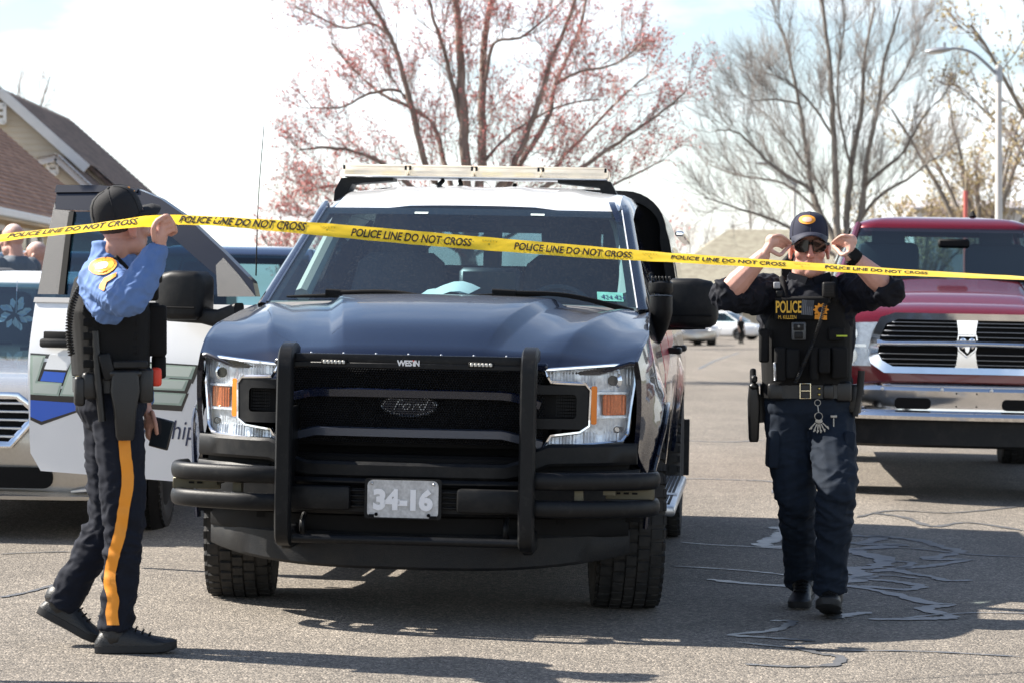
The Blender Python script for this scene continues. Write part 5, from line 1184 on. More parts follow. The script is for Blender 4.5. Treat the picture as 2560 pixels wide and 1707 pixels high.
for s_ in (-1, 1):
    def m2(mb, nm, m, par):
        if s_ < 0: mb.flip_x()
        return mb.build(nm, m, par)
    h = m2(MB().panel([(.50, .745), (.62, .79), (.86, .83), (.90, .80), (.84, .73), (.62, .68), (.49, .69)], lambda x, z: (x, sf(x) - .012 + (z - .7) * .5 - .02, z), step=.06, thick=.02, d=(0, -1, 0)), 'headlight', M_reflector, S)
    m2(MB().panel([(.50, .745), (.62, .79), (.86, .83), (.90, .80), (.84, .73), (.62, .68), (.49, .69)], lambda x, z: (x, sf(x) - .03 + (z - .7) * .5 - .02, z), step=.06, thick=.005, d=(0, -1, 0)), 'lens', M_lens, h)
    v = m2(MB().panel([(.63, .335), (.66, .365), (.88, .37), (.86, .315), (.70, .305)], lambda x, z: (x, sf(x) - .012, z), step=.06, thick=.02, d=(0, -1, 0)), 'fog_lamp_vent', M_black, S)
    m2(MB().tube(catmull([(.60, sf(.6) - .015, .27), (.72, sf(.72) - .02, .285), (.90, sf(.9) - .02, .31)], 5), [.006, .016, .006], 6), 'bright_trim', M_alu, v)
    m2(MB().loft([[(x, sf(x) + a_, z) for a_, z in ((.02, .215), (-.05, .225), (-.055, .245), (.02, .265))] for x in (0.0, .3, .6, .8, .9, .94)]), 'splitter', M_silver, S)
    m2(MB().lathe([(.42, .93), (.35, .972), (.001, .972)], 24, Matrix.Translation((0, .98, .33)), axis='X'), 'wheel_arch', M_black, S)
    wheel(S, s_ * .84, .98, 0, .335, s_ > 0); wheel(S, s_ * .84, 3.85, 0, .335, s_ > 0)
    b = MB(); b.tube([(s_ * .80, 1.6, 1.04), (s_ * .92, 1.58, 1.07)], .03, 6); b.box((s_ * 1.0, 1.6, 1.09), (.2, .12, .14), None, 0, .05, 2); b.build('mirror', M_silver, S)
for x0 in (-.7, .05):
    MB().tube([(x0, 1.18, 1.03), (x0 + .35, 1.26, 1.055), (x0 + .68, 1.28, 1.06)], .012, 6).build('wiper', M_black, S)
F = thing('flower_ornament', 'shiny white flower ornament hanging behind the sedan windscreen', 'ornament', at(40, 783, sy + 1.9))
M_petal = pbr('pearl_petal', (.70, .72, .82), .25, .3, .6)
for i in range(14):
    a_ = i * 2.39; r_ = .012 + .0035 * i; pm = Matrix.Translation((r_ * math.cos(a_), -.01 - .002 * (14 - i), r_ * math.sin(a_) - .004)) @ Matrix.Rotation(-a_, 4, 'Y')
    MB().add([pm @ Vector(q) for q in ((0, 0, 0), (.03, -.012, .018), (.058, -.004, .01), (.065, .004, -.004), (.035, -.01, -.02))], [(0, 1, 2), (0, 2, 3), (0, 3, 4)]).build('petal', M_petal, F, flat=True)
MB().tube([(0, 0, .0), (0, .02, .12), (0, .05, .24)], .002, 5).build('cord', M_petal, F)

# --- dark SUVs behind
def suv(label, x, y, yaw, paint):
    T = thing('suv', label, 'car', (x, y, gz(x, y)), (0, ROLL, R(yaw)))
    body_loft([(-.02, .75, .45, .9), (.05, .88, .32, .98), (.25, .96, .28, 1.02), (1.1, .99, .28, 1.10), (1.35, .99, .28, 1.12), (4.4, .98, .28, 1.14), (4.75, .95, .32, 1.12), (4.85, .85, .4, 1.0)]).build('body', paint, T, angle=50)
    glasshouse(T, paint, .95, 4.72, 1.75, 4.45, 1.11, 1.68, .84, .66, (2.2, 3.3)); cabin_fill(T, 1.4, 4.2, 1.1, .8)
    g_ = MB().panel(rrect(-.5, .62, .5, .92, .06), lambda a, b: (a, -.035, b), step=.2, thick=.03, d=(0, -1, 0)).build('grille', M_black, T)
    for z in (.70, .77, .84): MB().box((0, -.06, z), (.9, .02, .02)).build('grille_bar', M_chrome, g_)
    for s_ in (-1, 1):
        MB().box((s_ * .70, .0, .88), (.26, .12, .14), None, 0, .03).build('headlight', M_reflector, T)
        b = MB(); b.box((s_ * 1.08, 1.45, 1.17), (.2, .12, .17), None, 0, .05, 2); b.box((s_ * .95, 1.45, 1.12), (.12, .06, .05)); b.build('mirror', paint, T)
        wheel(T, s_ * .86, .95, 0, .39, s_ > 0); wheel(T, s_ * .86, 3.8, 0, .39, s_ > 0)
    return T
suv('dark blue SUV behind the open police door and the police pickup', -2.25, 18.0, -2, M_ink)
suv('dark SUV standing behind the two bald bystanders at the left', -5.0, 24.5, -6, pbr('black_teal_paint', (.008, .02, .026), .2, .3, 1.0))

# --- red pickup
rx, ry = 3.16, 17.8
RP = thing('red_pickup', 'dark red pickup with chrome crosshair grille and chrome bumper at the right', 'pickup truck', (rx, ry, gz(rx, ry)), (0, ROLL, R(-5)))
K = 1.0
def rbody(z): return z
st = [(.0, .80, .62, 1.16, .95), (.03, .93, .60, 1.25, .95), (.10, .985, .56, 1.315, .95), (.28, 1.01, .52, 1.36, .98), (.7, 1.02, .5, 1.41, 1.0), (1.25, 1.02, .5, 1.46, 1.0), (1.5, 1.02, .5, 1.48, 1.0), (3.6, 1.02, .5, 1.50, 1.0), (5.7, 1.02, .55, 1.48, 1.0), (5.75, 1.0, .6, 1.46, 1.0)]
body_loft(st).build('body', M_red, RP, angle=50)
def rhood(u, t):
    x = u * lerp(.80, .86, t); a = abs(x); y = lerp(.05 + .05 * u * u, 1.22 + .12 * u * u, t); w = lerp(.42, .50, t)
    z = lerp(1.285, 1.515, t ** .8) - .05 * (a / .86) ** 3 - .05 * (1 - ss(0, .12, t)); z += .045 * ss(w + .10, w - .02, a) * ss(.08, .4, t) + .03 * math.exp(-((a - .72) / .09) ** 2) * ss(.1, .5, t); return (x, y, z + .02)
MB().panel([(-1, 0), (1, 0), (1, 1), (-1, 1)], rhood, step=.035).build('hood', M_red, RP, angle=50)
glasshouse(RP, M_red, 1.14, 3.5, 1.98, 3.25, 1.50, 1.985, .885, .70, (2.4,), crown=.07); cabin_fill(RP, 1.45, 3.3, 1.5, .85)
MB().box((0, 3.5, 1.35), (1.9, .1, .4)).build('cab_back', M_red, RP)
def rg(x): return -.085 + .055 * (abs(x) / .66) ** 2.5
go = [(-.50, 1.318), (.50, 1.318), (.60, 1.285), (.65, 1.19), (.69, 1.04), (.665, .965), (.57, .90), (-.57, .90), (-.665, .965), (-.69, 1.04), (-.65, 1.19), (-.60, 1.285)]
gi = [(-.48, 1.272), (.48, 1.272), (.56, 1.24), (.60, 1.15), (.615, 1.04), (.585, .985), (.51, .945), (-.51, .945), (-.585, .985), (-.615, 1.04), (-.60, 1.15), (-.56, 1.24)]
gr = MB().panel(go, lambda x, z: (x, rg(x) - .03 + .02 * math.cos((z - 1.09) * 9), z), step=.05, thick=.10, d=(0, -1, 0), holes=[gi]).build('grille', M_chrome, RP, angle=50)
MB().panel(go, lambda x, z: (x, rg(x) + .022 - .02 * (abs(x) / .66) ** 2, z), step=.2).build('grille_back', M_black, gr)
MB().sweep([(x, rg(x) - .045, 1.10 + .012 * math.cos(x * 2)) for x in np.linspace(-.62, .62, 15)], [(-.02, -.023), (.012, -.021), (.03, 0), (.012, .021), (-.02, .023)]).build('crosshair_bar', M_chrome, gr, angle=50)
b = MB(); b.loft([[(s_ * w, y, z) for s_, w, y in ((-1, wb, -.03), (-1, wf, -.075), (1, wf, -.075), (1, wb, -.03))] for z, wb, wf in ((1.285, .095, .075), (1.20, .085, .062), (1.12, .085, .062), (1.04, .085, .062), (.98, .095, .07), (.925, .11, .085))]); b.build('crosshair_post', M_chrome, gr, angle=30)
for z in (1.035, .998, .965, 1.155, 1.190, 1.225, 1.252):
    w = interp([.945, .985, 1.04, 1.15, 1.24, 1.272], [.50, .58, .61, .595, .55, .47], z)
    for s_ in (-1, 1): MB().box((s_ * (.07 + w) / 2, rg(.35) - .005, z), (w - .07, .03, .0065), None, 0, .002).build('grille_slat', MATS['dull_chrome'], gr)
for q in ((-.535, 1.225, 0),): pass
# shield badge with a horned ram's head
sh = [(-.062, 1.165), (.062, 1.165), (.068, 1.12), (.058, 1.07), (.0, 1.022), (-.058, 1.07), (-.068, 1.12)]
bdg = MB().panel(sh, lambda x, z: (x, -.088, z), step=.05, thick=.015, d=(0, -1, 0)).build('badge', M_black, gr); MB().tube([(x, -.096, z) for x, z in resample(sh, .03)], .009, 6, closed=True).build('badge_rim', M_chrome, bdg)
rm = MB()
rm.prism([(-.016, 1.12), (.016, 1.12), (.020, 1.10), (.012, 1.06), (.0, 1.045), (-.012, 1.06), (-.020, 1.10)], lambda x, z: (x, -.108, z), (0, .012, 0))
for s_ in (-1, 1): rm.tube(catmull([(s_ * .008, -.104, 1.122), (s_ * .028, -.106, 1.142), (s_ * .046, -.106, 1.128), (s_ * .046, -.106, 1.098), (s_ * .030, -.107, 1.084), (s_ * .022, -.107, 1.095)], 4), [.011, .013, .012, .010, .006], 7)
rm.build('ram_head', M_chrome, bdg)
def rbm(x): return -.10 + .28 * (abs(x) / 1.02) ** 3.5
prf = [(.14, .845), (.05, .842), (.015, .828), (-.02, .80), (-.030, .78), (-.022, .74), (-.012, .67), (-.014, .642), (-.046, .622), (-.056, .602), (-.046, .578), (.03, .562), (.14, .57)]
bm_ = MB().loft([[(x, rbm(x) + a_, z + .012 * (abs(x) > .72) * 0) for a_, z in prf] for x in np.linspace(-1.02, 1.02, 33)]).build('bumper', pbr('bumper_chrome', (.72, .72, .73), .09, 1.0, vary=.06, vscale=6), RP, angle=35)
for s_ in (-1, 1):
    MB().panel(rrect(s_ * .37 - .125, .652, s_ * .37 + .125, .728, .03), lambda x, z: (x, rbm(x) - .0165 - .010 * max(0, (z - .67) / .06), z), step=.08, thick=.02, d=(0, -1, 0)).build('bumper_opening', M_black, bm_)
    for x in (.58, .17): MB().lathe([(.001, -.006), (.011, -.005), (.013, .0)], 10, Matrix.Translation((s_ * x, rbm(x) - .030, .79)), axis='Y').build('parking_sensor', M_alu, bm_)
    for z in (.765, .675): MB().lathe([(.001, -.001), (.006, .0)], 8, Matrix.Translation((s_ * .07, rbm(.07) - (.029 if z > .7 else .015), z)), axis='Y').build('bolt_hole', M_black, bm_)
    h = MB().panel([(.62, 1.25), (.95, 1.235), (.985, 1.10), (.96, .945), (.66, .945), (.69, 1.05)], lambda x, z: (x, interp([.6, .8, .93, .985], [-.03, -.025, .0, .07], x) - .01, z), step=.06, thick=.03, d=(0, -1, 0))
    l_ = MB().panel([(.62, 1.25), (.95, 1.235), (.985, 1.10), (.96, .945), (.66, .945), (.69, 1.05)], lambda x, z: (x, interp([.6, .8, .93, .985], [-.03, -.025, .0, .07], x) - .035, z), step=.06, thick=.006, d=(0, -1, 0)); dv = MB().box((.83, .0, 1.085), (.27, .08, .02))
    for q in (h, l_, dv):
        if s_ < 0: q.flip_x()
    hh = h.build('headlight', M_reflector, RP); l_.build('lens', M_lens, hh); dv.build('lamp_divider', M_chrome, hh)
    for z in (1.165, 1.015): MB().lathe([(.001, .01), (.045, .005), (.062, -.012), (.066, -.012)], 18, Matrix.Translation((s_ * .82, -.03, z)), axis='Y').build('lamp_bowl', M_chrome, hh)
    b = MB(); b.loft([[(s_ * x, y, z) for y, z in rrect(1.36, z0, 1.50, z1, .04, 3)] for x, z0, z1 in ((1.02, 1.56, 1.70), (1.08, 1.53, 1.76), (1.22, 1.53, 1.76), (1.27, 1.58, 1.70))]); b.box((s_ * .97, 1.43, 1.58), (.14, .08, .06)); b.build('mirror', M_black, RP, angle=50)
    wheel(RP, s_ * .87, 1.0, 0, .41, s_ > 0); wheel(RP, s_ * .87, 4.57, 0, .41, s_ > 0)
MB().loft([[(x, rbm(x) + a_, z) for a_, z in ((.05, .57), (.04, .40), (.10, .38), (.16, .57))] for x in np.linspace(-.92, .92, 17)]).build('air_dam', M_blackplastic, RP, angle=40)
MB().box((0, 2.8, .52), (1.3, 5.2, .2)).build('chassis', M_black, RP)
for x0 in (-.66, .02): MB().tube([(x0, 1.16, 1.545), (x0 + .33, 1.22, 1.57), (x0 + .62, 1.24, 1.575)], .012, 6).build('wiper', M_black, RP)
MB().box((0.05, 1.75, 1.86), (.24, .03, .07), None, 0, .02).build('rear_view_mirror', M_black, RP)
MB().tube([(.25, 2.4, 2.09), (.25, 2.42, 2.14)], [.03, .008], 8).build('roof_aerial', M_black, RP)

# --- far parked cars
def far_car(label, x, y, yaw, paint):
    T = thing('parked_car', label, 'car', (x, y, gz(x, y)), (0, 0, R(yaw)), group='cars parked far down the road')
    body_loft([(-.02, .7, .3, .62), (.1, .85, .22, .72), (.9, .9, .2, .85), (1.2, .9, .2, .92), (3.6, .9, .2, .95), (4.4, .86, .22, .9), (4.5, .75, .3, .8)]).build('body', paint, T, angle=50)
    glasshouse(T, paint, .95, 4.1, 1.7, 3.4, .93, 1.38, .8, .6, (2.5,))
    for s_ in (-1, 1):
        MB().box((s_ * .68, 4.46, .74), (.3, .08, .14), None, 0, .03).build('tail_light', M_red_l, T); MB().box((s_ * .66, .0, .62), (.3, .1, .12), None, 0, .03).build('headlight', M_reflector, T)
        wheel(T, s_ * .8, .9, 0, .32, s_ > 0); wheel(T, s_ * .8, 3.6, 0, .32, s_ > 0)
M_red_l = M_red if False else MATS['red_lens']
def fx(px, Y): return (px - 1280) / FPX * Y
far_car('white car parked far away beside the person in black', fx(1790, 118), 118, 100, M_white)
far_car('white car with blue windscreen far away behind the officer in sunglasses', fx(1905, 128), 128, 62, M_white)
far_car('silver car far away just below the black side mirror', fx(1742, 104), 104, 8, M_silver)
far_car('white car far away half hidden by the police pickup mirror', fx(1700, 124), 124, 92, M_white)
# ================================================================ people
def remesh(mb, vox, smooth=4, fac=.5):
    me = bpy.data.meshes.new('tmp'); me.from_pydata(mb.v, [], mb.f); o = bpy.data.objects.new('tmp', me); COL.objects.link(o)
    m = o.modifiers.new('r', 'REMESH'); m.mode = 'VOXEL'; m.voxel_size = vox
    if smooth: m = o.modifiers.new('s', 'SMOOTH'); m.iterations = smooth; m.factor = fac
    dg = bpy.context.evaluated_depsgraph_get(); r = bpy.data.meshes.new_from_object(o.evaluated_get(dg)); bpy.data.objects.remove(o); bpy.data.meshes.remove(me)
    return r
def folds(me, amp, fr, seed=0.0, mask=None):
    # cloth creases: warped ridges at three sizes, sharp in the crease and soft between
    nr = [v.normal.copy() for v in me.vertices]; nn = mnoise.noise
    for v, q in zip(me.vertices, nr):
        p = v.co; w = Vector((nn(p * 5 + Vector((seed, 0, 0))), nn(p * 5 + Vector((0, seed, 0))), nn(p * 5 + Vector((0, 0, seed))))) * .05; d = p + w
        t = d.z * fr[2] + d.x * fr[2] * .5
        a = 1 - abs(nn(Vector((d.x * fr[0] + seed, d.y * fr[1], t)))) * 2.6; b = 1 - abs(nn(Vector((d.x * fr[0] * 2.2, d.y * fr[1] * 2.2 + seed, d.z * fr[2] * 2.1 - d.x * fr[2] * .8)))) * 2.6; c = nn(Vector((d.x * 22, d.y * 22, d.z * 30 + seed)))
        k = mask(p) if mask else 1.0; v.co = p + q * (amp * k * (max(-.4, a) * .65 + max(-.4, b) * .42 - .22 + c * .10))
def put(me, name, mat, parent, **k):
    me.name = name; me.materials.clear(); me.materials.append(mat); me.polygons.foreach_set('use_smooth', [True] * len(me.polygons)); me.update()
    inv = parent_world(parent).inverted(); me.transform(inv); o = bpy.data.objects.new(name, me); return link(o, parent, **k)
def parent_world(p):
    M = Matrix.Identity(4)
    while p: M = p.matrix_basis @ M; p = p.parent
    return M
def pb_(mb, name, mat, parent, **k):
    inv = parent_world(parent).inverted(); mb.v = [tuple(inv @ Vector(v)) for v in mb.v]; return mb.build(name, mat, parent, **k)
class Fr:
    def __init__(s, o, f):
        s.o = Vector(o); s.f = Vector(f).normalized(); s.u = Vector((0, 0, 1)); s.r = s.f.cross(s.u).normalized(); s.u = s.r.cross(s.f)
    def p(s, r, f, u): return s.o + s.r * r + s.f * f + s.u * u
    def m(s, r=0, f=0, u=0): 
        M = Matrix((s.r, s.f, s.u)).transposed().to_4x4(); M.translation = s.p(r, f, u); return M
def sup(fr, c, w, d, n=24, e=2.5, fb=0.0):
    o = []
    for i in range(n):
        t = 2 * PI * i / n; a, b = math.cos(t), math.sin(t)
        o.append(Vector(c) + fr.r * (w * math.copysign(abs(a) ** (2 / e), a)) + fr.f * (d * math.copysign(abs(b) ** (2 / e), b)))
    return o
def torso(mb, fr, rows, n=24, e=2.5):
    mb.loft([sup(fr, c, w, d, n, e) for c, w, d in rows]); return mb
def caps(mb, pts, r, n=12, ell=1.0, up=None):
    P = catmull(pts, 5); rr = [interp(np.linspace(0, 1, len(r)), r, i / (len(P) - 1)) for i in range(len(P))]
    mb.tube(P, rr, n, ell=ell, up=up); mb.sphere(P[0], rr[0] * .99, 12, 8); mb.sphere(P[-1], rr[-1] * .99, 12, 8); return mb
def head(mb, h, s=1.0, ears=True):
    def e(r, f, u, a, b, c): mb.sphere(h.p(r * s, f * s, u * s), (1, 1, 1), 16, 10, M=None) if False else mb.add(*ell_(h, r * s, f * s, u * s, a * s, b * s, c * s))
    e(0, -.012, .035, .076, .096, .100); e(0, .035, -.045, .060, .062, .078); e(0, .062, -.100, .030, .030, .026)
    for q in (-1, 1):
        e(q * .036, .064, -.022, .030, .028, .028); e(q * .042, .02, -.075, .026, .05, .034); e(q * .011, .104, -.030, .010, .012, .009)
        if ears: e(q * .080, -.006, -.012, .009, .020, .034); e(q * .084, -.012, .004, .011, .016, .020); e(q * .081, .002, -.036, .008, .011, .012)
        e(q * .034, .082, .028, .028, .018, .010)
    caps(mb, [h.p(0, .090 * s, .022 * s), h.p(0, .104 * s, -.006 * s), h.p(0, .114 * s, -.030 * s)], [.009 * s, .011 * s, .014 * s], 10)
    e(0, .090, -.056, .025, .012, .0075); e(0, .088, -.069, .021, .012, .008); e(0, .052, .05, .058, .03, .045)
def ell_(h, r, f, u, a, b, c, n=18, k=12):
    vs = []; fs = []
    for i in range(k + 1):
        th = PI * i / k
        for j in range(n):
            ph = 2 * PI * j / n; vs.append(h.p(r + a * math.sin(th) * math.cos(ph), f + b * math.sin(th) * math.sin(ph), u + c * math.cos(th)))
    for i in range(k):
        for j in range(n): fs.append((i * n + j, (i + 1) * n + j, (i + 1) * n + (j + 1) % n, i * n + (j + 1) % n))
    return vs, fs
def fingers(mb, chains, r=.0085):
    for c in chains: caps(mb, c, [r, r * .95, r * .8], 8)
def tint(me, base, spots):
    a = me.color_attributes.new('col', 'FLOAT_COLOR', 'POINT'); b = np.array(base)
    P = np.array([v.co[:] for v in me.vertices]); C = np.tile(b, (len(P), 1))
    for c, rad, col in spots:
        d = np.linalg.norm(P - np.array(c), axis=1); w = np.clip(1.6 - 1.6 * d / rad, 0, 1)[:, None]; C = C * (1 - w) + np.array(col) * w
    out_ = np.ones((len(P), 4)); out_[:, :3] = C; a.data.foreach_set('color', out_.ravel())
def ray_px(bv, px, py, off=.003):
    o = Vector((0, 0, CAMH)); d = Vector(((px - 1280) / FPX, 1, -(py - HORI) / FPX)).normalized(); h, n, i, dist = bv.ray_cast(o, d)
    if h is None: return None
    if n.dot(d) > 0: n = -n
    return h + n * off
def drape(mb, bv, poly, step, off=.003, mi=0):
    # cloth patch laid on the surface found behind a photograph outline
    t = MB().panel(poly, lambda u, v: (u, v, 0), step=step); P = [ray_px(bv, x, y, off) for x, y, _ in t.v]; ids = {}; vs = []
    for i, p in enumerate(P):
        if p is not None: ids[i] = len(vs); vs.append(p)
    mb.add(vs, [tuple(ids[i] for i in f) for f in t.f if all(i in ids for i in f)], mi); return mb
def drape_text(mb, bv, txt, x0, y0, h, off=.004, slope=0.0, xs=1.0, mi=0, **k):
    vs, fs = text_mesh(txt, 1.0, **k); P = [ray_px(bv, x0 + u * h * 1.38 * xs, y0 - v * h * 1.38 + slope * u * h, off) for u, v in vs]
    if all(p is not None for p in P): mb.add(P, fs, mi)
    return mb
def merged(*ms):
    vs = []; fs = []
    for o in ms:
        M = parent_world(o); b = len(vs); vs += [M @ v.co for v in o.data.vertices]; fs += [tuple(i + b for i in p.vertices) for p in o.data.polygons]
    return BVHTree.FromPolygons(vs, fs)
def shoe(name, parent, heel, toe, sole_m, up_m, w=.05, h=.11, boot=None, pitch=0):
    # sole and upper lofted from heel to toe
    d = (toe - heel); L_ = d.length; f = Fr(heel, d) if abs(d.normalized().z) < .95 else Fr(heel, (1, 0, 0)); 
    prof = [(-.005, .55, .04, .0), (.02, .82, .085, .0), (.07, .88, .105, .0), (.12, .80, .10, .0), (.17, .86, .078, .0), (.22, 1.0, .060, .0), (.265, .95, .048, .004), (.295, .7, .038, .010), (.31, .35, .028, .016)]
    k = L_ / .30; a = MB(); b = MB(); ra = []; rb = []
    for y, ww, hh, lift in prof:
        c = f.p(0, y * k, 0); W_ = w * ww
        ra.append([c + f.r * (W_ * 1.08 * x) + f.u * (z + lift) for x, z in ((-1, .028), (-1, .004), (-.85, 0), (.85, 0), (1, .004), (1, .028))])
        rb.append([c + f.r * (W_ * x) + f.u * (lift + .024 + (hh - .024) * z) for x, z in ((-1, 0), (-1, .45), (-.72, .82), (-.3, 1), (.3, 1), (.72, .82), (1, .45), (1, 0))])
    a.loft(ra); b.loft(rb)
    if boot: caps(b, [f.p(0, .065 * k, .06), boot], [.052, .056], 12)
    o = pb_(b, name, up_m, parent, angle=50); pb_(a, 'sole', sole_m, o, angle=40)
    l_ = MB()
    for i in range(4):
        y = .125 + i * .026; l_.tube([f.p(-.028, y * k, .092 - i * .009), f.p(0, y * k + .006, .106 - i * .011), f.p(.028, y * k, .092 - i * .009)], .0035, 5)
    pb_(l_, 'laces', M_black, o); return o
def ball_cap(parent, h, mat, s=1.0, tilt=0.0, brim_m=None, hs=1.0):
    c = MB(); n = 28; rings = []
    for u, k in ((.012, 1.0), (.035, 1.005), (.065, .98), (.095, .90), (.118, .74), (.132, .50), (.139, .22), (.140, .03)):
        u = .012 + (u - .012) * hs
        rings.append([h.p(.083 * k * s * math.cos(t), (-.008 + .103 * k * math.sin(t)) * s, (u + .010 * (math.sin(t) * .5 + .5) * (1 - k * .3)) * s) for t in np.linspace(0, 2 * PI, n + 1)[:-1]])
    c.loft(rings, caps=(False, True)); o = pb_(c, 'cap', mat, parent, angle=60)
    b = MB(); m = 17; g = []
    for rr_, dz in ((.0, .004), (.35, .008), (.7, .004), (1.0, -.010)):
        g.append([h.p(.080 * s * math.cos(t) * (1 - .06 * rr_), (.010 + .083 * math.sin(t) ** .8 * (1) + .080 * rr_ * math.sin(t) ** .6) * s if 0 < math.sin(t) else .01 * s, (.022 + dz - .020 * math.cos(t) ** 2 * (.4 + rr_)) * s) for t in np.linspace(.06, PI - .06, m)])
    vs = [p for r_ in g for p in r_]; fs = [(i * m + j, i * m + j + 1, (i + 1) * m + j + 1, (i + 1) * m + j) for i in range(3) for j in range(m - 1)]
    N_ = len(vs); vs += [p - h.u * .005 for p in vs]; fs2 = fs + [tuple(q + N_ for q in reversed(f_)) for f_ in fs]
    rim = [3 * m + j for j in range(m)]; fs2 += [(rim[j + 1], rim[j], rim[j] + N_, rim[j + 1] + N_) for j in range(m - 1)]
    b.add(vs, fs2); pb_(b, 'brim', brim_m or mat, o, angle=50)
    pb_(MB().sphere(h.p(0, -.008 * s, (.014 + .130 * hs) * s), .007, 8, 6), 'cap_button', mat, o)
    sm = MB()
    for q in range(6):
        t0 = PI / 6 + q * PI / 3; sm.tube([h.p(.0845 * k * s * math.cos(t0), (-.008 + .1045 * k * math.sin(t0)) * s, (.012 + (u - .012) * hs + .010 * (math.sin(t0) * .5 + .5) * (1 - k * .3) + .001) * s) for u, k in ((.012, 1.0), (.065, .98), (.095, .90), (.118, .74), (.132, .50), (.139, .22))], .0012, 4)
    pb_(sm, 'seam', brim_m or mat, o); return o
def coil(mb, pts, r=.011, wire=.0032, pitch=.0085):
    P = catmull(pts, 12); seg = [0]
    for i in range(1, len(P)): seg.append(seg[-1] + (P[i] - P[i - 1]).length)
    n = int(seg[-1] / pitch); o = []
    for k in range(n * 8 + 1):
        d = seg[-1] * k / (n * 8); j = min(len(P) - 2, int(np.searchsorted(seg, d, 'right')) - 1); f = (d - seg[j]) / max(1e-6, seg[j + 1] - seg[j]); p = P[j].lerp(P[j + 1], f)
        t = (P[j + 1] - P[j]).normalized(); u = t.orthogonal().normalized(); u = (Vector((0, 1, .2)) - t * t.dot(Vector((0, 1, .2)))).normalized(); w = t.cross(u); a = 2 * PI * k / 8; o.append(p + u * r * math.cos(a) + w * r * math.sin(a))
    mb.tube(o, wire, 5); return mb
M_shirtblue = pbr('blue_shirt', (.095, .175, .38), .8, vary=.06, vscale=30, bump=.1, bscale=500)
M_trouser = pbr('navy_trousers', (.0055, .0075, .0150), .85, vary=.15, vscale=25, bump=.12, bscale=600, spec=.25)
M_trouser2 = pbr('dark_blue_cargo', (.0085, .0145, .026), .85, vary=.15, vscale=25, bump=.12, bscale=600, spec=.25)
M_vest = pbr('black_nylon', (.0055, .0055, .006), .8, spec=.25, vary=.2, vscale=20, bump=.3, bscale=350)
M_leather = pbr('black_leather', (.005, .005, .0055), .4, vary=.2, vscale=30, bump=.15, bscale=200)
M_capblk = pbr('black_cap_cloth', (.0075, .0075, .009), .85, bump=.15, bscale=600)
M_capnavy = pbr('navy_cap_cloth', (.010, .012, .032), .85, bump=.15, bscale=600)
M_orange = pbr('orange_stripe', (.75, .27, .015), .6, vary=.05, vscale=20)
M_orangep = pbr('patch_orange', (.80, .30, .02), .65, vary=.12, vscale=120)
M_gold = pbr('gold_thread', (.72, .42, .04), .55)
M_patchw = pbr('patch_white', (.75, .70, .62), .7)
M_navyshirt = pbr('navy_shirt', (.005, .0062, .0115), .8, vary=.12, vscale=25, bump=.12, bscale=500, spec=.25)
M_sole = pbr('shoe_sole', (.012, .012, .0125), .7)
M_shoe = pbr('black_shoe', (.005, .005, .0055), .45, vary=.2, vscale=40, bump=.2, bscale=200)
M_grey_t = pbr('grey_t_shirt', (.10, .12, .145), .85, vary=.06)

# ---------------------------------------------------------------- officer at the left, holding up the tape
YA = 9.55
A = thing('person', 'officer in blue shirt and black vest walking right and lifting the yellow tape', 'person', Vector(((300 - 1280) / FPX * YA, YA, gz(-1.47))))
fA = Fr((0, 0, 0), (math.cos(R(14)), math.sin(R(14)), 0))
a_ = lambda x, y, Y=YA: at(x, y, Y)
pel, chs, nck = a_(278, 990), a_(272, 760), a_(278, 655)
hA = Fr(a_(308, 567, YA - .02), (math.cos(R(39)), math.sin(R(39)), .06))
shR, elR, wrR = a_(256, 704, YA - .19), a_(322, 752, YA - .43), a_(398, 622, YA - .37)
shL, elL, wrL = a_(290, 700, YA + .20), a_(325, 865, YA + .26), a_(362, 1005, YA + .16)
hipR, knR, anR = a_(292, 1010, YA - .09), a_(312, 1288, YA - .09), a_(293, 1545, YA - .08)
hipL, knL, anL = a_(270, 1010, YA + .10), a_(274, 1300, YA + .10), a_(162, 1492, YA + .10)
b = MB(); head(b, hA, .96); caps(b, [nck + Vector((0, 0, -.03)), hA.p(0, -.03, -.075)], [.066, .058])
torso(b, fA, [(pel - Vector((0, 0, .08)), .10, .085), (pel, .165, .105), (pel.lerp(chs, .4), .15, .095), (chs, .18, .115), (chs + Vector((0, 0, .10)), .185, .10), (nck, .08, .07)])
caps(b, [shR, elR], [.06, .045]); caps(b, [elR, elR.lerp(wrR, .4), wrR], [.045, .043, .029]); caps(b, [shL, elL], [.06, .045]); caps(b, [elL, elL.lerp(wrL, .4), wrL], [.045, .042, .028])
for h_, k_, n_ in ((hipR, knR, anR), (hipL, knL, anL)): caps(b, [h_, h_.lerp(k_, .5), k_], [.09, .075, .056]); caps(b, [k_, k_.lerp(n_, .35), n_], [.056, .058, .038])
# raised right hand: knuckles to the left and up, fingers wrapped over the tape
kn = a_(405, 566, YA - .37); caps(b, [wrR, wrR.lerp(kn, .55), kn], [.028, .036, .034], ell=.72)
ch = []
for i, (dx_1, dy_1, dd) in enumerate(((-8, -20, -.030), (0, -8, -.012), (6, 5, .006), (8, 17, .022))):
    k0 = a_(400 + dx_1, 572 + dy_1, YA - .39 + dd * .4); ch.append([k0, a_(425 + dx_1 * .8, 556 + dy_1 * .8 + i * 2, YA - .395 + dd * .5), a_(436 + dx_1 * .5, 572 + dy_1 * .5, YA - .37 + dd * .4), a_(424 + dx_1 * .3, 582 + dy_1 * .4, YA - .345)])
fingers(b, ch, .0086); fingers(b, [[a_(386, 600, YA - .40), a_(384, 570, YA - .42), a_(396, 552, YA - .415), a_(410, 550, YA - .40)]], .0108)
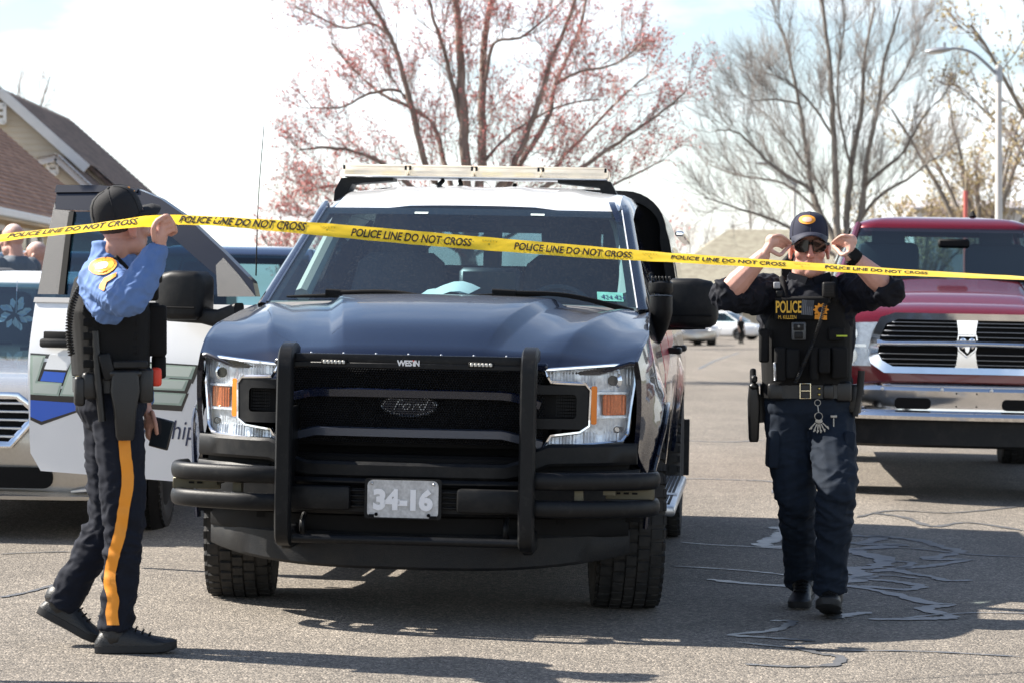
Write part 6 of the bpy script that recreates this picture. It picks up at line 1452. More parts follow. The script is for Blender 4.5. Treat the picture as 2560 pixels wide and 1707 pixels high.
# lowered left hand round the phone
knl = a_(378, 1058, YA + .14); caps(b, [wrL, wrL.lerp(knl, .5), knl], [.027, .036, .034], ell=.55, up=(0, 1, .2))
fingers(b, [[a_(372, 1062 + 7 * i, YA + .12), a_(368 + 4 * i, 1088 + 4 * i, YA + .125), a_(384 + 3 * i, 1098 + 4 * i, YA + .13), a_(402 + 2 * i, 1100 + 6 * i, YA + .14)] for i in range(4)], .0088)
fingers(b, [[a_(380, 1030, YA + .11), a_(388, 1058, YA + .085), a_(392, 1082, YA + .09)]], .0105)
me = remesh(b, .0040, 2)
SKA = (.50, .265, .195)
tint(me, SKA, [(hA.p(.08, -.008, 0), .05, (.55, .22, .16)), (hA.p(0, .07, -.09), .075, (.36, .20, .15)), (hA.p(0, .115, -.03), .04, (.56, .24, .18)), (kn, .09, (.56, .31, .25)), (nck, .1, (.52, .25, .18))])
bodyA = put(me, 'body', M_skin, A)
# hair under the cap
hb = MB(); hb.add(*ell_(hA, 0, -.028, .015, .077, .084, .055)); put(remesh(hb, .006, 2), 'hair', pbr('short_dark_hair', (.05, .03, .02), .8, bump=.4, bscale=300), A)
# shirt
b = MB(); torso(b, fA, [(pel - Vector((0, 0, .02)), .172, .115), (pel.lerp(chs, .25), .172, .112), (pel.lerp(chs, .6), .172, .112), (chs, .188, .124), (chs + Vector((0, 0, .075)), .202, .116), (a_(276, 680), .14, .09), (nck + Vector((0, 0, .0)), .078, .072)])
caps(b, [shR, shR.lerp(elR, .5), elR], [.090, .080, .062]); caps(b, [shR + Vector((0, 0, -.04)), a_(272, 770, YA - .27)], [.08, .062]); caps(b, [elR, elR.lerp(wrR, .4), elR.lerp(wrR, .93)], [.062, .060, .043]); caps(b, [shL, elL], [.078, .06]); caps(b, [elL, elL.lerp(wrL, .9)], [.06, .043])
b.loft([sup(Fr((0, 0, 0), fA.f), nck + Vector((0, 0, z)) + fA.f * dy_, w, d, 20, 2) for z, w, d, dy_ in ((-.03, .10, .095, .0), (.02, .084, .088, .006), (.055, .078, .084, .010), (.075, .079, .085, .012))])
me = remesh(b, .0052, 3); folds(me, .011, (9, 9, 13), 3.0, lambda p: .55 + .6 * min(1, max(0, (1 - abs(p.z - 1.36) / .25)))); shirtA = put(me, 'shirt', M_shirtblue, A)
# trousers
def trousers(parent, fr, pel, legs, mat, ham=.062, seed=1.0, waist=.178, thigh=.105):
    b = MB(); torso(b, fr, [(pel - Vector((0, 0, .12)), .10, .09), (pel - Vector((0, 0, .05)), waist * .98, .128), (pel, waist, .128), (pel + Vector((0, 0, .07)), waist * .97, .122)])
    for h_, k_, n_ in legs:
        caps(b, [h_, h_.lerp(k_, .5), k_], [thigh, thigh * .94, thigh * .80]); caps(b, [k_, k_.lerp(n_, .5), n_], [thigh * .80, thigh * .70, ham])
        t = (n_ - k_).normalized(); b.tube([k_.lerp(n_, .8), n_ + t * .035], [ham * 1.02, ham * 1.08], 14)
    me = remesh(b, .0065, 3); folds(me, .013, (6, 6, 13), seed, lambda p: .5 + .8 * max(0, 1 - abs(p.z - .47) / .30) + .7 * max(0, 1 - abs(p.z - .12) / .14)); return put(me, 'trousers', mat, parent)
trA = trousers(A, fA, pel, [(hipR, knR, anR), (hipL, knL, anL)], M_trouser, seed=4.2, ham=.062, thigh=.096)
# stripe down the outside of the leg
bvA = merged(trA); sp = catmull([(308, 1075, 0), (312, 1130, 0), (318, 1200, 0), (310, 1270, 0), (300, 1330, 0), (285, 1390, 0), (276, 1450, 0), (284, 1500, 0), (280, 1530, 0), (284, 1562, 0)], 6)
b = MB(); vs = []; fs = []
rows_ = []
for p in sp:
    r_ = [ray_px(bvA, p.x + dx, p.y, .006) for dx in (-14, -7, 0, 7, 14)]
    if all(q is not None for q in r_): rows_.append(r_)
for i, r_ in enumerate(rows_):
    vs += r_
    if i: fs += [((i - 1) * 5 + j, (i - 1) * 5 + j + 1, i * 5 + j + 1, i * 5 + j) for j in range(4)]
b.add(vs, fs); pb_(b, 'leg_stripe', M_orange, trA, angle=70)
# shoes
gA = gz(-1.5)
shoe('shoe', A, Vector((*a_(240, 1600, YA - .10).xy, gA)), Vector((*a_(436, 1600, YA - .06).xy, gA)), M_sole, M_shoe, .052, boot=anR + Vector((-.01, 0, .02)))
shoe('shoe', A, a_(96, 1530, YA + .10), Vector((*a_(250, 1600, YA + .10).xy, gA)) + Vector((0, 0, .0)), M_sole, M_shoe, .052, boot=anL + Vector((-.02, 0, .0)))
# vest
b = MB(); torso(b, fA, [(pel.lerp(chs, .22), .192, .142), (pel.lerp(chs, .6), .198, .148), (chs - Vector((0, 0, .03)), .204, .154), (chs + Vector((0, 0, .05)), .15, .138), (chs + Vector((0, 0, .10)), .125, .125)], e=3)
for s_ in (-1, 1): b.tube([chs + fA.r * (s_ * .10) + fA.f * .10 + Vector((0, 0, .06)), chs + fA.r * (s_ * .105) + fA.f * .02 + Vector((0, 0, .155)), chs + fA.r * (s_ * .10) - fA.f * .11 + Vector((0, 0, .07))], .03, 8, ell=.6)
vestA = put(remesh(b, .007, 2), 'vest', M_vest, A)
def pouch(fr, r, f, u, d, name, mat, par, bev=.012, rz=0):
    M = Matrix((fr.r, fr.f, fr.u)).transposed().to_4x4(); M.translation = Vector(fr.o) + fr.r * r + fr.f * f + fr.u * u; return pb_(MB().box((0, 0, 0), d, M @ Matrix.Rotation(rz, 4, 'Z'), 0, bev, 2), name, mat, par, angle=50)
vf = Fr(chs, fA.f)
for q in ((.05, .17, -.10, (.11, .075, .19)), (-.08, .165, -.08, (.12, .06, .17)), (.09, .15, .06, (.07, .05, .10)), (.02, .185, -.235, (.07, .05, .09))): pouch(vf, *q, 'pouch', M_vest, vestA)
for i in range(5): pouch(vf, .185, -.01, -.02 - i * .05, (.012, .20, .028), 'webbing', M_vest, vestA, .003)
pouch(vf, .11, .165, .12, (.055, .045, .09), 'radio_microphone', M_blackplastic, vestA)
pb_(coil(MB(), [vf.p(.13, .02, .165), vf.p(.155, -.06, .13), vf.p(.165, -.135, .03), vf.p(.165, -.16, -.08), vf.p(.16, -.15, -.19)], .0105, .0036, .0105), 'coiled_cord', M_leather, vestA)
# belt and duty gear
bf = Fr(pel + Vector((0, 0, .045)), fA.f)
b = MB(); b.loft([sup(bf, bf.p(0, 0, z), .193, .143, 28) for z in (-.027, .027)], caps=(False, False)); b.loft([sup(bf, bf.p(0, 0, z), .186, .136, 28) for z in (.027, -.027)], caps=(False, False)); beltA = pb_(b, 'belt', M_leather, A)
def holster(bf, r, f, par, sgn=1):
    b = MB(); M = bf.m(r, f, 0); b.loft([[M @ Vector((x, y, z)) for x, y in rrect(-w, y0, w, y1, .012, 3)] for z, w, y0, y1 in ((.05, .020, -.048, .05), (-.02, .026, -.054, .055), (-.09, .025, -.040, .042), (-.185, .022, -.032, .036), (-.20, .018, -.026, .03))]); b.box((0, .0, .045), (.04, .12, .03), M, 0, .01); o = pb_(b, 'holster', M_leather, par, angle=45)
    g = MB(); g.box((0, -.045, .085), (.028, .045, .10), M @ Matrix.Rotation(.25, 4, 'X'), 0, .01, 2); g.box((0, .02, .078), (.026, .13, .03), M, 0, .006); pb_(g, 'pistol_grip', M_blackplastic, o); return o
holster(bf, .218, .03, beltA)
for f_, u_, d_, m_, nm in ((-.09, -.0, (.05, .06, .10), M_leather, 'pouch'), (.11, .0, (.045, .06, .13), M_leather, 'pouch'), (-.13, -.02, (.05, .04, .11), M_leather, 'cuff_case')): pouch(bf, .165, f_, u_, d_, nm, m_, beltA)
pb_(MB().tube([bf.p(.20, -.075, .20), bf.p(.205, -.065, .02), bf.p(.20, -.05, -.13)], [.013, .015, .014], 10), 'baton', M_leather, beltA)
pouch(bf, .12, .155, .03, (.05, .04, .07), 'red_glove', pbr('red_glove', (.72, .05, .02), .5), beltA)
for i in range(5): pb_(MB().lathe([(.001, 0), (.006, .002), (.007, .012), (.001, .016)], 8, bf.m(.16, -.145, .03 - i * .022), axis='Y'), 'brass_snap', pbr('brass', (.6, .45, .15), .3, 1.0) if i == 0 and 'brass' not in MATS else MATS['brass'], beltA)
capA = ball_cap(A, Fr(hA.p(0, -.006, .016), (hA.f + Vector((0, 0, .30)))), M_capblk, 1.0, hs=.94)
t = MB(); drape(t, merged(capA), [(318, 470), (326, 468), (338, 476), (344, 484), (340, 486), (330, 477)], 4, .003); pb_(t, 'cap_emblem', M_orange, capA)
pb_(MB().box((0, 0, 0), (.16, .13, .012), hA.m(0, .02, .026), 0, .005), 'sunglasses', M_black, A)
# sleeve patch and chevron
bvS = merged(shirtA); cx_, cy_ = 258, 668
b = MB(); drape(b, bvS, [(cx_ + 34 * math.cos(t), cy_ + 21 * math.sin(t) - 4 * math.cos(t)) for t in np.linspace(0, 2 * PI, 25)[:-1]], 7, .005); pt = pb_(b, 'shoulder_patch', M_orangep, shirtA)
b = MB(); drape(b, bvS, [(cx_ + 27 * math.cos(t), cy_ + 15 * math.sin(t) - 4 * math.cos(t)) for t in np.linspace(0, 2 * PI, 21)[:-1]], 6, .0062); pb_(b, 'patch_ring', M_gold, pt)
b = MB(); drape(b, bvS, [(cx_ - 2 + 16 * math.cos(t), cy_ + 9 * math.sin(t) - 3 * math.cos(t)) for t in np.linspace(0, 2 * PI, 17)[:-1]], 5, .0074); pb_(b, 'patch_centre', M_patchw, pt)
b = MB(); drape(b, bvS, [(252, 712), (262, 698), (292, 684), (290, 694), (268, 708), (262, 728), (250, 722)], 6, .005); pb_(b, 'chevron', M_orangep, shirtA)
# the phone in his lowered hand
ph = thing('phone', 'black phone held in the lowered hand of the officer in blue', 'phone', a_(404, 1083, YA + .115))
phm = Matrix.Rotation(R(14), 4, 'Y') @ Matrix.Rotation(R(-6), 4, 'Z'); MB().box((0, 0, 0), (.078, .012, .115), phm, 0, .010, 2).build('case', pbr('phone_case', (.008, .008, .009), .3, 0, .4), ph); MB().box((0, -.0065, 0), (.068, .002, .104), phm, 0, .0008).build('screen', M_dkwin, ph)
# ---------------------------------------------------------------- officer at the right, adjusting sunglasses
YO = 11.2
B = thing('person', 'officer in black vest with POLICE in gold walking forward adjusting dark sunglasses', 'person', Vector(((2040 - 1280) / FPX * YO, YO, gz(1.34))))
fB = Fr((0, 0, 0), (-.05, -1, 0)); q_ = lambda x, y, Y=YO: at(x, y, Y)
pel, chs, nck = q_(2020, 1000), q_(2018, 800), q_(2022, 702)
hB = Fr(q_(2023, 623, YO - .03), (-.06, -1, -.02))
# image-left arm is his right
shR, elR, wrR = q_(1922, 736), q_(1815, 738, YO - .24), q_(1908, 640, YO - .30)
shL, elL, wrL = q_(2128, 732), q_(2222, 724, YO - .24), q_(2128, 640, YO - .30)
hipR, knR, anR = q_(1970, 1040), q_(1992, 1250, YO - .02), q_(2004, 1442, YO + .30)
hipL, knL, anL = q_(2076, 1040), q_(2092, 1226, YO - .26), q_(2074, 1456, YO - .12)
b = MB(); head(b, hB, 1.02); b.add(*ell_(hB, 0, .03, -.085, .066, .06, .05)); caps(b, [nck + Vector((0, 0.01, -.03)), hB.p(0, -.015, -.07)], [.080, .074])
torso(b, fB, [(pel - Vector((0, 0, .08)), .11, .09), (pel, .18, .115), (pel.lerp(chs, .5), .175, .12), (chs, .19, .12), (chs + Vector((0, 0, .11)), .165, .085), (nck - Vector((0, 0, .02)), .072, .065)])
for s_, e_, w_ in ((shR, elR, wrR), (shL, elL, wrL)): caps(b, [s_, e_], [.065, .053]); caps(b, [e_, e_.lerp(w_, .35), w_], [.051, .052, .031], ell=.92)
for h_, k_, n_ in ((hipR, knR, anR), (hipL, knL, anL)): caps(b, [h_, h_.lerp(k_, .5), k_], [.095, .08, .058]); caps(b, [k_, k_.lerp(n_, .35), n_], [.058, .06, .04])
for sg, w_ in ((1, wrR), (-1, wrL)):
    X = lambda x: 2022 + sg * (x - 2022) if sg > 0 else 2022 + 15 + (2022 - x) * .97
    kn = q_(X(1930), 603, YO - .31); caps(b, [w_, w_.lerp(kn, .5), kn], [.028, .034, .030], ell=.6, up=(0, 1, 0))
    ch = [[q_(X(1932 - 4 * i), 592 + 8 * i, YO - .335 + .012 * i), q_(X(1950 - 3 * i), 589 + 8.5 * i, YO - .33 + .012 * i), q_(X(1966 - 5 * i), 598 + 6.5 * i, YO - .27 + .012 * i), q_(X(1977 - 7 * i), 608 + 4.5 * i, YO - .20 + .01 * i)] for i in range(4)]
    fingers(b, ch, .0074); fingers(b, [[q_(X(1932), 630, YO - .32), q_(X(1950), 638, YO - .31), q_(X(1963), 626, YO - .26), q_(X(1974), 617, YO - .20)]], .0100)
me = remesh(b, .0040, 2); SKB = (.55, .29, .225)
tint(me, SKB, [(hB.p(0, .115, -.03), .04, (.60, .25, .19)), (hB.p(.045, .07, -.03), .05, (.60, .27, .21)), (hB.p(-.045, .07, -.03), .05, (.60, .27, .21)), (hB.p(0, .09, -.068), .026, (.48, .17, .14)), (hB.p(.08, 0, 0), .05, (.60, .25, .19)), (hB.p(-.08, 0, 0), .05, (.60, .25, .19)), (q_(1935, 610, YO - .3), .12, (.60, .34, .27)), (q_(2110, 610, YO - .3), .12, (.60, .34, .27))])
put(me, 'body', M_skin, B)
hb = MB(); hb.add(*ell_(hB, 0, -.034, .012, .0775, .082, .05)); put(remesh(hb, .006, 2), 'hair', pbr('short_brown_hair', (.06, .04, .025), .8, bump=.4, bscale=300), B)
b = MB(); torso(b, fB, [(pel + Vector((0, 0, .02)), .185, .125), (pel.lerp(chs, .5), .19, .13), (chs, .21, .132), (chs + Vector((0, 0, .09)), .215, .115), (q_(2022, 718), .15, .095), (nck, .085, .08)])
for s_, e_ in ((shR, elR), (shL, elL)):
    caps(b, [s_, s_.lerp(e_, .5), e_], [.086, .078, .066])
for e_, w_ in ((elR, wrR), (elL, wrL)): b.tube([e_.lerp(w_, -.02), e_.lerp(w_, .10), e_.lerp(w_, .17)], [.066, .066, .064], 16); b.tube([e_.lerp(w_, .08), e_.lerp(w_, .18)], [.071, .069], 16)
b.loft([sup(fB, nck + Vector((0, 0, z)) + fB.f * dy_, w, d, 20, 2) for z, w, d, dy_ in ((-.03, .105, .10, .0), (.006, .094, .094, .0), (.022, .09, .09, -.006))])
me = remesh(b, .0055, 2); folds(me, .015, (10, 10, 12), 7.0, lambda p: .6 + .6 * min(1, abs(p.x - 1.31) / .2)); shirtB = put(me, 'shirt', M_navyshirt, B)
for s_ in (-1, 1):
    c_ = MB(); c_.panel([(0, 0), (.075, .012), (.085, -.012), (.05, -.062), (.012, -.035)], lambda u, v: nck + fB.r * (s_ * (.012 + u)) + fB.f * (.112 - .75 * u + .25 * v) + Vector((0, 0, .012 + v + u * .18)), step=.02, thick=.008, d=tuple(fB.f)); pb_(c_, 'collar', M_navyshirt, shirtB)
trB = trousers(B, fB, pel, [(hipR, knR, anR), (hipL, knL, anL)], M_trouser2, seed=9.0, ham=.070, waist=.196, thigh=.108)
for x, y, w, h, Y in ((1932, 1120, .03, .17, YO - .02), (2118, 1130, .03, .19, YO - .13)):
    b = MB().box((0, 0, 0), (.05, .15, h), Matrix.Translation(q_(x, y, Y)) @ Matrix.Rotation(.05, 4, 'Y'), 0, .015, 2); pb_(b, 'cargo_pocket', M_trouser2, trB)
gB = gz(1.35)
shoe('boot', B, q_(2014, 1488, YO + .31), Vector((*q_(1996, 1515, YO + .08).xy, gB)), M_sole, M_shoe, .050, boot=anR + Vector((0, 0, .04)))
shoe('boot', B, Vector((*q_(2080, 1510, YO - .06).xy, gB)), Vector((*q_(2068, 1530, YO - .34).xy, gB + .06)), M_sole, M_shoe, .052, boot=anL + Vector((0, .01, .04)))
# vest with its plates, pouches and writing
b = MB(); torso(b, fB, [(q_(2016, 962), .195, .15), (q_(2016, 900), .20, .158), (q_(2017, 820), .20, .160), (q_(2018, 765), .165, .152), (q_(2020, 742), .13, .135)], e=3)
for s_ in (-1, 1): b.tube([chs + fB.r * (s_ * .105) + fB.f * .13 + Vector((0, 0, .07)), chs + fB.r * (s_ * .115) + fB.f * .03 + Vector((0, 0, .165)), chs + fB.r * (s_ * .105) - fB.f * .11 + Vector((0, 0, .08))], .034, 8, ell=.6)
vestB = put(remesh(b, .007, 2), 'vest', M_vest, B)
vB = Fr(q_(2017, 800, YO - .16), fB.f)
def pb_px(x0, y0, x1, y1, dep, out_, name, mat, par, bev=.008, Y0=None):
    Y0 = Y0 or YO - .165; c = q_((x0 + x1) / 2, (y0 + y1) / 2, Y0 - out_); return pb_(MB().box(c, ((x1 - x0) / 567, dep, (y1 - y0) / 567), None, 0, bev, 2), name, mat, par, angle=50)
plate = pb_px(1937, 745, 2070, 800, .02, .0, 'chest_panel', M_vest, vestB, .006, YO - .168)
bvV = merged(vestB, plate)
t = MB(); drape_text(t, bvV, 'POLICE', 1939, 782, 30, .004, xs=.475, bold=.02); pb_(t, 'gold_lettering', M_gold, vestB, flat=True)
t = MB(); drape_text(t, bvV, 'M. KILLEEN', 1945, 797, 8.5, .004, xs=.80); pb_(t, 'name_tape', M_gold, vestB, flat=True)
fl = MB(); drape(fl, bvV, [(2005, 750), (2035, 752), (2031, 789), (2003, 787)], 8, .004); flg = pb_(fl, 'flag_patch', pbr('flag_grey', (.16, .17, .19), .7), vestB)
t = MB()
for i in range(6): drape(t, bvV, [(2006.5 + i * 4.8, 751), (2009 + i * 4.8, 751), (2007 + i * 4.6, 788), (2004.5 + i * 4.6, 788)], 9, .0052)
drape(t, bvV, [(2019, 751), (2034, 752), (2033, 768), (2018, 767)], 8, .0060); pb_(t, 'flag_stripe', pbr('flag_dark', (.05, .055, .065), .7), flg)
t = MB(); drape(t, bvV, [(2052 + (17 + 2.5 * math.cos(10 * a)) * math.cos(a), 775 + (15 + 2.5 * math.cos(10 * a)) * math.sin(a)) for a in np.linspace(0, 2 * PI, 61)[:-1]], 6, .005); drape(t, bvV, [(2037, 787), (2067, 789), (2067, 799), (2036, 797)], 6, .0055); bdgB = pb_(t, 'badge_patch', M_orangep, vestB)
t = MB(); drape(t, bvV, [(2052 + 8 * math.cos(a), 775 + 7 * math.sin(a)) for a in np.linspace(0, 2 * PI, 17)[:-1]], 4, .0065); pb_(t, 'badge_seal', M_capnavy, bdgB)
bc = pb_px(1979, 806, 2014, 850, .03, .03, 'body_camera', pbr('camera_grey', (.06, .065, .07), .4), vestB, .006)
pb_px(1984, 810, 2009, 826, .01, .047, 'camera_face', M_blackplastic, bc, .003); pb_px(1986, 830, 2007, 847, .01, .047, 'camera_button', M_blackplastic, bc, .004)
pb_(MB().lathe([(.001, .0), (.006, .0), (.008, .006)], 12, Matrix.Translation(q_(1997, 816, YO - .222)), axis='Y'), 'camera_lens', M_dkwin, bc)
for q in ((1898, 822, 1922, 905, .05, -.03), (1936, 868, 1964, 952, .05, .01), (1965, 872, 1998, 945, .045, .02), (2024, 868, 2045, 950, .05, .02), (2046, 870, 2074, 932, .055, .03), (2078, 868, 2118, 945, .06, -.0), (2070, 820, 2112, 852, .03, .0)): pb_px(*q, 'pouch', M_vest, vestB, .01)
pb_px(2091, 838, 2118, 842, .006, .02, 'hi_vis_tab', pbr('lime_tab', (.45, .55, .05), .6), vestB, .001)
mic = pb_px(2056, 706, 2088, 745, .035, .01, 'radio_microphone', M_blackplastic, vestB, .008, YO - .15)
t = MB()
for i in range(5): t.box(q_(2072, 716 + i * 4, YO - .179), (.04, .003, .003))
pb_(t, 'speaker_slot', M_rubber, mic); pb_px(2060, 745, 2076, 760, .025, .01, 'microphone_tail', M_blackplastic, mic, .006, YO - .15)
pb_(coil(MB(), [q_(2062, 760, YO - .20), q_(2052, 800, YO - .215), q_(2030, 860, YO - .235), q_(2005, 920, YO - .23), q_(1988, 955, YO - .20)], .0065, .0026, .0075), 'coiled_cord', M_leather, vestB)
pb_px(1934, 706, 1950, 722, .02, .0, 'shoulder_clip', pbr('clip_grey', (.35, .36, .38), .4), vestB, .003, YO - .13); pb_px(1940, 728, 1956, 744, .02, .02, 'shoulder_lamp', M_blackplastic, vestB, .004, YO - .14)
pb_(coil(MB(), [q_(1936, 905, YO - .20), q_(1938, 950, YO - .20)], .005, .0022, .006), 'spiral_lanyard', M_alu, vestB)
# belt, buckle, holster, baton
bf = Fr(q_(2018, 976), fB.f)
b = MB(); b.loft([sup(bf, bf.p(0, 0, z), .207, .152, 28) for z in (-.029, .029)], caps=(False, False)); b.loft([sup(bf, bf.p(0, 0, z), .198, .143, 28) for z in (.029, -.029)], caps=(False, False)); beltB = pb_(b, 'belt', M_leather, B)
bk = MB(); bk.tube([q_(x, y, YO - .163) for x, y in ((2000, 958), (2026, 958), (2026, 995), (2000, 995))], .0042, 6, closed=True); bk.tube([q_(2026, 976, YO - .165), q_(2003, 976, YO - .165)], .003, 6); pb_(bk, 'buckle', pbr('silver_gold', (.75, .68, .5), .2, 1.0), beltB)
for x in (2048,): 
    for y in (970, 985): pb_(MB().sphere(q_(x, y, YO - .160), .006, 8, 6), 'brass_snap', MATS['brass'], beltB)
holster(Fr(bf.p(0, 0, -.025), bf.f), .235, .0, beltB); b = MB(); b.tube([q_(1897, 985, YO - .0), q_(1906, 1055, YO)], [.034, .02], 8); pb_(b, 'holster_shroud', M_leather, beltB)
pouch(bf, -.20, .04, -.035, (.06, .07, .13), 'pouch', M_leather, beltB, .012, -.3); pouch(bf, -.15, .11, -.0, (.07, .05, .09), 'pouch', M_leather, beltB); pouch(bf, .14, .115, 0, (.08, .04, .075), 'pouch', M_leather, beltB); pouch(bf, -.08, .14, 0, (.05, .03, .07), 'belt_keeper', M_leather, beltB)
pb_(MB().tube([q_(2154, 926, YO - .08), q_(2150, 970, YO - .08), q_(2138, 1040, YO - .08)], [.015, .0165, .012], 12), 'baton', M_rubber, beltB)
# cap with badge, sunglasses, watch
hc = Fr(hB.p(0, -.006, .030), hB.f + Vector((0, 0, .10))); capB = ball_cap(B, hc, M_capnavy, 1.03, hs=.86, brim_m=pbr('brim_navy', (.008, .010, .026), .7))
bvC = merged(capB); t = MB(); drape(t, bvC, [(2018 + 20 * math.cos(a), 551 + 11 * math.sin(a)) for a in np.linspace(0, 2 * PI, 25)[:-1]], 5, .004); cb = pb_(t, 'cap_badge', M_orangep, capB)
t = MB(); drape(t, bvC, [(2018 + 12 * math.cos(a), 551 + 6 * math.sin(a)) for a in np.linspace(0, 2 * PI, 17)[:-1]], 4, .0055); pb_(t, 'badge_seal', pbr('seal_pink', (.72, .45, .35), .7), cb)
g = MB()
for s_ in (-1, 1):
    g.loft([[hB.p(s_ * r, f - max(0, r - .035) * .55, u) for r, u in ((x0, .036), (.04, .040), (x1, .034), (x1 - .003, .004), (x1 - .014, -.012), (.03, -.017), (x0 + .004, -.010))] for x0, x1, f in ((.010, .070, .096), (.006, .074, .108), (.009, .072, .116))])
pb_(g, 'sunglasses', pbr('dark_lens', (.006, .0065, .006), .12, 0, .25, spec=.3), B, angle=40)
g = MB(); g.tube([hB.p(-.012, .108, .022), hB.p(0, .114, .024), hB.p(.012, .108, .022)], .005, 6)
for s_ in (-1, 1): g.tube([hB.p(s_ * .066, .088, .020), hB.p(s_ * .082, .05, .022), hB.p(s_ * .086, -.01, .018)], [.007, .006, .004], 6)
pb_(g, 'sunglasses_frame', M_black, B)
t = (wrL - elL).normalized(); c = elL.lerp(wrL, .93); w = MB(); w.tube([c - t * .014, c + t * .014], .0395, 16, ell=.92); w.box((0, 0, 0), (.05, .05, .012), Matrix.Translation(c + Vector((-.0, -.036, .012))) @ Matrix.Rotation(R(-40), 4, 'Y') @ Matrix.Rotation(R(80), 4, 'X'), 0, .006); pb_(w, 'wristwatch', M_black, B)
# bunch of keys hanging from his belt
M_key = pbr('key_steel', (.30, .29, .27), .38, .9, vary=.2, vscale=200)
KY = thing('key_ring', 'bunch of silver keys hanging from the belt of the officer in sunglasses', 'keys', q_(2044, 1008, YO - .165))
MB().tube([(.013 * math.cos(a), 0, .013 * math.sin(a) + .004) for a in np.linspace(0, 2 * PI, 17)[:-1]], .002, 5, closed=True).build('clip', M_key, KY); MB().tube([(0, 0, -.008), (.004, -.004, -.04)], .0028, 6).build('strap', M_key, KY); MB().tube([(.017 * math.cos(a) + .004, -.004, .017 * math.sin(a) - .055) for a in np.linspace(0, 2 * PI, 17)[:-1]], .0018, 5, closed=True).build('ring', M_key, KY)
for i, an in enumerate((-.75, -.4, -.12, .15, .45, .8)):
    k = MB(); M = Matrix.Translation((.004, -.006 - .003 * i, -.068)) @ Matrix.Rotation(-an, 4, 'Y'); k.lathe([(.001, -.0012), (.008, -.0012), (.008, .0012), (.001, .0012)], 10, M @ Matrix.Translation((0, 0, -.010)), axis='Y'); k.box((0, 0, -.04), (.005, .0022, .038), M); k.box((.004, 0, -.05), (.004, .002, .008), M); k.build('key', M_key, KY)
CK = thing('belt_clip', 'small silver clip and pin hanging beside the bunch of keys', 'clip', q_(2084, 1040, YO - .165)); MB().box((0, 0, 0), (.03, .006, .014), None, 0, .003).build('clip', M_key, CK); MB().tube([(0, 0, -.008), (0, -.002, -.06)], .003, 6).build('pin', M_key, CK)

# ---------------------------------------------------------------- bystanders and the far figure
def bystander(label, px, ytop, Y, face, shirt, trouser, skin, seed, hgt=1.74, balding=(.62, .50, .45)):
    X = (px - 1280) / FPX * Y; g = gz(X, Y); top = at(px, ytop, Y).z; k = (top - g) / 1.74
    T = thing('person', label, 'person', Vector((X, Y, g))); fr = Fr((0, 0, 0), (math.cos(R(face)), math.sin(R(face)), 0)); O = Vector((X, Y, g))
    p = lambda r, f, u: O + (fr.r * r + fr.f * f + fr.u * u) * k
    h = Fr(p(0, .03, 1.60), fr.f); b = MB(); head(b, h, k); caps(b, [p(0, -.01, 1.44), p(0, .0, 1.54)], [.066 * k, .06 * k]); torso(b, fr, [(p(0, 0, .85), .11 * k, .09 * k), (p(0, 0, .95), .165 * k, .11 * k), (p(0, .02, 1.15), .165 * k, .12 * k), (p(0, 0, 1.32), .19 * k, .12 * k), (p(0, -.01, 1.42), .17 * k, .09 * k), (p(0, 0, 1.47), .08 * k, .07 * k)])
    arms = []
    for s_ in (-1, 1):
        A_ = [p(s_ * .20, 0, 1.40), p(s_ * .235, .0, 1.12), p(s_ * .21, .12, .88)]; arms.append(A_); caps(b, A_[:2], [.055 * k, .043 * k]); caps(b, [A_[1], A_[2]], [.043 * k, .029 * k]); caps(b, [A_[2], p(s_ * .205, .16, .80)], [.03 * k, .034 * k], ell=.6)
        fingers(b, [[p(s_ * .205 + j * .016, .165, .79), p(s_ * .20 + j * .016, .175, .75), p(s_ * .195 + j * .014, .165, .715 - .006 * (1.5 - abs(j)))] for j in (-1.5, -.5, .5, 1.5)], .0085 * k); fingers(b, [[p(s_ * .18, .15, .82), p(s_ * .165, .18, .79), p(s_ * .165, .19, .755)]], .0095 * k)
        caps(b, [p(s_ * .09, 0, .88), p(s_ * .10, .02, .50), p(s_ * .10, -.01, .09)], [.085 * k, .058 * k, .04 * k])
    me = remesh(b, .0075, 2); tint(me, skin, [(h.p(0, -.02, .13), .09, balding), (h.p(0, .11, -.03), .04, (.6, .28, .22))]); put(me, 'body', M_skin, T)
    b = MB(); torso(b, fr, [(p(0, 0, .90), .18 * k, .125 * k), (p(0, .02, 1.15), .182 * k, .138 * k), (p(0, 0, 1.32), .205 * k, .135 * k), (p(0, -.01, 1.42), .185 * k, .10 * k), (p(0, 0, 1.475), .085 * k, .075 * k)])
    for A_ in arms: caps(b, [A_[0], A_[0].lerp(A_[1], .75)], [.072 * k, .066 * k])
    me = remesh(b, .009, 2); folds(me, .008, (7, 7, 7), seed); put(me, 't_shirt', shirt, T)
    b = MB(); torso(b, fr, [(p(0, 0, .82), .12 * k, .1 * k), (p(0, 0, .88), .178 * k, .122 * k), (p(0, 0, .96), .175 * k, .12 * k)])
    for s_ in (-1, 1): caps(b, [p(s_ * .09, 0, .86), p(s_ * .10, .02, .5), p(s_ * .10, -.01, .07)], [.1 * k, .08 * k, .066 * k])
    me = remesh(b, .01, 2); folds(me, .008, (6, 6, 10), seed); put(me, 'trousers', trouser, T)
    for s_ in (-1, 1): shoe('shoe', T, p(s_ * .10, -.09, 0.0), p(s_ * .105, .19, 0.0), M_sole, M_shoe, .05 * k)
    return T
bystander('bald bystander in a grey and navy t-shirt turned away beside the silver sedan', 38, 558, 22.5, 150, M_grey_t, M_trouser, (.50, .27, .21), 2.0)
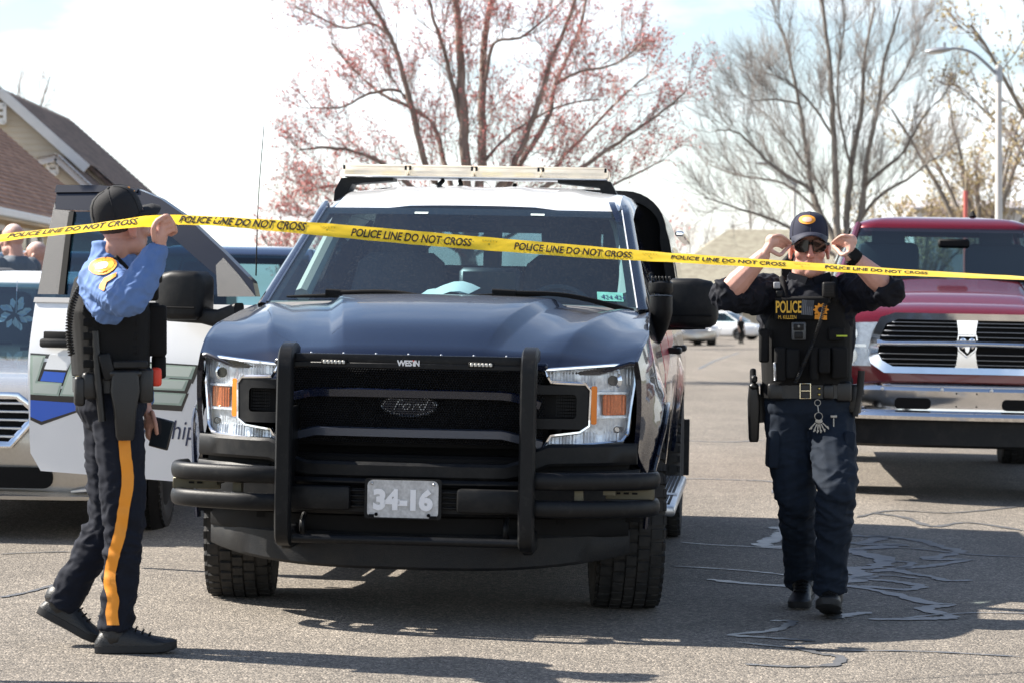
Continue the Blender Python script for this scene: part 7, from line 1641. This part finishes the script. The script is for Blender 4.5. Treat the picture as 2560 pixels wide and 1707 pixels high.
bystander('bald bystander in a mauve shirt seen in profile by the open door pillar', 97, 603, 23.0, 172, pbr('mauve_shirt', (.36, .29, .30), .85), M_trouser2, (.50, .27, .2), 5.0)
bystander('tiny figure in black standing far down the road beside a white car', 1852, 792, 112, -60, M_black, M_black, (.3, .2, .16), 8.0)

# ================================================================ police tape
M_tape = pbr('yellow_tape', (.88, .58, .012), .28, 0, .3, vary=.04, vscale=30); M_ink_t = pbr('tape_ink', (.03, .016, .006), .5); M_green_t = pbr('tape_show_through', (.42, .34, .02), .5); M_red_t = pbr('tape_edge_red', (.60, .22, .02), .4)
tpx = [  # x, upper edge y, lower edge y, depth
    (-1500, 790, 812, 9.0), (-260, 622, 646, 9.12), (0, 586, 607, 9.13), (60, 578, 598, 9.14), (130, 571, 591, 9.15), (220, 560, 582, 9.16), (300, 549, 574, 9.17), (355, 540, 569, 9.18), (392, 538, 570, 9.185), (425, 537, 566, 9.185), (450, 537, 563, 9.19), (540, 541, 566, 9.25), (640, 547, 575, 9.32), (757, 554, 586, 9.40), (920, 567, 602, 9.51), (1120, 585, 620, 9.65), (1320, 602, 635, 9.79), (1493, 617, 648, 9.92), (1660, 631, 656, 10.04), (1860, 645, 667, 10.18), (2060, 659, 679, 10.33), (2242, 672, 690, 10.45), (2420, 683, 696, 10.58), (2560, 691, 701, 10.68), (2900, 712, 722, 10.9), (4200, 790, 812, 11.8)]
TP = thing('police_tape', 'yellow POLICE LINE DO NOT CROSS tape stretched across the picture', 'tape', at(-260, 634, 9.12))
tx = [t[0] for t in tpx]; WT = .0765
def tape_edge(x):
    u, l, Y = (interp(tx, [t[i] for t in tpx], x) for i in (1, 2, 3)); vis = (l - u) / FPX * Y; tilt = math.sqrt(max(0, WT ** 2 - vis ** 2)) * .5; m = Y - .02 * math.sin((x - 450) / 2450 * PI) * 0
    return at(x, u, m - 0) + Vector((0, tilt, 0)), at(x, l, m) - Vector((0, tilt, 0))
O_ = Vector(TP.location); xs_ = list(np.arange(-1500, 4201, 12)); NS = 8
def tape_pt(x, f, off=0.0):
    a, b = tape_edge(x); p = a.lerp(b, f); p = p + Vector((0, -.003 * math.sin(PI * f) - off + .004 * mnoise.noise(Vector((x * .011, f * 1.5, 3))) + .003 * mnoise.noise(Vector((x * .04 + f * 2, f * 2.5, 7))) + .010 * mnoise.noise(Vector((x * .09 + f * 3, f * 2.0, 11))) * math.exp(-((x - 405) / 75) ** 2), .0015 * mnoise.noise(Vector((x * .02, f * 2, 0))))); return p - O_
mb = MB(); mb.add([tape_pt(x, i / NS) for x in xs_ for i in range(NS + 1)], [(k * (NS + 1) + i, k * (NS + 1) + i + 1, (k + 1) * (NS + 1) + i + 1, (k + 1) * (NS + 1) + i) for k in range(len(xs_) - 1) for i in range(NS)])
mb.build('ribbon', M_tape, TP, angle=80)
vs, fs = text_mesh('POLICE LINE DO NOT CROSS', 1.0, shear=.25, bold=.022); wid = max(v[0] for v in vs); cap_h = max(v[1] for v in vs)
ink = MB()
for x0, x1, f0, f1 in ((18, 344, .08, .62), (447, 766, .06, .74), (877, 1180, .20, .78), (1284, 1580, .20, .76), (1675, 1965, .22, .62), (2060, 2320, .2, .6)):
    P = [tape_pt(lerp(x0, x1, u / wid), lerp(f1, f0, v / cap_h), .0035) for u, v in vs]; ink.add(P, fs)
ink.build('lettering', M_ink_t, TP, flat=True, kind='stuff')
v2, f2 = text_mesh('SAFETY', 1.0, bold=.01); w2 = max(v[0] for v in v2); sm = MB()
for x0 in (800, 1205, 1605, 1985):
    sm.add([tape_pt(x0 + 40 * u / w2, lerp(.34, .20, v / .7), .0035) for u, v in v2], f2)
    sm.add([tape_pt(x0 + 15 + dx, f, .0035) for dx, f in ((0, .46), (6, .46), (3, .62))], [(0, 1, 2)])
sm.build('small_print', M_green_t, TP, flat=True)
